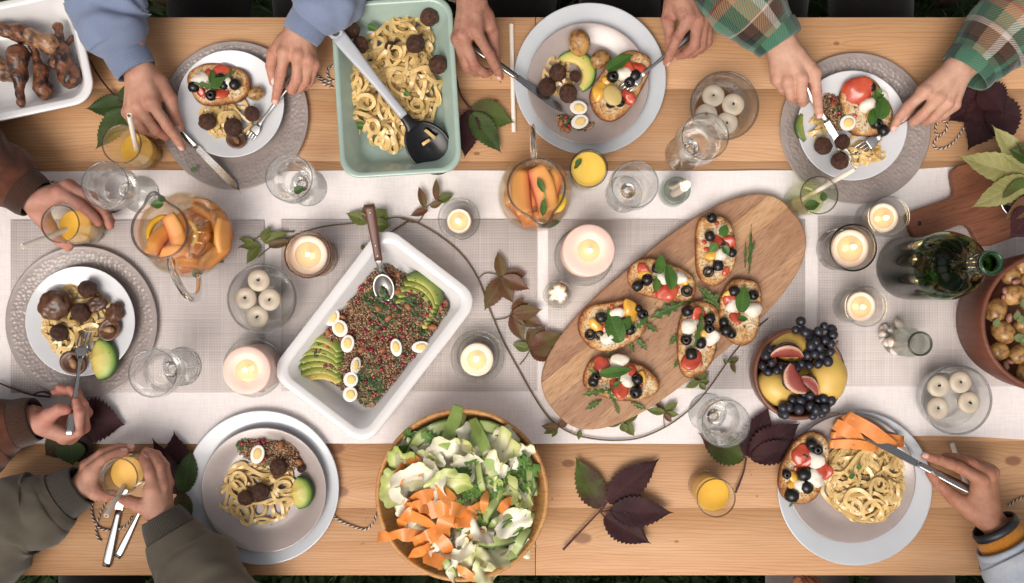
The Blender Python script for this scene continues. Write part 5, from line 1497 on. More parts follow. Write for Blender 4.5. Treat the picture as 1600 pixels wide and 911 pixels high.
def bruschetta(x, y, a, b, ang, z0, label, tops, seed, t=0.017, tilt=(0, 0)):
    """a, b half sizes in px; tops: (kind, px, py, size[, angle]) ; basil/rocket: (kind, px, py, tip px, tip py, width)"""
    rd = random.Random(seed)
    p = P(x, y, z0 + t); g = empty('bruschetta', label, 'bruschetta', (p.x, p.y, T + z0), group='olive and tomato bruschetta')
    s = U * (H - z0) / H
    obj('bread', bread_mesh(a * s, b * s, t, seed), BREAD, g, (0, 0, 0), R(ang))
    lay = {'tomato': 0.0025, 'yellow': 0.003, 'mozz': 0.005, 'olive': 0.0065, 'ring': 0.004}
    for i in range(9):                                  # diced tomato and herb bits under the toppings
        aa, rr_ = rd.uniform(0, 6.28), 0.72 * math.sqrt(rd.random())
        w = Vector((a * s * rr_ * math.cos(aa), b * s * rr_ * math.sin(aa), t + 0.0012)); w.rotate(Euler((0, 0, R(ang))))
        obj('diced_tomato' if i % 3 else 'herb_bit', _tm['tomato'][i % 4] if i % 3 else _herbm, TOMATO if i % 3 else HERB, g, w, (0, 0, aa), (0.28, 0.32, 0.5) if i % 3 else (0.22, 0.14, 0.3))
    for i, q in enumerate(tops):
        k = q[0]
        if k in _tm:
            z = z0 + t + lay[k]
            w = P(q[1], q[2], z) - g.location
            me = _tm[k][i % len(_tm[k])]
            rot = (R(rd.uniform(-25, 25)), R(rd.uniform(-25, 25)), rd.uniform(0, 6.28))
            if k == 'olive': rot = (R(rd.choice([8, 40, 80, 90])), R(rd.uniform(-20, 20)), rd.uniform(0, 6.28))
            o = obj(_tname[k], me, _tmat[k], g, w, rot, q[3])
        else:
            z = z0 + t + 0.012 + 0.003 * (i % 3)
            A_, B_ = P(q[1], q[2], z), P(q[3], q[4], z - 0.002)
            if k == 'basil':
                put_leaf('basil_leaf', g, A_, B_, q[5], BASIL, seed * 31 + i, fold=0.35, curl=0.25, p=0.85, q=0.75, roll=R(rd.uniform(-18, 18)))
            else:
                put_leaf('rocket_leaf', g, A_, B_, q[5], ROCKET, seed * 31 + i, fold=0.2, curl=0.3, p=1.25, q=0.8, lobes=(4.5, 0.75), roll=R(rd.uniform(-25, 25)), wavy=0.06)
    return g
ZB = 0.0245
bruschetta(1118, 390, 30, 58, 2, ZB, 'bruschetta at the tip of the wooden board, farthest from the vine leaves', [('tomato', 1137, 379, 1), ('tomato', 1118, 375, .8), ('yellow', 1114, 398, 1), ('olive', 1112, 340, 1.15), ('olive', 1109, 369, 1.1), ('ring', 1128, 379, .7), ('olive', 1144, 395, .95), ('olive', 1122, 415, 1.2), ('ring', 1107, 425, 1.15), ('mozz', 1126, 400, 1.1), ('tomato', 1134, 424, .5), ('basil', 1127, 369, 1136, 350, 15), ('basil', 1120, 380, 1108, 395, 14), ('basil', 1130, 384, 1139, 398, 12)], 1)
bruschetta(1034, 438, 52, 31, -12, ZB, 'bruschetta on the board closest to the wide pillar candle', [('tomato', 1042, 456, 1.3), ('tomato', 1005, 424, .9), ('yellow', 1006, 430, .9), ('yellow', 1070, 440, .7), ('olive', 1011, 437, 1.2), ('olive', 996, 447, 1.15), ('olive', 1026, 419, 1.1), ('ring', 1073, 455, 1.2), ('mozz', 1035, 434, 1.0), ('mozz', 1061, 434, 1.15), ('basil', 1030, 428, 1034, 395, 16), ('basil', 1050, 452, 1044, 410, 20), ('basil', 1024, 455, 1028, 430, 13)], 2)
bruschetta(1158, 486, 31, 55, -8, ZB, 'bruschetta on the board near its edge, above the fruit bowl', [('tomato', 1141, 467, 1), ('yellow', 1140, 459, .9), ('tomato', 1150, 497, .8), ('olive', 1147, 455, 1.15), ('olive', 1177, 461, 1.1), ('olive', 1135, 516, 1.25), ('olive', 1143, 522, 1), ('olive', 1131, 503, 1), ('mozz', 1146, 478, 1.1), ('mozz', 1176, 484, 1.35), ('basil', 1158, 488, 1164, 446, 22), ('basil', 1152, 498, 1170, 498, 10)], 3)
bruschetta(957, 508, 50, 40, 18, ZB, 'bruschetta with a big basil leaf, on the board near the tiny burning jar', [('yellow', 985, 484, 1.5), ('yellow', 931, 509, 1.1), ('tomato', 970, 482, .6), ('tomato', 950, 512, .9), ('olive', 939, 496, 1.2), ('ring', 922, 523, 1.15), ('ring', 936, 524, 1.0), ('olive', 1004, 491, 1.15), ('olive', 998, 482, .8), ('olive', 985, 515, 1.15), ('mozz', 951, 528, 1.2), ('mozz', 965, 490, 1.1), ('basil', 970, 535, 949, 482, 30), ('basil', 973, 515, 986, 494, 15), ('rocket', 990, 517, 1017, 492, 14)], 4)
bruschetta(1091, 528, 33, 58, -4, ZB, 'bruschetta in the middle of the lower board edge, with sliced olives', [('tomato', 1091, 494, 1.1), ('tomato', 1080, 562, 1.35), ('yellow', 1098, 521, 1), ('olive', 1074, 486, 1.2), ('olive', 1109, 498, 1.2), ('olive', 1108, 513, 1.1), ('olive', 1072, 531, 1.2), ('olive', 1095, 536, 1.2), ('olive', 1080, 553, 1.3), ('mozz', 1079, 509, 1.4), ('mozz', 1111, 528, 1.3), ('rocket', 1085, 545, 1104, 480, 16)], 5)
bruschetta(969, 594, 56, 33, -14, ZB, 'bruschetta at the rounded end of the board nearest the salad bowl', [('tomato', 940, 573, 1.2), ('tomato', 967, 606, 1.3), ('tomato', 988, 585, 1), ('yellow', 1000, 592, 1.1), ('olive', 927, 596, 1.15), ('olive', 931, 588, 1.0), ('olive', 996, 593, 1.25), ('olive', 994, 613, 1.3), ('ring', 972, 616, .5), ('mozz', 967, 565, 1.4), ('mozz', 979, 594, 1.2), ('basil', 936, 584, 990, 578, 17), ('rocket', 950, 612, 992, 574, 14), ('rocket', 955, 608, 908, 617, 14), ('rocket', 946, 604, 965, 634, 10), ('rocket', 934, 582, 918, 578, 8)], 6)
ZA = 0.0146
bruschetta(340, 131, 47, 33, 6, ZA, 'round bruschetta on the plate between the blue sleeves', [('tomato', 347, 112, 1.1), ('tomato', 325, 117, .7), ('tomato', 312, 142, .7), ('tomato', 345, 145, 1), ('mozz', 314, 124, 1.3), ('mozz', 354, 130, 1.0), ('olive', 303, 136, 1.2), ('olive', 367, 132, 1.2), ('olive', 330, 149, 1.2), ('olive', 345, 122, 1.0), ('olive', 350, 133, 1.0), ('basil', 332, 136, 350, 120, 14), ('basil', 330, 130, 332, 108, 10), ('rocket', 302, 130, 345, 138, 14), ('rocket', 340, 130, 370, 106, 9)], 7)
bruschetta(969, 132, 57, 36, 58, ZA, 'bruschetta under the fork on the mauve plate of the elderly person', [('tomato', 975, 105, 1.3), ('tomato', 992, 107, 1.1), ('tomato', 980, 152, 1), ('yellow', 937, 143, 1.4), ('yellow', 950, 128, .9), ('olive', 957, 120, 1.3), ('olive', 992, 118, 1.2), ('olive', 954, 162, 1.0), ('olive', 969, 160, 1.0), ('olive', 984, 128, 1.2), ('mozz', 974, 116, 1.25), ('basil', 948, 110, 990, 82, 20)], 8, 0.019)
bruschetta(1354, 168, 40, 44, 15, ZA, 'tomato bruschetta on the plate between the plaid sleeves', [('tomato', 1338, 142, 1.9), ('tomato', 1348, 150, 1.2), ('yellow', 1361, 180, 1), ('mozz', 1357, 165, 1.3), ('mozz', 1380, 152, .9), ('olive', 1361, 136, 1.0), ('olive', 1369, 193, 1.25), ('olive', 1380, 204, 1.2), ('basil', 1374, 186, 1384, 150, 24), ('basil', 1366, 155, 1382, 142, 14), ('basil', 1378, 146, 1368, 141, 12), ('basil', 1360, 195, 1366, 168, 16)], 9)
bruschetta(1258, 733, 36, 55, -16, 0.020, 'bruschetta with black olives on the rim of the pasta plate by the denim sleeve', [('tomato', 1252, 711, 1.3), ('tomato', 1280, 728, 1.3), ('tomato', 1256, 721, 1.1), ('tomato', 1288, 738, 1), ('yellow', 1242, 748, 1.1), ('yellow', 1240, 757, .9), ('olive', 1268, 694, 1.25), ('olive', 1277, 702, 1.2), ('ring', 1255, 717, 1.25), ('olive', 1229, 741, 1.0), ('olive', 1256, 741, 1.5), ('olive', 1260, 761, 1.4), ('olive', 1237, 774, 1.5), ('mozz', 1272, 717, 1.5), ('mozz', 1273, 748, 1.5), ('mozz', 1250, 759, 1.2), ('rocket', 1232, 792, 1240, 785, 8)], 10)
# loose rocket on the board
def rocket_sprig(label, pieces, seed, z=0.030):
    a = P(pieces[0][0], pieces[0][1], z); g = empty('rocket_sprig', label, 'rocket', a, group='rocket scattered on the board')
    for i, (x0, y0, x1, y1, w) in enumerate(pieces):
        put_leaf('leaf', g, P(x0, y0, z), P(x1, y1, z + 0.004), w, ROCKET, seed + i, fold=0.2, curl=0.2, p=1.2, q=0.8, lobes=(4.5, 0.7), wavy=0.06)
rocket_sprig('rocket leaves on the board between the middle bruschette', [(1070, 472, 1015, 498, 22), (1062, 476, 1030, 490, 14), (1085, 470, 1050, 468, 9)], 5, 0.034)
rocket_sprig('rocket tangle beside the bruschetta above the fruit bowl', [(1095, 455, 1135, 488, 14), (1100, 450, 1122, 478, 12), (1098, 470, 1128, 462, 14), (1105, 485, 1150, 492, 10), (1090, 445, 1108, 470, 8)], 15, 0.036)
rocket_sprig('rocket leaves spilling from the bruschetta with a big basil leaf', [(985, 520, 1012, 548, 12), (978, 524, 992, 552, 10), (1000, 500, 1030, 520, 12), (962, 540, 950, 556, 9)], 35, 0.030)
rocket_sprig('rocket leaves below the bruschetta nearest the salad bowl', [(985, 628, 1010, 640, 10), (940, 625, 915, 640, 12), (960, 630, 968, 648, 8)], 45, 0.027)
rocket_sprig('rocket leaves under the bruschetta with sliced olives', [(1100, 560, 1122, 545, 10), (1062, 520, 1045, 540, 12), (1066, 560, 1052, 575, 9), (1112, 480, 1130, 500, 10)], 55, 0.028)
rocket_sprig('thin rocket stalk on bare board near the farthest bruschetta', [(1170, 430, 1176, 350, 7), (1164, 420, 1166, 378, 5), (1173, 400, 1180, 375, 6)], 25)

# ---- boards
def wood_stripes(name, c1, c2, c3, freq=45, stretch=6, rough=0.5):
    t = NT(name); tc = t.n('TexCoord').outputs['Object']; oi = t.n('ObjectInfo').outputs['Random']
    sx = t.n('SeparateXYZ'); t.set(sx.inputs[0], tc)
    cb = t.n('CombineXYZ'); t.set(cb.inputs[0], t.math('MULTIPLY', sx.outputs[0], stretch)); t.set(cb.inputs[1], t.math('MULTIPLY', sx.outputs[1], freq)); t.set(cb.inputs[2], t.math('MULTIPLY', oi, 31.0))
    n1 = t.noise(cb.outputs[0], 1.0, 5, 0.6, 0.6)
    cb2 = t.n('CombineXYZ'); t.set(cb2.inputs[0], t.math('MULTIPLY', sx.outputs[0], stretch * 6)); t.set(cb2.inputs[1], t.math('MULTIPLY', sx.outputs[1], freq * 16)); t.set(cb2.inputs[2], oi)
    n2 = t.noise(cb2.outputs[0], 1.0, 3)
    col = t.mix(t.rng(n1, 0.3, 0.7), c1, c2)
    col = t.mix(t.rng(n2, 0.5, 0.68, 0.0, 0.7), col, c3)
    hv = t.n('HueSaturation'); t.set(hv.inputs['Color'], col); t.set(hv.inputs['Value'], t.rng(oi, 0, 1, 0.78, 1.15)); t.set(hv.inputs['Hue'], t.rng(oi, 0, 1, 0.492, 0.505))
    t.bsdf(hv.outputs[0], rough, t.bump(n2, 0.3, 0.0006), spec=0.35); return t.m
ACACIA = wood_stripes('mango_wood', (0.54, 0.34, 0.195), (0.37, 0.195, 0.10), (0.15, 0.06, 0.03), 60, 9)
CHERRY = wood_stripes('cherry_wood', (0.29, 0.115, 0.058), (0.21, 0.078, 0.038), (0.13, 0.045, 0.022), 30)
def board(name, outline, thick, ang, label, mat, cuts, z0, bev=0.003):
    """outline: world xy points; staves cut along the local x direction at local y = cuts"""
    c = sum((Vector((p.x, p.y, 0)) for p in outline), Vector()) / len(outline)
    g = empty(name, label, 'cutting board', (c.x, c.y, T + z0), R(ang))
    inv = Matrix.Rotation(-R(ang), 4, 'Z')
    loc = [inv @ (Vector((p.x, p.y, 0)) - c) for p in outline]
    bm = bmesh.new()
    f = bm.faces.new([bm.verts.new((p.x, p.y, 0)) for p in loc])
    r = bmesh.ops.extrude_face_region(bm, geom=[f])
    bmesh.ops.translate(bm, vec=(0, 0, thick), verts=[v for v in r['geom'] if isinstance(v, bmesh.types.BMVert)])
    bmesh.ops.recalc_face_normals(bm, faces=bm.faces)
    bmesh.ops.bevel(bm, geom=[e for e in bm.edges if abs(e.verts[0].co.z - e.verts[1].co.z) < 1e-6], offset=bev, segments=3, affect='EDGES', profile=0.6)
    me0 = bpy.data.meshes.new('b'); bm.to_mesh(me0); bm.free()
    lim = [-9] + cuts + [9]
    for i in range(len(lim) - 1):
        bm = bmesh.new(); bm.from_mesh(me0)
        for co, no in (((0, lim[i] + 0.00012, 0), (0, -1, 0)), ((0, lim[i + 1] - 0.00012, 0), (0, 1, 0))):
            res = bmesh.ops.bisect_plane(bm, geom=bm.verts[:] + bm.edges[:] + bm.faces[:], plane_co=co, plane_no=no, clear_outer=True)
            ed = [e for e in res['geom_cut'] if isinstance(e, bmesh.types.BMEdge)]
            if ed: bmesh.ops.holes_fill(bm, edges=ed)
        if not bm.faces: bm.free(); continue
        me = bpy.data.meshes.new('stave'); bm.to_mesh(me); bm.free()
        obj('stave', me, mat, g)
    return g
_o = []
_c = P(1053, 487, 0.022); _s = U * (H - 0.022) / H
for i in range(72):
    th = 2 * math.pi * i / 72; ex = 2.7
    rr = (abs(math.cos(th)) ** ex + abs(math.sin(th)) ** ex) ** (-1 / ex)
    x, y = 243 * rr * math.cos(th) * _s, 98 * rr * math.sin(th) * _s
    a = R(39.7); _o.append(Vector((_c.x + x * math.cos(a) - y * math.sin(a), _c.y + x * math.sin(a) + y * math.cos(a), 0)))
board('serving_board', _o, 0.020, 39.7, 'long rounded wooden board of bruschette', ACACIA, [-0.055, 0.012, 0.05], 0.0042, 0.004)
_poly = [(1421, 331), (1484, 309), (1490, 304), (1491, 297), (1487, 275), (1488, 266), (1497, 259), (1560, 240), (1700, 198), (1742, 328), (1600, 366), (1547, 384), (1536, 384), (1528, 378), (1516, 357), (1510, 352), (1500, 351), (1440, 374), (1431, 372), (1423, 362), (1417, 344), (1417, 336)]
CB = board('cutting_board', [P(x, y, 0.02) for x, y in _poly], 0.016, 17, 'reddish wooden cutting board with a handle, under leaves by the bottle', CHERRY, [-0.055, -0.028, -0.004, 0.022], 0.0046)
_h = P(1437, 349, 0.0215); obj('hang_hole_shade', lathe('hang_hole_shade', [(0.0036, 0), (0.0034, 0.0005), (0, 0.0004)], 20), OLIVE, CB, Matrix.Rotation(-R(17), 3, 'Z') @ (Vector((_h.x, _h.y, 0)) - Vector((CB.location.x, CB.location.y, 0))) + Vector((0, 0, 0.0158)))  # hole drawn as a dark disc, its inner shade put into the colour

# ---- pasta
def noodle_path(rd, cx, cy, rx, ry, z0, dome, length, step=0.0032, curl=1.0, level=0.5):
    a = rd.uniform(0, 6.28); r = math.sqrt(rd.uniform(0, 0.8))
    x, y = rx * r * math.cos(a), ry * r * math.sin(a)
    h = rd.uniform(0, 6.28); k = rd.gauss(0, 40) * curl; out = []
    ph = rd.uniform(0, 50)
    n = int(length / step)
    for i in range(n):
        e = math.sqrt((x / rx) ** 2 + (y / ry) ** 2)
        zz = z0 + dome * max(0.05, 1 - e ** 2.4) * level + 0.004 * mnoise.noise(Vector((i * 0.13, ph, 0))) + 0.002
        out.append((cx + x, cy + y, max(z0 + 0.0016, zz)))
        k += rd.gauss(0, 16) * curl; k = max(-115, min(115, k * 0.97))
        if e > 0.85:
            want = math.atan2(-y, -x); d = (want - h + math.pi) % (2 * math.pi) - math.pi
            h += d * 0.22
        h += k * step
        x += math.cos(h) * step; y += math.sin(h) * step
    return out
def pasta(x, y, rx, ry, n, z0, dome, label, seed, w=0.0036, length=(0.10, 0.22), rot=0.0, cluster=None):
    rd = random.Random(seed)
    p = P(x, y, z0); s = U * (H - z0) / H
    g = empty('tagliatelle', label, 'pasta', (p.x, p.y, T + z0), rot, group='helpings of tagliatelle')
    for i in range(n):
        cx, cy, kx, ky = 0, 0, 1, 1
        if cluster:
            cx, cy, kx = cluster[i % len(cluster)]; ky = kx; cx *= s; cy *= -s
        pts = noodle_path(rd, cx, cy, rx * s * kx, ry * s * ky, 0, dome, rd.uniform(*length), level=(i + 1) / n)
        pts = smoothpts(pts, max(8, int(len(pts) * 0.9)))
        m = len(pts); ph = rd.uniform(0, 40)
        roll = [1.5 * mnoise.noise(Vector((q * 0.08, ph, 0))) for q in range(m)]
        me = bar('noodle', pts, w * rd.uniform(0.88, 1.1), 0.0006, roll, seg=4)
        obj('noodle', me, PASTA, g)
    return g
pasta(618, 124, 60, 70, 150, 0.010, 0.034, 'tagliatelle heaped in the mint green baking dish', 11, 0.0032, (0.08, 0.2), cluster=[(0, -25, 1), (10, -50, .9), (-22, 20, 1), (15, 30, 1), (-30, 50, .8), (20, 60, .7), (-5, 62, .8), (40, 0, .7), (-35, 0, .7), (22, -62, .6), (0, 0, 1.1)])
pasta(362, 190, 50, 28, 20, 0.0150, 0.014, 'small heap of tagliatelle on the plate between the blue sleeves', 12, 0.0030, (0.07, 0.14))
pasta(1345, 243, 40, 16, 15, 0.0150, 0.016, 'tagliatelle under the fork on the plaid diner\'s plate', 13, 0.0030, (0.06, 0.12))
pasta(1272, 200, 14, 22, 4, 0.0150, 0.014, 'few tagliatelle strands at the rim of the plaid diner\'s plate', 14, 0.0030, (0.06, 0.1))
pasta(118, 505, 56, 62, 30, 0.0187, 0.016, 'tagliatelle under mushrooms on the plate of the rust jacket', 15, 0.0030, (0.08, 0.17))
pasta(404, 770, 62, 56, 24, 0.0147, 0.014, 'tagliatelle on the mauve plate beside the olive sleeve', 16, 0.0030, (0.08, 0.18))
pasta(1352, 748, 66, 74, 100, 0.0147, 0.026, 'large heap of tagliatelle on the mauve plate by the denim sleeve', 17, 0.0031, (0.08, 0.18))
pasta(872, 120, 24, 32, 9, 0.0147, 0.012, 'few tagliatelle under meatballs on the elderly person\'s mauve plate', 18, 0.0028, (0.05, 0.1))

# ---- round things
_mb = [blob('meatball', 1, 0.95, 0.92, 4, 0.09, 2.2, s) for s in range(5)]
_cnt = [0]
def ball(x, y, rpx, z0, label, name='meatball', cat='meatball', mat=MEAT, mes=None, squash=1.0, group='meatballs', lift=0.0):
    r = rpx * U; z = z0 + lift + r * 0.9
    p = P(x, y, z); _cnt[0] += 1
    mes = mes or _mb
    return thing(name, mes[_cnt[0] % len(mes)], mat, label, cat, p, (random.uniform(0, .6), random.uniform(0, .6), random.uniform(0, 6)), (r, r * squash, r * 0.95), group)
for x, y, r, w in ((548, 47, 14, 'at the handle end of the mint dish'), (563, 70, 13, 'under the grey spoon handle in the mint dish'), (671, 27, 14.5, 'in the far corner of the mint dish'), (649, 69, 15, 'half under pasta loops in the mint dish'), (684, 101, 15, 'against the long wall of the mint dish'), (610, 73, 9, 'almost buried in pasta in the mint dish')):
    ball(x, y, r, 0.02, 'dark fried meatball ' + w, lift=0.008)
for x, y, r, w in ((324, 190, 14, 'below the bruschetta, blue sleeved diner\'s plate'), (364, 199, 14.5, 'in the middle of pasta, blue sleeved diner\'s plate'), (394, 178, 12.5, 'beside a potato, blue sleeved diner\'s plate')):
    ball(x, y, r, ZA, 'dark fried meatball ' + w, lift=0.004)
for x, y, r, w in ((871, 114, 14, 'next to the olive and avocado'), (855, 136, 14.5, 'closest to the knife'), (888, 146, 14.5, 'closest to the halved egg')):
    ball(x, y, r, ZA, 'dark fried meatball on the elderly person\'s plate, ' + w, lift=0.003)
for x, y, r, w in ((1286, 228, 14, 'beside the knife blade'), (1312, 252, 13.5, 'at the plate rim under the knife tip'), (1316, 222, 12, 'under the knife')):
    ball(x, y, r, ZA, 'dark fried meatball on the plaid diner\'s plate, ' + w, lift=0.003)
for x, y, r, w in ((137, 452, 14.5, 'topmost on the mushroom plate'), (93, 520, 14, 'nested in pasta on the mushroom plate'), (127, 489, 15, 'in the middle of the mushroom plate')):
    ball(x, y, r, 0.019, 'dark fried meatball ' + w, lift=0.006)
for x, y, r, w in ((435, 731, 14, 'beside the quinoa and cranberry'), (407, 768, 14, 'in the pasta'), (384, 778, 12.5, 'at the edge of the pasta')):
    ball(x, y, r, ZA, 'dark fried meatball ' + w + ' on the plate near the olive sleeve', lift=0.004)
ball(471, 732, 7, ZA, 'small dark red cranberry on the plate near the olive sleeve', 'cranberry', 'berry', POM, group='berries')
ball(899, 119, 9.5, ZA, 'black olive beside the avocado on the elderly person\'s plate', 'olive', 'olive', OLIVE, lift=0.004, group='loose olives')
_po = [blob('potato', 1, 0.82, 0.78, 3, 0.07, 1.6, 30 + s) for s in range(4)]
for x, y, r, z, lab in ((905, 67, 21, ZA, 'largest browned potato on the elderly person\'s plate, near the rim'), (938, 93, 17, ZA, 'small browned potato beside the bruschetta on the elderly person\'s plate'), (400, 146, 13, ZA, 'roast potato half beside the bruschetta between the blue sleeves')):
    ball(x, y, r, z, lab, 'roast_potato', 'potato', POTATO, _po, group='roast potatoes')
ball(957, 149, 17, 0.045, 'pale potato slice held under the fork of the elderly person', 'potato_slice', 'potato', simple('potato_flesh', (0.58, 0.44, 0.17), (0.52, 0.38, 0.13), 80, 0.45, 0.2), [blob('potato_slice', 1, 0.82, 0.3, 3, 0.04, 2, 3)], group='roast potatoes')
# potato bowl at the edge
def big_bowl():
    h = 0.118; z0 = 0.0044
    p = P(1641, 503, h); r = 108 * U * (H - h) / H
    g = empty('serving_bowl', 'deep reddish wooden bowl of roast potatoes beside the green bottle', 'bowl', (p.x, p.y, T + z0))
    obj('bowl', lathe('bowl', [(0, 0), (r * .84, 0), (r * .93, 0.006), (r * 1.0, h * .4), (r * 1.03, h * .8), (r * 1.02, h - .003), (r * 1.0, h), (r * .96, h), (r * .945, h - .004), (r * .96, h * .6), (r * .85, 0.015), (0, 0.012)], 96), wood_stripes('bowl_wood', (0.21, 0.078, 0.042), (0.15, 0.052, 0.028), (0.10, 0.034, 0.018), 12, 12), g)
    pz = [(1580, 430, 18), (1583, 461, 22), (1556, 484, 23), (1567, 519, 22), (1561, 549, 20), (1592, 553, 20), (1594, 414, 16), (1601, 507, 20), (1612, 470, 22), (1610, 436, 18), (1614, 536, 22), (1600, 582, 18)]
    wd = ['at the far rim beside the bottle neck', 'pale and round near the bottle mouth', 'dark skinned against the bowl wall', 'bright and large at the bowl wall', 'wrinkled, lowest by the bowl wall', 'golden beside the wrinkled one', 'half hidden at the far rim', 'beside the green herbs', 'at the picture edge above the herbs', 'at the picture edge near the far rim', 'at the picture edge below the herbs', 'lowest at the picture edge']
    for i, (x, y, rr) in enumerate(pz):
        dark = MATS['roast_potato'] if i not in (2, 4) else POTDARK
        ball(x, y, rr * .88, 0.062, 'roast potato in the wooden bowl, ' + wd[i], 'roast_potato', 'potato', dark, _po, group='roast potatoes')
    for i, (x, y, rr) in enumerate(((1577, 497, 8), (1570, 455, 7), (1568, 465, 6), (1590, 490, 8), (1588, 440, 8), (1572, 572, 8), (1578, 565, 6))):
        ball(x, y, rr, 0.085, 'red onion piece in the potato bowl, ' + ('between the two brightest potatoes', 'at the wall near the bottle mouth', 'small, at the wall under the rim', 'beside the sage leaves', 'under the far potatoes', 'lowest, by the wall', 'small, beside the wrinkled potato')[i], 'onion_piece', 'onion', ONION, [blob('onion_piece', 1, 0.6, 0.5, 2, 0.1, 2, 4)], group='onion pieces among potatoes')
    hb = empty('herb_sprig', 'green herbs among the potatoes in the wooden bowl', 'herbs', P(1590, 500, 0.095))
    for i, (x, y, a, L) in enumerate(((1588, 500, 80, 16), (1592, 505, 60, 14), (1585, 530, 20, 18), (1595, 532, -30, 16), (1555, 510, 70, 14), (1600, 480, 100, 14))):
        A_ = P(x, y, 0.098); put_leaf('leaf', hb, A_, P(x + L * math.cos(R(a)), y - L * math.sin(R(a)), 0.1), 12, SAGE, 60 + i, fold=0.3)
ONION = simple('cooked_onion', (0.30, 0.15, 0.09), (0.20, 0.085, 0.06), 2, 0.4)
SAGE = leafy('sage_leaf', (0.12, 0.155, 0.06), (0.16, 0.20, 0.08), (0.3, 0.34, 0.18), 0.6)
POTDARK = simple('dark_potato', (0.14, 0.06, 0.03), (0.055, 0.022, 0.015), 1.9, 0.42, 0.5, 5, 0.001, coat=0.2, lo=0.35, hi=0.65)
big_bowl()

# ---- mushrooms
def mushroom(x, y, rpx, z0, label, rot=0, up=True):
    p = P(x, y, z0 + 0.008); r = rpx * U
    g = empty('mushroom', label, 'mushroom', (p.x, p.y, T + z0), R(rot), group='grilled mushrooms')
    if up: obj('cap', blob('cap', r, r * 0.8, r * 0.5, 4, 0.0042, 75, rpx), MUSH, g, (0, 0, r * .55))
    else:
        obj('cap', lathe('cap', [(0, 0), (r * .7, r * .12), (r, r * .45), (r * .93, r * .6), (r * .7, r * .45), (r * .35, r * .3), (0, r * .28)], 28, wob=lambda a, z: 1 + .09 * math.sin(2 * a)), MUSH, g)
        obj('stalk', blob('stalk', r * .5, r * .28, r * .3, 2, 0.001, 120, 5), MUSHP, g, (0, 0, r * .5))
    return g
mushroom(89, 477, 27, 0.024, 'largest grilled mushroom on the plate of the rust jacket', 25)
mushroom(180, 489, 17, 0.022, 'round brown mushroom beside the plate rim, rust jacket diner', 60)
mushroom(150, 476, 15, 0.026, 'dark charred mushroom next to the topmost meatball', 20)
mushroom(171, 515, 18, 0.022, 'halved pale mushroom next to the avocado wedge', 0, False)
mushroom(115, 567, 20, 0.020, 'open dark mushroom beside the fork on the rust jacket\'s plate', -70, False)
mushroom(369, 218, 15, 0.018, 'halved mushroom at the fork on the plate between the blue sleeves', -60, False)

# ---- avocado
def arc(rad, a0, a1, n, z=0.0): return [(rad * math.cos(R(a0 + (a1 - a0) * i / (n - 1))), rad * math.sin(R(a0 + (a1 - a0) * i / (n - 1))), z) for i in range(n)]
def avocado(x, y, rad, wid, a0, a1, z0, label, mat=AVO, ht=0.006):
    p = P(x, y, z0 + ht)
    me = bar('avocado_slice', arc(rad * U, a0, a1, 22), [wid * U * .25, wid * U * .42, wid * U * .5, wid * U * .5, wid * U * .42, wid * U * .25], [ht * .5, ht, ht, ht * .5], seg=16, power=0.75)
    return thing('avocado_slice', me, mat, label, 'avocado', (p.x, p.y, T + z0 + ht), group='avocado slices')
avocado(893, 116, 27, 24, -58, 128, ZA, 'crescent avocado slice on the elderly person\'s mauve plate')
avocado(138, 562, 25, 46, -62, 64, 0.020, 'thick avocado wedge on the plate of the rust jacket', ht=0.010)
avocado(453, 770, 19, 38, -62, 66, ZA, 'green avocado wedge on the plate near the olive sleeve', AVO, 0.012)
avocado(1282, 196, 34, 14, 150, 225, ZA + .004, 'thin avocado slice beside the knife on the plaid diner\'s plate', AVO2)
def avo_fan(x, y, label, ang, n, dx, rad, wid, mat_first, z0):
    p = P(x, y, z0); g = empty('avocado_fan', label, 'avocado', (p.x, p.y, T + z0), R(ang), group='avocado fans in the white dish')
    for i in range(n):
        me = bar('slice', arc(rad * U, 20, 160, 18), [wid * U * .2, wid * U * .42, wid * U * .5, wid * U * .5, wid * U * .42, wid * U * .2], [0.002, 0.0042, 0.0042, 0.002], seg=12, power=0.75)
        obj('slice', me, mat_first if i == n - 1 else AVO2, g, ((i - (n - 1) / 2) * 0.0012, -dx * U * (i - (n - 1) / 2) - rad * U * .8, 0.004 + 0.0016 * (n - i)), (R(-38), 0, R(3 * (i - 3))), 1.0)
avo_fan(503, 552, 'fan of avocado slices beside the row of quail eggs', -8, 7, 9.5, 32, 30, AVO, 0.034)
avo_fan(658, 463, 'fan of avocado slices under pomegranate near the spoon', -32, 7, 8.5, 33, 24, AVO, 0.034)

# ---- eggs
def egg(x, y, a, b, ang, z0, label, tilt=(0, 0)):
    p = P(x, y, z0 + 0.009)
    g = empty('egg_half', label, 'egg', (p.x, p.y, T + z0), (R(tilt[0]), R(tilt[1]), R(ang)), group='halved eggs')
    h = 0.009
    obj('white', lathe('white', [(0, 0), (0.5, 0.15 * h), (0.85, 0.5 * h), (0.985, 0.85 * h), (0.99, 0.97 * h), (0.95, h), (0.7, h * 1.0), (0, h * 0.99)], 32), EGGW, g, None, None, (a * U, b * U, 1))
    obj('yolk', lathe('yolk', [(1, 0), (0.95, 0.0006), (0.5, 0.0011), (0, 0.0012)], 24), YOLK, g, (a * U * .08, 0, h * 1.0), None, (a * U * .62, b * U * .6, 1))
EG = [(519, 496, 14, 11, 60, 'topmost in the row of eggs'), (531, 513, 14, 12, 120, 'second in the row, near the almond'), (543, 537, 14, 10.5, 80, 'third in the row, above the gap'), (552, 571, 14, 8, 80, 'tipped on its side beside a cashew'), (548, 593, 11.5, 12, 0, 'second to last in the row'), (547, 616, 11.5, 12, 0, 'last in the row near the dish corner'), (619, 543, 14, 9, 100, 'alone in the quinoa'), (657, 542, 14, 9, 8, 'nearest the lit candle')]
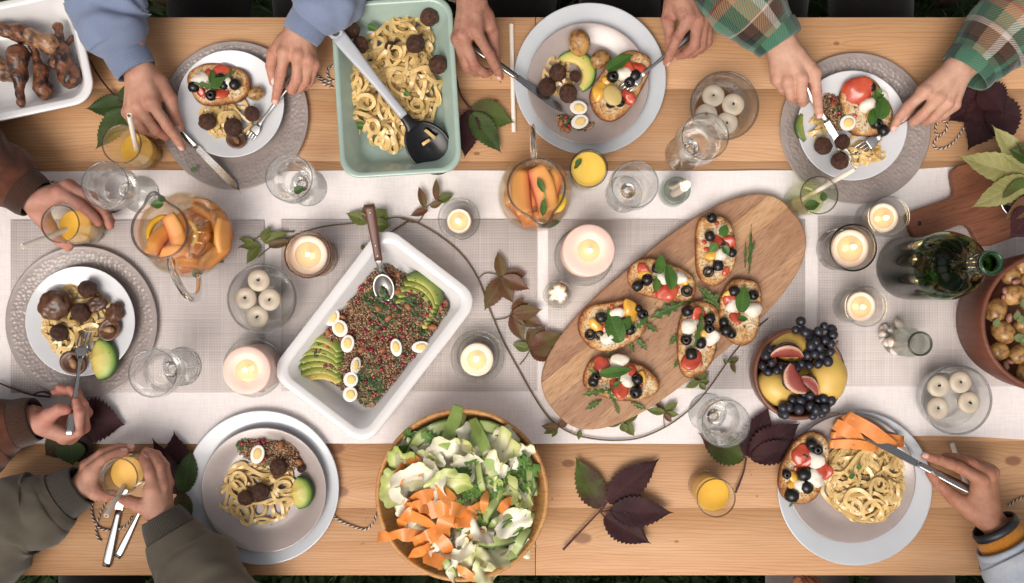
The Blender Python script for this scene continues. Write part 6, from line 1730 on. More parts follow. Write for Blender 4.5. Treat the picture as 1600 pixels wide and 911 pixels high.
for x, y, a, b, an, w in EG:
    egg(x, y, a, b, an, 0.033, 'halved quail egg in the white dish, ' + w, (28, 0) if 'tipped' in w else (0, 0))
egg(904, 168, 14, 11, -10, ZA + .006, 'halved egg on the elderly person\'s plate, upper one'); egg(906, 190, 14, 11, 20, ZA + .008, 'halved egg on the elderly person\'s quinoa, lower one')
egg(1325, 192, 13, 12, 30, ZA + .010, 'halved egg on the plaid diner\'s quinoa'); egg(402, 710, 15, 11, 75, ZA + .010, 'halved egg on the quinoa near the olive sleeve')

# ---- quinoa
def inside(px, py, poly):
    c = False; j = len(poly) - 1
    for i in range(len(poly)):
        if (poly[i][1] > py) != (poly[j][1] > py) and px < (poly[j][0] - poly[i][0]) * (py - poly[i][1]) / (poly[j][1] - poly[i][1]) + poly[i][0]: c = not c
        j = i
    return c
def edge_d(px, py, poly):
    m = 1e9
    for i in range(len(poly)):
        a, b = np.array(poly[i - 1], float), np.array(poly[i], float); p = np.array((px, py)); ab = b - a
        t = np.clip(np.dot(p - a, ab) / np.dot(ab, ab), 0, 1); m = min(m, np.linalg.norm(p - a - ab * t))
    return m
def grain_material():
    t = NT('quinoa_grains'); f = t.attr('shade')
    col = t.ramp(f, [(0, (0.50, 0.34, 0.19)), (0.2, (0.36, 0.215, 0.115)), (0.38, (0.24, 0.125, 0.062)), (0.58, (0.15, 0.055, 0.035)), (0.70, (0.05, 0.022, 0.018)), (0.82, (0.48, 0.33, 0.19)), (0.92, (0.035, 0.075, 0.018))], 'CONSTANT')
    t.bsdf(col, 0.45); return t.m
GRAIN = grain_material()
QBASE = simple('quinoa_mass', (0.17, 0.09, 0.05), (0.09, 0.045, 0.026), 300, 0.7, 0.8, 500, 0.002)
def in_dish(w):
    """is a world point inside the walls of the white quinoa dish"""
    z = w.z - D_WHITE.location.z; a = -D_WHITE.rotation_euler.z; dx, dy = w.x - D_WHITE.location.x, w.y - D_WHITE.location.y
    k = U * (H - 0.055) / H / 2; m = 0.0195 + 0.016 * min(1, max(0, 1 - (z - 0.014) / 0.039)) + (0.006 if z < 0.012 else 0)
    return abs(dx * math.cos(a) - dy * math.sin(a)) < 296 * k - m and abs(dx * math.sin(a) + dy * math.cos(a)) < 192 * k - m
def quinoa(name, poly, z0, hgt, n, label, seed, herbs=0, seeds=0, nuts=0, where='', ramp=22.0):
    rd = random.Random(seed)
    xs = [p[0] for p in poly]; ys = [p[1] for p in poly]; cx, cy = sum(xs) / len(xs), sum(ys) / len(ys)
    c = P(cx, cy, z0); g = empty(name, label, 'quinoa salad', c, group='servings of quinoa salad')
    def hz(x, y): return hgt * min(1, edge_d(x, y, poly) / ramp) ** 0.6 * (0.86 + 0.28 * mnoise.noise(Vector((x * .06, y * .06, seed))))
    ok = in_dish if name == 'quinoa_salad' else (lambda w: True)
    V, F = [], []
    step = 5; nx, ny = int((max(xs) - min(xs)) / step) + 2, int((max(ys) - min(ys)) / step) + 2; idx = {}
    for i in range(nx):
        for j in range(ny):
            x, y = min(xs) + i * step, min(ys) + j * step
            if inside(x, y, poly) and ok(P(x, y, z0 + hz(x, y) - 0.0012)): idx[(i, j)] = len(V); V.append(P(x, y, z0 + hz(x, y) - 0.0012) - c)
    for (i, j) in idx:
        if all(k in idx for k in ((i + 1, j), (i, j + 1), (i + 1, j + 1))): F.append((idx[(i, j)], idx[(i, j + 1)], idx[(i + 1, j + 1)], idx[(i + 1, j)]))
    obj('quinoa_bed', fix_normals(mesh('quinoa_bed', V, F)), QBASE, g)
    iv, jf = ico(1); iv = np.array(iv)
    GV, GF, GS = [], [], []
    k = 0
    while k < n:
        x, y = rd.uniform(min(xs), max(xs)), rd.uniform(min(ys), max(ys))
        if not inside(x, y, poly): continue
        z = z0 + hz(x, y) + rd.uniform(-0.001, 0.0012)
        if not ok(P(x, y, z)): continue
        r = rd.uniform(0.0009, 0.0016); sc = np.array([r * rd.uniform(.8, 1.4), r, r * .8]); a = rd.uniform(0, 6.28)
        q = iv * sc; q = np.stack([q[:, 0] * math.cos(a) - q[:, 1] * math.sin(a), q[:, 0] * math.sin(a) + q[:, 1] * math.cos(a), q[:, 2]], 1) + np.array(P(x, y, z) - c)
        o = k * len(iv); GV.append(q); GF += [(f[0] + o, f[1] + o, f[2] + o) for f in jf]; GS += [min(0.9, rd.random() * .9)] * len(jf); k += 1
    gr = obj('quinoa_grains', mesh('quinoa_grains', np.vstack(GV), GF, fattrs={'shade': GS}), GRAIN, g); gr['kind'] = 'stuff'
    def rp(mg=3):
        while True:
            x, y = rd.uniform(min(xs), max(xs)), rd.uniform(min(ys), max(ys))
            if inside(x, y, poly) and edge_d(x, y, poly) > mg and ok(P(x, y, z0 + hz(x, y))): return x, y
    if herbs:
        HV, HF = [], []
        cl = [rp() for _ in range(max(2, herbs // 28))]
        for _ in range(herbs):
            bx, by = rd.choice(cl); x, y = bx + rd.gauss(0, 9), by + rd.gauss(0, 9)
            if not inside(x, y, poly) or not ok(P(x, y, z0 + hz(x, y))): continue
            p = P(x, y, z0 + hz(x, y) + rd.uniform(0.001, 0.004)) - c; a = rd.uniform(0, 6.28); L = rd.uniform(.002, .005); o = len(HV)
            d = Vector((math.cos(a), math.sin(a), rd.uniform(-.4, .4))) * L; e = Vector((-math.sin(a), math.cos(a), rd.uniform(-.5, .5))) * L * .6
            HV += [p - d, p + e, p + d + Vector((0, 0, .001)), p - e]; HF.append((o, o + 1, o + 2, o + 3))
        ho = obj('chopped_herbs', mesh('chopped_herbs', HV, HF), HERB, g); ho['kind'] = 'stuff'
    for i in range(seeds):
        x, y = rp(); o = obj('pomegranate_seed', _pom[i % 3], POM, g, P(x, y, z0 + hz(x, y) + 0.0022) - c, (rd.uniform(0, 3), rd.uniform(0, 3), rd.uniform(0, 6)))
    for i in range(nuts):
        x, y = rp(); o = obj('almond' if i % 4 else 'cashew', _alm, ALMOND if i % 4 else None, g, P(x, y, z0 + hz(x, y) + 0.003) - c, (rd.uniform(-.5, .5), rd.uniform(-.5, .5), rd.uniform(0, 6)))
    return g
_pom = [blob('pomegranate_seed', 0.0042, 0.0034, 0.0032, 2, 0.0006, 300, s) for s in range(3)]
_alm = blob('almond', 0.0075, 0.0048, 0.0035, 2, 0.0006, 200, 2)
QD = quinoa('quinoa_salad', [(463, 552), (490, 512), (530, 462), (580, 402), (600, 408), (660, 440), (714, 476), (712, 500), (680, 550), (640, 600), (592, 642), (575, 640), (545, 618), (500, 585)], 0.008, 0.029, 9000, 'quinoa salad with pomegranate seeds and herbs filling the white dish', 3, 560, 62, 16)
quinoa('quinoa_serving', [(362, 690), (385, 679), (420, 682), (452, 684), (472, 702), (474, 725), (455, 738), (425, 735), (400, 725), (375, 712)], ZA, 0.014, 1500, 'quinoa serving on the mauve plate near the olive sleeve', 5, 70, 6, 3, ramp=16)
quinoa('quinoa_serving', [(1283, 140), (1300, 145), (1322, 160), (1335, 175), (1330, 198), (1312, 205), (1295, 200), (1284, 180)], ZA, 0.016, 1200, 'quinoa serving on the plate between the plaid sleeves', 7, 60, 3, 2, ramp=16)
quinoa('quinoa_serving', [(862, 183), (880, 178), (898, 182), (918, 188), (930, 192), (925, 202), (905, 206), (880, 207), (868, 199)], ZA, 0.010, 700, 'quinoa serving on the elderly person\'s mauve plate', 9, 45, 3, 4, ramp=12)

# ---- crumbs, pepper and herb flecks left on boards, plates and wood
def flecks(name, label, cat, spots, mat, seed, r=(0.0005, 0.0013)):
    rd = random.Random(seed); iv, jf = ico(1); iv = np.array(iv); V, F = [], []; k = 0
    for x, y, rx, ry, z, n in spots:
        for _ in range(n):
            a = rd.uniform(0, 6.28); q = math.sqrt(rd.random())
            p = P(x + rx * q * math.cos(a), y + ry * q * math.sin(a), z); s = rd.uniform(*r)
            V.append(iv * np.array([s * rd.uniform(.7, 1.6), s * rd.uniform(.7, 1.4), s * .7]) + np.array(p) + np.array((0, 0, s * .5)))
            F += [(f[0] + k * len(iv), f[1] + k * len(iv), f[2] + k * len(iv)) for f in jf]; k += 1
    return tagit(obj(name, mesh(name, np.vstack(V), F), mat), label, cat, kind='stuff')
flecks('crumbs', 'toasted bread crumbs scattered on the bruschetta board and wood', 'crumbs', [(1053, 487, 150, 60, 0.0244, 90), (970, 560, 50, 60, 0.0244, 30), (1110, 480, 60, 90, 0.0244, 40), (900, 760, 60, 60, 0.001, 14), (1180, 730, 50, 50, 0.001, 14), (560, 830, 30, 50, 0.001, 10), (760, 110, 30, 60, 0.001, 8), (300, 840, 40, 40, 0.001, 10)], simple('bread_crumb', (0.50, 0.28, 0.11), (0.30, 0.13, 0.05), 200, 0.8), 2)
flecks('pepper_flecks', 'black pepper and herb flecks on the plates and dishes', 'pepper', [(360, 165, 55, 50, 0.0148, 40), (919, 130, 75, 75, 0.0146, 50), (1332, 196, 60, 60, 0.0148, 40), (125, 502, 60, 60, 0.0184, 40), (412, 766, 75, 75, 0.0146, 50), (1330, 760, 78, 78, 0.0146, 50), (620, 190, 70, 50, 0.0075, 30), (520, 610, 40, 30, 0.012, 16)], simple('pepper', (0.03, 0.025, 0.012), (0.05, 0.06, 0.02), 300, 0.8), 3, (0.0003, 0.0008))
flecks('pepper_flecks', 'pepper and chopped herbs clinging to the pasta', 'pepper', [(617, 125, 62, 85, 0.046, 70), (1352, 748, 50, 58, 0.040, 60)], HERB, 4, (0.0004, 0.001))
for i, (x0, y0, x1, y1, w, z, lab) in enumerate(((632, 143, 640, 150, 10, .048, 'in the middle of the mint dish pasta'), (566, 168, 576, 175, 10, .03, 'at the wall of the mint dish'), (556, 195, 578, 198, 12, .02, 'below the pasta in the mint dish'), (575, 40, 590, 46, 12, .035, 'beside the first meatball of the mint dish'), (1340, 727, 1346, 733, 9, .044, 'on top of the large pasta heap'), (1326, 745, 1338, 742, 9, .042, 'between pasta loops near the bruschetta'), (300, 262, 306, 268, 9, .02, 'at the rim of the blue sleeved diner\'s plate'), (1300, 262, 1306, 266, 9, .02, 'at the rim below the plaid diner\'s meatballs'))):
    L = (P(x1, y1, z) - P(x0, y0, z)).length
    o = thing('basil_scrap', leaf_mesh('basil_scrap', L, w * U / 2, seed=i, fold=0.4, curl=0.3), BASIL, 'wilted basil scrap ' + lab, 'basil', group='wilted basil scraps')
    aim_leaf(o, P(x0, y0, z), P(x1, y1, z), R(20))
# ---------------------------------------------------------------- chicken in the white dish
def drumstick_mesh(seed, L=0.105, R1=0.024):
    rd = random.Random(seed)
    b = rd.uniform(-0.006, 0.006)
    def f(X):
        s = X.shape[:-1]; X = X.reshape(-1, 3)
        d = d_cone(X, (0.0, 0, 0), (L * 0.42, b, 0.002), R1, R1 * 0.72)
        d = smin(d, d_cone(X, (L * 0.42, b, 0.002), (L * 0.78, b * .5, 0), R1 * 0.72, R1 * 0.34), 0.008)
        d = smin(d, d_cone(X, (L * 0.78, b * .5, 0), (L * .95, 0, 0), R1 * 0.34, R1 * 0.30), 0.006)
        d = smin(d, d_ell(X, (L * 0.97, 0.003, 0), (0.010, 0.011, 0.010)), 0.004)
        d = smin(d, d_ell(X, (-0.006, 0.006 * (1 if seed % 2 else -1), 0.004), (R1 * .85, R1 * .8, R1 * .8)), 0.01)
        n = np.sin(X[:, 0] * 260 + seed) * np.sin(X[:, 1] * 310 + X[:, 2] * 200 + seed * 2) * 0.0009 + np.sin(X[:, 0] * 120 + X[:, 1] * 150 + seed) * 0.0014
        return (d + n).reshape(s)
    v, fc = nets(f, (-0.04, -0.04, -0.035), (L + 0.025, 0.04, 0.035), 0.0021)
    return mesh('drumstick', v, fc)
_dr = [drumstick_mesh(s) for s in range(3)]
for i, (x0, y0, x1, y1, z, m, lab) in enumerate((
        (108, 118, 92, 44, .034, CHICK, 'lying against the dish wall, knob end up'),
        (68, 138, 52, 76, .032, CHICK, 'in the middle, thick end toward the corner'),
        (76, 68, 8, 52, .042, CHICKP, 'lying across the top of the others'),
        (27, 88, 33, 158, .046, CHICK, 'pointing its charred knob at the dish corner'),
        (34, 52, -30, 40, .044, CHICKP, 'pale ended, nearest the far wall'),
        (8, 112, -35, 60, .030, CHICK, 'half cut off by the picture edge'),
        (86, 96, 112, 60, .022, CHICKP, 'tucked under the one by the wall'))):
    a, b = P(x0, y0, z), P(x1, y1, z + 0.002)
    o = thing('chicken_drumstick', _dr[i % 3], m, 'grilled chicken drumstick in the white dish, ' + lab, 'drumstick', group='grilled drumsticks')
    aim(o, a, b, spin=i * 1.3); k = (b - a).length / 0.098
    o.scale = (k * 1.0, min(k, 1.0) * 0.95, min(k, 1.0) * 0.95)

# ---------------------------------------------------------------- spoons
def serving_spoon():
    a, b = P(510, 33, 0.072), P(634, 185, 0.050)
    g = empty('serving_spoon', 'large serving spoon with a grey handle and black bowl in the mint dish', 'spoon', a)
    x = (b - a).normalized(); L = (b - a).length
    m = Matrix((x, Vector((0, 0, 1)).cross(x).normalized(), x.cross(Vector((0, 0, 1)).cross(x).normalized()))).transposed()
    g.rotation_euler = m.to_euler()
    # handle with a hanging slot: outline strip with a hole
    bm = bmesh.new()
    def ring(cx, ln, hw, n=10): return [(cx + ln * .5 + hw * math.cos(R(-90 + 180 * i / n)), hw * math.sin(R(-90 + 180 * i / n))) for i in range(n + 1)] + [(cx - ln * .5 + hw * math.cos(R(90 + 180 * i / n)), hw * math.sin(R(90 + 180 * i / n))) for i in range(n + 1)]
    outer, inner = ring(0.012, 0.020, 0.0125), ring(0.012, 0.022, 0.0072)
    n = len(outer); V, F = [], []
    for z in (0.0025, -0.0025):
        V += [(p[0], p[1], z) for p in outer] + [(p[0], p[1], z) for p in inner]
    for i in range(n):
        j = (i + 1) % n
        F += [(i, j, n + j, n + i), (2 * n + i, 3 * n + i, 3 * n + j, 2 * n + j), (i, 2 * n + i, 2 * n + j, j), (n + i, n + j, 3 * n + j, 3 * n + i)]
    obj('hanging_loop', fix_normals(mesh('hanging_loop', V, F, smooth=False)), GREY_PL, g)
    obj('handle', bar('handle', [(q, 0, 0) for q in np.linspace(0.030, L - 0.004, 20)], [0.0125, 0.0115, 0.0095, 0.008, 0.0075, 0.0075], [0.0025, 0.004, 0.005], seg=14, power=0.7), GREY_PL, g)
    obj('neck', bar('neck', [(q, 0, -0.001) for q in np.linspace(L - 0.008, L + 0.022, 8)], [0.008, 0.009, 0.0105, 0.016], [0.0055, 0.0055, 0.004], seg=14, power=0.7), BLACK_PL, g)
    # bowl
    V, F = [], []; N, M = 36, 9
    for layer, off in ((0, 0.0), (1, -0.002)):
        for j in range(M + 1):
            s = j / M
            for i in range(N):
                th = 2 * math.pi * i / N
                V.append((L + 0.062 + 0.050 * s * math.cos(th), 0.037 * s * math.sin(th), -0.004 - 0.013 * (1 - s ** 2) + off - 0.008 * (0.5 + .5 * math.cos(th)) * s))
    for l in (0, 1):
        o = l * (M + 1) * N
        for j in range(M):
            for i in range(N):
                k = (i + 1) % N; q = (o + j * N + i, o + (j + 1) * N + i, o + (j + 1) * N + k, o + j * N + k); F.append(q if l == 0 else q[::-1])
    o = (M + 1) * N
    for i in range(N): k = (i + 1) % N; F.append((M * N + i, o + M * N + i, o + M * N + k, M * N + k))
    obj('bowl', fix_normals(mesh('bowl', V, F)), BLACK_PL, g)
serving_spoon()
for i, (x0, y0, x1, y1) in enumerate(((664, 203, 680, 216), (660, 226, 672, 218))):
    a, b = P(x0, y0, .040), P(x1, y1, .040)
    o = thing('pasta_scrap', bar('pasta_scrap', [(q, 0, 0.001 * math.sin(q * 300)) for q in np.linspace(0, (b - a).length, 6)], 0.0026, 0.0008, seg=4), PASTA, 'short pasta scrap in the black spoon bowl, ' + ('nearer the handle' if i == 0 else 'nearer the spoon tip'), 'pasta scrap', group='pasta scraps')
    aim(o, a, b)
def salad_spoon():
    a, b = P(577, 320, 0.092), P(594, 420, 0.056); c = P(600, 455, 0.044)
    g = empty('serving_spoon', 'metal spoon with a riveted dark wooden handle in the quinoa dish', 'spoon', a)
    x = (b - a).normalized(); y = Vector((0, 0, 1)).cross(x).normalized(); g.rotation_euler = Matrix((x, y, x.cross(y))).transposed().to_euler()
    L = (b - a).length
    obj('handle', bar('handle', [(q, 0, 0) for q in np.linspace(0, L * .86, 14)], [0.0085, 0.0088, 0.0078, 0.0068, 0.0068], 0.0058, seg=14, power=0.55), HANDLEW, g)
    for q in (0.012, L * .62, L * .78): obj('rivet', lathe('rivet', [(0.0021, 0), (0.0018, 0.0006), (0, 0.0008)], 14), STEEL, g, (q, 0, 0.0056))
    obj('shank', bar('shank', [(q, 0, -0.001 - 0.004 * max(0, q - L * .9) / .01) for q in np.linspace(L * .84, L + 0.016, 8)], [0.006, 0.0055, 0.005, 0.008], 0.0016, seg=10), STEEL, g)
    V, F = [], []; N, M = 28, 6
    for j in range(M + 1):
        s = j / M
        for i in range(N):
            th = 2 * math.pi * i / N; V.append((L + 0.036 + 0.026 * s * math.cos(th), 0.018 * s * math.sin(th), -0.004 - 0.007 * (1 - s * s)))
    for j in range(M):
        for i in range(N): k = (i + 1) % N; F.append((j * N + i, (j + 1) * N + i, (j + 1) * N + k, j * N + k))
    o = obj('bowl', fix_normals(mesh('bowl', V, F)), STEEL2, g)
    so = o.modifiers.new('thickness', 'SOLIDIFY'); so.thickness = 0.0012
salad_spoon()

# ---------------------------------------------------------------- salad bowl
BOWLW = wood_stripes('salad_bowl_wood', (0.50, 0.26, 0.095), (0.40, 0.185, 0.06), (0.24, 0.09, 0.03), 20, 20, 0.4)
def salad_bowl():
    h = 0.095; p = P(722, 774, h); r = 136 * U * (H - h) / H
    g = empty('salad_bowl', 'large round wooden bowl heaped with lettuce and carrot salad', 'bowl', (p.x, p.y, T + 0.0006))
    out = [tuple(v) for v in smoothpts([(r * .46, 0), (r * .52, 0.004), (r * .80, h * .38), (r * .95, h * .78), (r, h - .002)], 16)]
    inn = [tuple(v) for v in smoothpts([(r * .955, h), (r * .93, h * .93), (r * .78, h * .45), (r * .5, 0.014), (0, 0.009)], 16)]
    obj('bowl', lathe('bowl', [(0, 0)] + out + [(r * .995, h)] + inn, 96), BOWLW, g)
    s = empty('mixed_salad', 'lettuce, carrot ribbon, cucumber and parsley salad in the wooden bowl', 'salad', (p.x, p.y, T + 0.05))
    rd = random.Random(21)
    base = blob('salad_bed', r * .84, r * .84, 0.028, 4, 0.006, 30, 3)
    obj('salad_bed', base, LETTG, s, (0, 0, 0.0))
    def dome(x, y):
        d = math.hypot(x - 722, y - 768) / 125.0
        return 0.078 + 0.034 * max(0, 1 - d * d)
    def lettuce(x, y, size, ang, mat, z=0.0):
        n = 14; V, F, A = [], [], []; ph = rd.uniform(0, 90)
        sx, sy = size * U * .62, size * U * .62 * rd.uniform(.5, .85)
        for i in range(n + 1):
            for j in range(n + 1):
                u, v = i / n * 2 - 1, j / n * 2 - 1
                q = math.sqrt(u * u + v * v) + 1e-6; k = max(abs(u), abs(v)) / q            # square to disc
                uu, vv = u * k, v * k; rr = math.hypot(uu, vv)
                ruf = 1 + 0.28 * mnoise.noise(Vector((uu * 1.8 + ph, vv * 1.8, 1))) * rr + 0.07 * mnoise.noise(Vector((uu * 7 + ph, vv * 7, 1))) * rr
                th = math.atan2(vv, uu)
                zz = 0.012 * mnoise.noise(Vector((uu * 1.3 + ph, vv * 1.3, 2))) + 0.0032 * rr ** 3 * math.sin(th * 6 + ph + 3 * mnoise.noise(Vector((uu * 2, vv * 2, ph)))) + 0.010 * uu * uu - 0.004 * math.exp(-(vv * 5) ** 2)
                V.append((uu * sx * ruf, vv * sy * ruf, zz * size / 45)); A.append(rr * (0.75 + .25 * uu))
        for i in range(n):
            for j in range(n):
                a = i * (n + 1) + j; F.append((a, a + n + 1, a + n + 2, a + 1))
        me = mesh('lettuce_leaf', V, F, attrs={'across': A})
        obj('lettuce_leaf', me, mat, s, P(x, y, dome(x, y) + z) - s.location, (R(rd.uniform(-42, 42)), R(rd.uniform(-35, 35)), R(ang)))
    def ribbon(name, mat, pts, w, th=0.0007, z=0.004, rolls=(0.0,), n=22):
        pp = smoothpts([P(q[0], q[1], dome(q[0], q[1]) + z + (q[2] if len(q) > 2 else 0)) - s.location for q in pts], n)
        obj(name, bar(name, pp, [w * U * .35, w * U * .5, w * U * .5, w * U * .35], th, list(rolls), seg=4), mat, s)
    def curl(name, mat, x, y, w, L, ang, bow, z=0.006, roll=0.5):
        c_, s_ = math.cos(R(ang)), math.sin(R(ang))
        pts = []
        for i in range(5):
            t = i / 4 - .5
            pts.append((x + c_ * t * L - s_ * bow * (0.25 - t * t) * 4 * .25, y - s_ * t * L - c_ * bow * (0.25 - t * t), 0.012 * (0.25 - t * t) * 4 * rd.uniform(.6, 1.4)))
        ribbon(name, mat, pts, w, z=z, rolls=[rd.uniform(-roll, roll) for _ in range(4)])
    for i, (x, y, sz, an) in enumerate(((655, 738, 62, 20), (690, 718, 66, 70), (632, 790, 58, 110), (705, 752, 60, 10), (668, 708, 50, 150), (775, 708, 66, 40), (806, 738, 58, 100), (745, 688, 54, 0), (762, 770, 48, 60), (720, 872, 58, 70), (765, 858, 60, 130), (800, 815, 46, 20), (690, 862, 48, 90), (617, 760, 46, 80), (735, 835, 42, 30), (770, 880, 40, 0), (640, 700, 44, 50), (788, 690, 46, 75), (815, 770, 44, 120), (730, 725, 50, 140), (742, 880, 40, 60), (805, 860, 46, 10), (645, 752, 60, 35), (628, 728, 52, 95), (678, 745, 64, 120), (715, 700, 58, 15), (770, 735, 54, 80), (752, 822, 50, 100), (790, 760, 48, 140), (720, 850, 54, 20), (760, 885, 46, 90), (812, 712, 44, 60))):
        lettuce(x, y, sz, an, [LETT, LETTW, LETTW, LETTG, LETTW][i % 5], 0.007 + 0.003 * (i % 4))
    for x, y, w, L, an, bw in ((622, 838, 26, 78, 2, 6), (655, 815, 30, 62, -25, 12), (680, 800, 34, 66, 12, 14), (700, 822, 32, 60, 75, 16), (670, 842, 28, 54, 20, 10), (688, 850, 26, 50, -50, 14), (648, 726, 24, 46, -50, 8), (622, 745, 22, 50, 70, 6), (662, 780, 26, 52, 20, 10), (695, 780, 26, 52, -40, 16), (640, 808, 24, 50, 40, 10), (678, 878, 26, 40, -20, 10), (742, 802, 22, 42, 50, 18), (725, 818, 26, 46, 5, 12), (795, 790, 18, 38, 35, 14), (748, 838, 18, 36, 10, 8), (728, 898, 20, 42, -35, 6), (660, 862, 22, 44, 30, 8), (710, 800, 26, 44, -15, 14), (760, 785, 16, 34, 80, 10), (655, 795, 24, 48, -5, 12)):
        curl('carrot_ribbon', CARROT, x + (4 if x < 640 else 0), y, w * .78, L * .92, an, bw * 1.4, 0.012, 0.9)
    for x, y, w, L, an, bw in ((690, 672, 26, 70, 18, 14), (655, 690, 24, 60, 48, 12), (640, 715, 20, 46, 70, 10), (800, 830, 26, 86, 35, 18), (822, 790, 20, 80, 68, 12), (780, 842, 24, 70, 8, -10), (812, 850, 22, 60, 60, 10), (770, 800, 20, 60, 60, 26), (786, 815, 18, 54, 30, 22), (830, 745, 20, 60, 100, 8), (770, 672, 22, 60, -20, 10), (715, 668, 20, 56, 60, 8), (700, 888, 18, 46, -60, 8), (752, 745, 16, 60, 100, 10), (795, 870, 22, 54, 20, 8)):
        curl('cucumber_ribbon', CUKE, x, y, w * .8, L, an, bw, 0.006, 0.8)
    for x0, y0, x1, y1, w in ((738, 655, 772, 745, 17), (692, 700, 716, 634, 20), (745, 660, 735, 700, 14)):
        ribbon('celery_stick', CELERY, [(x0, y0, 0.004), ((x0 + x1) / 2 + 3, (y0 + y1) / 2, 0.010), (x1, y1, 0.006)], w, 0.003, 0.010, (0.3, 0.1, -0.2))
    k = 0
    for x, y, n_ in ((735, 785, 8), (720, 722, 5), (772, 762, 7), (803, 728, 6), (728, 808, 4), (648, 700, 4), (815, 750, 4), (790, 702, 3), (808, 768, 4), (690, 690, 3)):
        for j in range(n_):
            a = rd.uniform(0, 6.28); d = rd.uniform(0, 13); bx, by = x + d * math.cos(a), y + d * math.sin(a); L = rd.uniform(15, 26)
            A_ = P(bx, by, dome(bx, by) + 0.012); B_ = P(bx + L * math.cos(a), by + L * math.sin(a), dome(bx, by) + 0.014 + rd.uniform(-.004, .006))
            put_leaf('parsley_leaf', s, A_, B_, L * .95, PARSLEY, k, 0, fold=0.3, curl=0.3, p=0.95, q=0.6, lobes=(3.0, 0.55), roll=R(rd.uniform(-30, 30)), wavy=0.08); k += 1
LETT = two_tone_attr('lettuce_pale', 'across', [(0.0, (0.76, 0.72, 0.56)), (0.5, (0.70, 0.69, 0.42)), (0.85, (0.52, 0.55, 0.20)), (1.0, (0.40, 0.46, 0.12))], 0.42, 40, 0.12, 0.25, lo=0, hi=1.05, bscale=45, coat=0.1)
LETTG = two_tone_attr('lettuce_green', 'across', [(0.0, (0.68, 0.67, 0.42)), (0.5, (0.50, 0.55, 0.20)), (1.0, (0.26, 0.35, 0.07))], 0.42, 40, 0.12, 0.25, lo=0, hi=1.05, bscale=45, coat=0.1)
LETTW = two_tone_attr('lettuce_white', 'across', [(0.0, (0.80, 0.76, 0.66)), (0.7, (0.76, 0.73, 0.58)), (1.0, (0.60, 0.62, 0.30))], 0.42, 40, 0.12, 0.25, lo=0, hi=1.05, bscale=45, coat=0.1)
CUKE = two_tone_attr('cucumber', 'across', [(0.0, (0.045, 0.10, 0.02)), (0.1, (0.10, 0.19, 0.035)), (0.2, (0.36, 0.44, 0.15)), (0.8, (0.42, 0.48, 0.20)), (0.9, (0.10, 0.19, 0.035)), (1.0, (0.045, 0.10, 0.02))], 0.35, 40, 0.08, 0.15, coat=0.2)
CELERY = simple('celery', (0.22, 0.33, 0.07), (0.30, 0.41, 0.11), 40, 0.4, 0.2)
PARSLEY = leafy('parsley', (0.07, 0.165, 0.028), (0.12, 0.24, 0.045), (0.16, 0.27, 0.07), 0.45)
salad_bowl()
# carrot ribbons on the pasta plate
def carrot_heap():
    g = empty('carrot_ribbons', 'broad carrot ribbons on the pasta plate under the knife', 'carrot', P(1350, 680, 0.03))
    for x0, y0, x1, y1, w, z in ((1298, 684, 1412, 690, 24, .030), (1322, 650, 1400, 702, 26, .040), (1304, 662, 1345, 690, 26, .034), (1296, 694, 1372, 700, 18, .034), (1320, 648, 1336, 672, 20, .036)):
        pp = smoothpts([P(x0, y0, z) - g.location, P((x0 + x1) / 2, (y0 + y1) / 2 - 3, z + .005) - g.location, P(x1, y1, z) - g.location], 14)
        obj('ribbon', bar('ribbon', pp, [w * U * .34, w * U * .42, w * U * .36], 0.0008, [0.15, -0.2, 0.2], seg=4), CARROT, g)
carrot_heap()

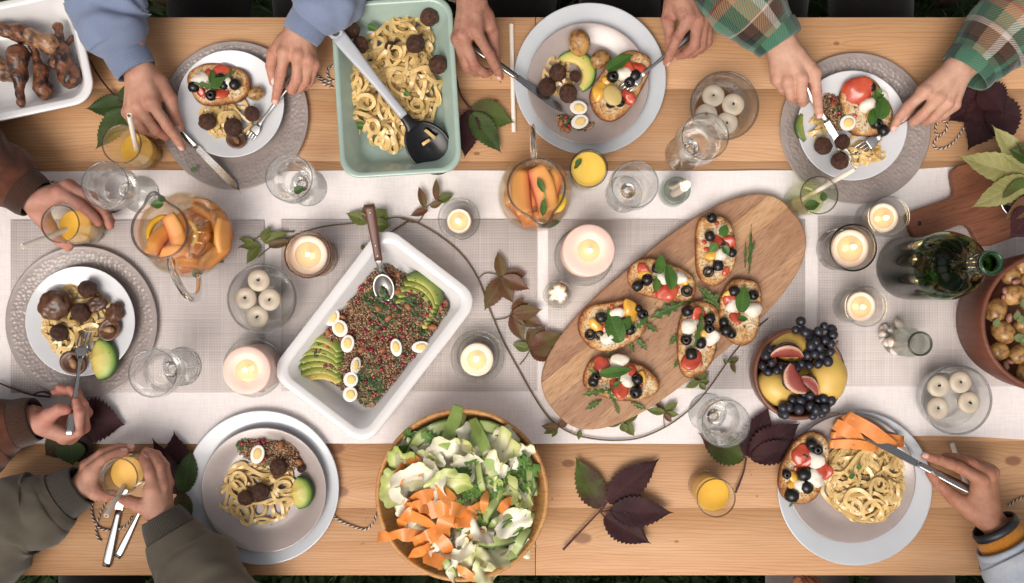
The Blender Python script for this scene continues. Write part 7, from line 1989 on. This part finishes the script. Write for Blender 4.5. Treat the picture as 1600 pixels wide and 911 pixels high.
# ---------------------------------------------------------------- fruit bowl
CLAY = simple('brown_clay', (0.17, 0.062, 0.036), (0.14, 0.048, 0.028), 30, 0.42, 0.1, coat=0.15)
def fruit_bowl():
    h = 0.072; p = P(1249, 584, h); r = 71 * U * (H - h) / H
    g = empty('fruit_bowl', 'round brown clay bowl of pears, figs and grapes', 'bowl', (p.x, p.y, T + 0.0034))
    obj('bowl', lathe('bowl', [(0, 0), (r * .72, 0), (r * .84, 0.006), (r * 1.0, h * .5), (r * 1.02, h - .004), (r, h), (r * .94, h), (r * .92, h - .005), (r * .92, h * .5), (r * .75, 0.012), (0, 0.009)], 80), CLAY, g)
    def pear(x, y, L, W, ang, z, label):
        def f(X):
            s = X.shape[:-1]; X = X.reshape(-1, 3); k = L * U
            d = d_cone(X, (-k * .12, 0, 0), (k * .05, 0, 0), W * U * .5, W * U * .5)
            d = smin(d, d_cone(X, (k * .1, 0, 0), (k * .42, 0, 0), W * U * .36, W * U * .21), 0.02)
            return d.reshape(s)
        b = L * U * .9
        v, fc = nets(f, (-b, -b, -b), (b, b, b), 0.004)
        pr = empty('pear', label, 'pear', P(x, y, z), R(ang), group='pears in the clay bowl')
        obj('fruit', mesh('fruit', v, fc), PEAR, pr)
        obj('stalk', tube('stalk', smoothpts([(L * U * .58, 0, 0), (L * U * .68, 0.001, 0.002), (L * U * .76, 0.004, 0.003)], 6), [0.0014, 0.0012, 0.0018], 6), GSTEM, pr)
    pear(1236, 540, 66, 44, 170, .060, 'yellow pear lying at the far side of the clay bowl')
    pear(1292, 590, 76, 56, 80, .062, 'large yellow pear with a pink blush in the clay bowl')
    pear(1212, 606, 64, 50, -30, .056, 'yellow pear at the clay bowl side near the dark leaves')
    pear(1258, 590, 50, 40, 0, .040, 'yellow pear buried under the figs in the clay bowl')
    def fig(x, y, L, W, ang, z, tilt, label):
        a = empty('fig_wedge', label, 'fig', P(x, y, z), (R(tilt), 0, R(ang)), group='cut figs')
        me = bar('flesh', arc(L * U * .62, 40, 140, 18), [W * U * .12, W * U * .38, W * U * .5, W * U * .38, W * U * .12], [0.001, 0.0028, 0.001], seg=14, power=0.8)
        obj('flesh', me, FIGIN, a, (0, -L * U * .5, 0.002))
        obj('skin', blob('skin', L * U * .46, W * U * .5, 0.010, 3, 0.001, 60, 3, shape=lambda q, p_: (q.x, q.y + 0.002 - (q.x / (L * U * .46)) ** 2 * W * U * .35, min(q.z, 0.0) - 0.001)), FIGSK, a, (0, L * U * .12, 0))
    fig(1229, 553, 50, 22, 0, .092, 30, 'cut fig lying between the far pear and the grapes')
    fig(1244, 592, 48, 28, 118, .094, 0, 'largest cut fig standing in the middle of the clay bowl')
    fig(1262, 602, 40, 18, -35, .088, 0, 'cut fig tucked under the largest fig')
    zg = {}
    top = [(360, 60), (320, 130), (500, 140), (545, 100), (605, 125), (610, 165), (435, 195), (550, 210), (600, 240), (440, 250), (595, 300), (505, 270), (415, 325), (470, 320), (575, 378), (500, 400), (365, 395), (430, 410), (400, 150), (380, 130), (480, 220), (520, 330)]
    mid = [(290, 400), (240, 440), (170, 450), (100, 460), (60, 415), (130, 390), (85, 330), (150, 280), (110, 290), (200, 420), (330, 430)]
    bot = [(290, 680), (360, 690), (430, 650), (500, 680), (540, 670), (600, 690), (345, 755), (435, 730), (455, 805), (530, 795), (550, 750), (220, 740), (235, 795), (270, 740), (210, 790), (380, 640), (320, 720), (480, 760)]
    rd = random.Random(8)
    for pts, lab, z0 in ((top, 'large bunch of black grapes on the clay bowl beside the big pear', .098), (mid, 'small bunch of black grapes between the two cut figs', .090), (bot, 'bunch of black grapes hanging over the clay bowl rim near the pasta plate', .090)):
        q = [(1180 + a / 5.06, 490 + b / 5.06) for a, b in pts]
        cx, cy = sum(v[0] for v in q) / len(q), sum(v[1] for v in q) / len(q)
        gg = empty('grape_bunch', lab, 'grapes', P(cx, cy, z0 - 0.01), group='bunches of black grapes')
        for i, (x, y) in enumerate(q):
            z = z0 + rd.uniform(-.008, .006) - 0.0002 * math.hypot(x - cx, y - cy)
            obj('grape', GRAPE_ME[i % 2], GRAPE, gg, P(x, y, z) - gg.location, (rd.uniform(0, 3), rd.uniform(0, 3), 0), rd.uniform(.86, 1.14))
            obj('stem', tube('stem', [P(x, y, z) - gg.location, (P(x, y, z) - gg.location) * .5 - Vector((0, 0, .004)), (0, 0, -0.003)], [0.0008, 0.0012], 5), GSTEM, gg)
        if lab.startswith('bunch'): obj('stem', tube('stem', smoothpts([Vector((0, 0, 0)), P(1285, 645, z0) - gg.location, P(1312, 646, z0 - .01) - gg.location], 8), 0.0014, 6), GSTEM, gg)
        if lab.startswith('large'): obj('stem', tube('stem', smoothpts([P(1290, 532, z0) - gg.location, P(1304, 540, z0) - gg.location, P(1309, 532, z0) - gg.location], 8), 0.0016, 6), GSTEM, gg)
GRAPE_ME = [blob('grape', 0.0076, 0.0076, 0.0084, 3, 0.0002, 100, s) for s in range(2)]
fruit_bowl()

# ---------------------------------------------------------------- fruit and mint in the drinks
MINT = leafy('mint', (0.05, 0.11, 0.022), (0.08, 0.16, 0.03), (0.15, 0.22, 0.07), 0.4)
def slice_(x, y, z, rad, wid, a0, a1, rot, tilt, label, mat=PEACH, ht=0.006):
    o = thing('peach_slice' if mat is PEACH else 'lemon_slice', bar('slice', arc(rad * U, a0, a1, 18), [wid * U * .3, wid * U * .48, wid * U * .5, wid * U * .48, wid * U * .3], [ht * .6, ht, ht * .6], seg=12, power=0.7), mat, label, 'fruit slice', P(x, y, z), (R(tilt[0]), R(tilt[1]), R(rot)), group='fruit slices in the pitchers')
    return o
def sl_box(x, y, z, L, W, ang, tilt, label, mat=PEACH):
    me = bar('peach_slice', [(q, 0.004 * math.sin(math.pi * (q / (L * U) + .5)), 0) for q in np.linspace(-L * U / 2, L * U / 2, 12)], [W * U * .4, W * U * .5, W * U * .5, W * U * .42], [0.005, 0.007, 0.005], seg=12, power=0.55)
    return thing('peach_slice', me, mat, label, 'fruit slice', P(x, y, z), (R(tilt[0]), R(tilt[1]), R(ang)), group='fruit slices in the pitchers')
sl_box(272, 366, .128, 58, 26, -75, (0, 12), 'upright peach slice filling the mouth of the lobed pitcher')
sl_box(250, 378, .126, 44, 26, 60, (0, 14), 'peach slice leaning at the rust cuff side, lobed pitcher')
sl_box(272, 396, .122, 44, 22, 10, (20, 0), 'peach slice nearest the handle, lobed pitcher')
slice_(262, 368, .122, 28, 9, 95, 190, 0, (0, 0), 'lemon peel curve in the mouth of the lobed pitcher', LEMON)
slice_(284, 366, .118, 22, 8, -50, 60, 0, (0, 0), 'lemon slice on the far side, lobed pitcher', LEMON)
for x, y, z, L, W, a, w in ((322, 330, .07, 44, 30, -30, 'up against the wall toward the stemmed glass'), (337, 362, .05, 40, 30, 80, 'at the wall farthest from the rust cuff'), (325, 402, .05, 46, 32, 40, 'low near the floating candles'), (300, 415, .04, 40, 28, 10, 'lowest, below the handle'), (300, 345, .05, 46, 32, 20, 'buried in the middle'), (290, 390, .06, 40, 28, 100, 'buried near the handle'), (312, 378, .09, 40, 28, 60, 'just under the water surface')):
    sl_box(x, y, z, L, W, a, (25, 10), 'peach slice in the lobed pitcher, ' + w)
for k, (a, z, t_) in enumerate(((20, .085, 'by the stemmed drink'), (-15, .07, 'facing the vine leaves'), (-48, .085, 'facing the candle bowl'), (58, .075, 'below the spout side'), (-95, .06, 'beside the handle foot'), (0, .105, 'high by the bowl of floating candles'))):
    o = sl_box(307 + 44 * math.cos(R(a)), 368 - 44 * math.sin(R(a)), z, 46, 34, a + 90, (68, 0), 'peach slice pressed to the lobed pitcher wall, ' + t_)
sl_box(818, 300, .122, 64, 28, 95, (0, 6), 'peach slice at the outer wall in the mouth of the round pitcher')
sl_box(846, 296, .126, 66, 34, -75, (0, 5), 'broad peach slice in the middle of the round pitcher mouth')
sl_box(866, 290, .118, 50, 28, 70, (0, 5), 'peach slice nearest the pale juice, round pitcher')
slice_(862, 312, .120, 16, 12, -80, 30, 0, (0, 0), 'lemon piece in the round pitcher mouth', LEMON)
for x, y, z, L, W, a, w in ((812, 330, .06, 46, 26, -50, 'low at the placemat side'), (838, 345, .05, 46, 26, 10, 'lowest near the spout'), (805, 300, .06, 44, 26, 80, 'low at the wall toward the vine'), (862, 325, .07, 40, 26, 60, 'low near the pillar candle'), (835, 310, .07, 44, 30, 30, 'buried in the middle')):
    sl_box(x, y, z, L, W, a, (20, 10), 'peach slice in the round pitcher, ' + w)
def mint(label, leaves, z, stem=None):
    g = empty('mint_sprig', label, 'mint', P(leaves[0][0], leaves[0][1], z), group='mint in the drinks')
    for i, (x0, y0, x1, y1, w) in enumerate(leaves):
        put_leaf('leaf', g, P(x0, y0, z + .001 * i), P(x1, y1, z + .003), w, MINT, int(x0 + i), 9, 0.1, fold=0.3, curl=0.2, p=.85, q=.75)
    if stem: obj('stem', tube('stem', smoothpts([P(a, b, z) - g.location for a, b in stem], 8), 0.0012, 6), CELERY, g)
mint('mint sprig lying on the peach slices of the round pitcher', [(848, 296, 840, 278, 10), (850, 300, 843, 285, 8), (850, 318, 848, 338, 11), (851, 312, 846, 328, 8)], .138, [(840, 278), (850, 300), (850, 325)])
mint('dark mint leaf at the spout of the lobed pitcher', [(255, 318, 234, 320, 14), (248, 308, 260, 314, 10)], .172)
mint('mint leaf floating low in the lobed pitcher, round one', [(332, 362, 332, 382, 20), (340, 388, 346, 398, 10)], .075)
mint('mint leaf floating low in the lobed pitcher, by the candle bowl', [(335, 400, 350, 410, 12), (300, 428, 318, 425, 14)], .05)
mint('mint leaf in the pitcher bottom under the round pitcher spout', [(845, 352, 876, 346, 14), (850, 350, 840, 356, 10)], .06)
mint('mint leaf floating on the full pale juice', [(900, 258, 909, 248, 9), (904, 256, 897, 264, 6)], .0985)
mint('two mint leaves floating in the lime drink', [(1258, 322, 1282, 318, 17), (1287, 314, 1286, 299, 12)], .0635)
mint('mint leaf in the clear drink beside the mint green dish', [(460, 300, 475, 292, 13)], .105)

# ---------------------------------------------------------------- leaves and the vine
LP = leafy('purple_leaf', (0.024, 0.006, 0.009), (0.045, 0.012, 0.014), (0.075, 0.024, 0.024), 0.62, 9, 0.3, 12, 0.0)
LPG = leafy('purple_green_leaf', (0.055, 0.022, 0.015), (0.070, 0.105, 0.018), (0.10, 0.09, 0.03), 0.6, 9, 0.35, 14, 0.0)
LG = leafy('green_leaf', (0.030, 0.058, 0.014), (0.048, 0.082, 0.018), (0.085, 0.12, 0.035), 0.55, 9, 0.4, 18, 0.0)
LV = leafy('vine_leaf', (0.125, 0.048, 0.028), (0.115, 0.085, 0.028), (0.16, 0.11, 0.05), 0.5, 8, 0.4, 18)
LVG = leafy('vine_leaf_green', (0.095, 0.12, 0.024), (0.14, 0.165, 0.038), (0.2, 0.2, 0.08), 0.5, 8, 0.4, 18)
LY = leafy('pale_leaf', (0.235, 0.225, 0.075), (0.30, 0.29, 0.11), (0.42, 0.38, 0.2), 0.6, 8, 0.5, 18)
STEMR = simple('red_stem', (0.075, 0.016, 0.020), (0.05, 0.014, 0.014), 40, 0.5)
STEMV = simple('vine_stem', (0.135, 0.075, 0.035), (0.10, 0.08, 0.03), 30, 0.55, 0.2)
def sprig(label, leaves, stems, z=0.004, zl=0.010, mat=LP, teeth=13, depth=0.22, name='leaf_sprig', smat=None, fold=0.16, curl=0.0, q=0.9, p=0.78):
    """leaves: (x0, y0, x1, y1, width[, mat]); stems: lists of pixels"""
    g = empty(name, label, 'leaves', P(leaves[0][0], leaves[0][1], z), group='leaf sprigs decorating the table')
    for i, l in enumerate(leaves):
        zz = zl + 0.0022 * i
        put_leaf('leaf', g, P(l[0], l[1], zz), P(l[2], l[3], zz + 0.001), l[4], l[5] if len(l) > 5 else mat, int(l[0] * 3 + i), teeth, depth, fold=fold, curl=curl, p=p, q=q, tip=0.35, wavy=0.025, cols=6)
    for s in stems:
        obj('stem', tube('stem', smoothpts([P(a, b, zl if i else zl) - g.location for i, (a, b) in enumerate(s)], 12), [0.0013, 0.0015, 0.0021], 7), smat or STEMR, g)
sprig('sprig of four purple leaves lying on bare wood near the salad bowl', [(938, 792, 899, 713, 48, LPG), (950, 782, 1031, 716, 52), (946, 808, 1018, 850, 48), (957, 798, 1053, 801, 52)], [[(938, 800), (938, 790)], [(938, 800), (951, 781)], [(938, 800), (958, 797)], [(938, 800), (947, 810)], [(938, 798), (915, 822), (880, 859)]])
sprig('dark leaf sprig on the wood under the stemmed glass by the fruit bowl', [(1162, 714, 1090, 676, 56, LPG), (1167, 712, 1202, 634, 50), (1172, 712, 1252, 660, 56), (1174, 714, 1262, 694, 40)], [[(1166, 716), (1161, 740), (1149, 770)], [(1166, 716), (1160, 713)]])
sprig('dark purple leaves on the wood under the plaid cuff', [(1556, 150, 1512, 236, 70), (1545, 150, 1480, 190, 60), (1560, 150, 1574, 232, 60), (1535, 135, 1570, 178, 56)], [[(1545, 130), (1552, 150)]])
sprig('green leaf sprig on the wood between the drumstick dish and blue cuff', [(196, 163, 133, 170, 36, LG), (196, 172, 149, 234, 42, LG), (198, 160, 196, 130, 26, LG), (225, 195, 248, 218, 26, LG)], [[(138, 90), (155, 120), (176, 146), (197, 167)]])
sprig('dark red and green leaves against the mint green dish', [(736, 172, 804, 192, 50, LPG), (735, 174, 726, 248, 40), (738, 178, 784, 240, 40, LG)], [[(713, 120), (720, 148), (737, 173)]])
sprig('dark purple leaf sprig under the hand with the upright fork', [(120, 652, 196, 664, 74), (106, 685, 150, 720, 50), (100, 688, 70, 712, 44, LPG), (110, 690, 114, 728, 50, LG)], [[(-5, 597), (20, 607), (50, 617), (78, 620)], [(50, 617), (66, 612), (80, 616)]])
sprig('dark purple leaves on the wood between the olive hand and pale blue plate', [(284, 770, 272, 672, 62), (280, 770, 238, 684, 40), (286, 768, 300, 700, 36, LG), (284, 770, 290, 830, 34, LPG)], [[(284, 765), (286, 800), (280, 830)]])
sprig('pale green leaves reaching over the cutting board', [(1600, 275, 1497, 243, 46), (1602, 264, 1552, 194, 34), (1604, 280, 1518, 325, 40), (1615, 292, 1560, 318, 44, LPG), (1615, 330, 1578, 372, 50, LP), (1616, 310, 1570, 345, 30, LV)], [[(1640, 272), (1592, 275)], [(1640, 272), (1596, 262)]], 0.06, 0.085, LY, 9, 0.14, smat=simple('pale_stem', (0.4, 0.33, 0.2), None, 30, 0.6), fold=0.3, curl=0.12)
sprig('dark curled leaves at the picture edge above the pale leaves', [(1612, 250, 1578, 232, 26, LG), (1612, 244, 1590, 222, 20, LPG)], [], 0.06, 0.10, LP, 9, 0.14, fold=0.4, curl=0.3)
# spoon tip under the leaves
_sp = empty('teaspoon', 'bright metal spoon edge under the pale leaves', 'spoon', P(1580, 320, 0.06))
obj('bowl', blob('bowl', 0.024, 0.016, 0.006, 3, shape=lambda q, p_: (q.x, q.y, q.z if q.z < 0 else q.z * .4)), STEEL, _sp, (0, 0, 0), R(-50)); obj('handle', bar('handle', [(q, -q * .3, 0) for q in np.linspace(0.018, 0.12, 8)], 0.004, 0.0015), STEEL, _sp)

def vine():
    g = empty('vine', 'long trailing vine with reddish green leaves winding round the board', 'vine', P(760, 450, 0.004), group='leaf sprigs decorating the table')
    L0 = g.location
    def stem(pts, r=(0.0010, 0.0014, 0.0014, 0.0010), z=0.007, n=60):
        obj('stem', tube('stem', smoothpts([P(a, b, z + (c[0] if c else 0)) - L0 for a, b, *c in pts], n), list(r), 7), STEMV, g)
    stem([(404, 402), (420, 388), (450, 372), (500, 355), (550, 349), (590, 344), (625, 340), (660, 352), (700, 378), (728, 405), (748, 437), (760, 470), (772, 500), (790, 540), (812, 580), (836, 622), (860, 655), (893, 677), (930, 686), (965, 688), (1000, 684), (1040, 667), (1075, 642), (1105, 610), (1130, 575), (1152, 545), (1180, 515), (1200, 498)], n=150)
    stem([(372, 388), (392, 378), (418, 364), (460, 362)], (0.001, 0.0012), n=16)
    stem([(625, 340), (650, 348), (662, 335), (668, 322), (684, 316)], (0.0012, 0.001), n=16)
    stem([(637, 346), (612, 362), (600, 372)], (0.0016, 0.0012), n=10)
    stem([(748, 435), (758, 427), (772, 428), (784, 434)], (0.001, 0.0009), n=12)
    stem([(772, 500), (790, 497), (802, 490)], (0.001, 0.0009), n=10)
    stem([(812, 570), (822, 558), (829, 543)], (0.001, 0.0009), n=10)
    stem([(1038, 668), (1037, 652), (1038, 645)], (0.0008, 0.0008), n=8)
    leaves = [
        (404, 382, 376, 386, 18, 1), (405, 384, 384, 412, 22, 1), (412, 378, 450, 362, 22, 1), (410, 376, 422, 354, 18, 1), (420, 384, 458, 376, 18, 0), (398, 380, 372, 372, 12, 1),
        (576, 346, 540, 333, 26, 1), (580, 346, 568, 318, 24, 0), (588, 344, 604, 326, 30, 1), (586, 350, 610, 352, 26, 1), (572, 350, 560, 334, 18, 1), (590, 352, 600, 362, 18, 1), (566, 382, 570, 394, 8, 1),
        (664, 324, 654, 290, 16, 0), (682, 312, 681, 277, 14, 0), (684, 314, 709, 303, 18, 1), (668, 328, 640, 337, 16, 0), (672, 322, 692, 316, 14, 0),
        (784, 432, 778, 392, 24, 0), (786, 434, 828, 452, 30, 0), (783, 435, 757, 486, 36, 0), (787, 432, 824, 428, 26, 0), (782, 436, 802, 474, 28, 0),
        (802, 488, 818, 464, 22, 0), (802, 490, 848, 484, 30, 0), (803, 492, 850, 510, 26, 0), (800, 492, 818, 534, 30, 0), (802, 486, 826, 474, 22, 0),
        (829, 543, 853, 508, 30, 0), (830, 542, 878, 520, 36, 0), (827, 544, 800, 538, 20, 1), (829, 545, 866, 562, 32, 0), (832, 545, 872, 548, 26, 0), (828, 540, 826, 512, 16, 0),
        (872, 667, 845, 666, 18, 0), (872, 665, 890, 656, 16, 0), (872, 668, 848, 678, 12, 1), (870, 670, 862, 684, 10, 1),
        (906, 672, 904, 688, 10, 1), (972, 657, 936, 662, 20, 1), (975, 655, 1000, 640, 24, 1), (975, 660, 992, 682, 20, 1), (970, 660, 956, 650, 14, 0), (972, 662, 978, 676, 16, 1),
        (1038, 644, 1009, 640, 15, 1), (1038, 643, 1024, 628, 13, 0), (1039, 642, 1060, 628, 15, 1), (1040, 646, 1062, 648, 13, 1), (1039, 647, 1050, 660, 12, 0),
        (1092, 596, 1070, 606, 14, 1), (1090, 594, 1086, 578, 12, 1), (1092, 594, 1108, 582, 14, 1), (1094, 598, 1110, 596, 13, 1), (1093, 599, 1104, 610, 12, 1),
        (1136, 568, 1130, 560, 8, 1), (1140, 566, 1156, 560, 10, 1), (1142, 568, 1150, 584, 10, 1), (1144, 566, 1148, 580, 8, 0)]
    for i, (x0, y0, x1, y1, w, k) in enumerate(leaves):
        z = 0.0085 + 0.0018 * (i % 5)
        big = math.hypot(x1 - x0, y1 - y0)
        put_leaf('leaf', g, P(x0, y0, z), P(x1, y1, z + 0.002), w * .86, LVG if k else LV, i, 9 if big > 25 else 6, 0.16, fold=0.3, curl=0.12, p=.85, q=.85, tip=0.3, cols=4, roll=R(random.uniform(-14, 14)))
        if big > 14 and i > 17: obj('leaf_stalk', tube('leaf_stalk', [P(x0, y0, z) - L0, P(x0 - (x1 - x0) * .12, y0 - (y1 - y0) * .12, z) - L0], 0.0008, 5), STEMV, g)
vine()
_dl = thing('fallen_leaf', leaf_mesh('fallen_leaf', 0.022, 0.0042, 0, seed=3), LP, 'small dark leaf on the runner beside the stemmed water glass', 'leaf', P(170, 330, 0.004), R(8))

# ---------------------------------------------------------------- twine, bracelet and watch
def twine(label, pts, z=0.0032, r=0.0011):
    g = empty('string', label, 'string', P(pts[0][0], pts[0][1], z), group='striped twine pieces')
    pp = smoothpts([P(q[0], q[1], z + (q[2] if len(q) > 2 else 0)) for q in pts], 30 * len(pts)) - np.array(g.location)
    tan, S, B = frames(pp); Ls = np.concatenate([[0], np.cumsum(np.linalg.norm(np.diff(pp, axis=0), axis=1))])
    for k, m in ((0, TW1), (1, TW2)):
        ph = Ls / 0.0075 * 2 * math.pi + k * math.pi
        q = pp + (S * np.cos(ph)[:, None] + B * np.sin(ph)[:, None]) * r * .85
        obj('strand', tube('strand', q, r, 5), m, g)
TW1 = simple('white_twine', (0.70, 0.66, 0.60), None, 90, 0.9); TW2 = simple('brown_twine', (0.11, 0.055, 0.035), None, 90, 0.9)
twine('striped twine loops below the cupped hands', [(158, 782), (146, 784), (143, 800), (149, 818), (160, 827), (178, 828), (196, 822), (206, 808)])
twine('striped twine end hanging below the cupped hands', [(168, 780), (160, 795), (152, 815), (150, 828), (152, 838), (157, 846)])
twine('striped twine looping out from under the mint green dish', [(492, 86), (490, 108), (500, 122), (518, 130)]); twine('short striped twine curl at the mint dish wall', [(522, 102), (512, 108), (514, 122), (526, 128)]); twine('striped twine strand between blue cuff and mint dish', [(492, 116), (505, 130), (520, 136)])
twine('striped twine loop beside the plaid diner\'s charger', [(1520, 176), (1508, 196), (1492, 220), (1476, 231), (1462, 231), (1459, 224), (1466, 214), (1478, 204), (1479, 192), (1471, 188), (1463, 194), (1462, 206), (1468, 214)])
twine('striped twine between the pale blue plate and the salad bowl', [(515, 800), (530, 813), (550, 822), (570, 827), (582, 818), (590, 800)]); twine('striped twine near the watch', [(1576, 790), (1585, 783), (1600, 776)])
twine('striped twine by the rust cuff', [(70, 283), (80, 284), (92, 287)])
# watch, bracelets and sweater cuff on the denim sleeve
off = np.array([PF.location.x, PF.location.y, 0])
def band(name, a, b, ra, rb, mat, flat=0.9):
    a = np.array(P(a[0], a[1], a[2] / 1000)) - off; b = np.array(P(b[0], b[1], b[2] / 1000)) - off
    return obj(name, cuff_mesh(name, a, b, ra * U, rb * U, flat), mat, PF)
WATCHM = simple('watch_rubber', (0.012, 0.014, 0.018), (0.02, 0.022, 0.028), 60, 0.4)
band('knit_cuff', (1556, 828, 73), (1572, 850, 75), 33, 40, FAB['orange'])
wb = band('watch', (1551, 818, 73), (1559, 830, 74), 34, 36, WATCHM)
wc = P(1572, 812, 92); obj('watch_face', box('watch_face', 0.034, 0.03, 0.010, 0.004, 3), WATCHM, wb, Vector(wc) - Vector(off), (R(20), R(30), R(-52)))
br_c = np.array(P(1546, 810, 72)) - off; ax = np.array(P(1556, 826, 73)) - np.array(P(1546, 810, 72)); ax /= np.linalg.norm(ax)
_t, _S, _B = frames(np.array([br_c, br_c + ax * .01, br_c + ax * .02]))
bl = obj('bracelet', tube('bracelet', [br_c + (_S[0] * math.cos(a) + _B[0] * math.sin(a) * .9) * 32.5 * U for a in np.linspace(0, 2 * math.pi, 60)], 0.0016, 6), WATCHM, PF)
BEAD = simple('glossy_bead', (0.01, 0.01, 0.012), None, 30, 0.12, coat=0.5); BEAD2 = simple('silver_bead', (0.6, 0.6, 0.6), None, 30, 0.25, metal=1.0)
bm_ = blob('bead', 0.0034, 0.0034, 0.0034, 2)
bm2 = bm_.copy()
for i in range(34):
    a = 2 * math.pi * i / 34
    obj('bead', bm2 if i % 4 == 0 else bm_, BEAD2 if i % 4 == 0 else BEAD, bl, br_c + (_S[0] * math.cos(a) + _B[0] * math.sin(a) * .9) * 33 * U)
# dark stripe round the denim sleeve
st = band('sleeve_stripe', (1578, 862, 80), (1584, 871, 81), 49.5, 51.5, fabric('blue_stripe', (0.05, 0.085, 0.19), (0.035, 0.06, 0.14)))
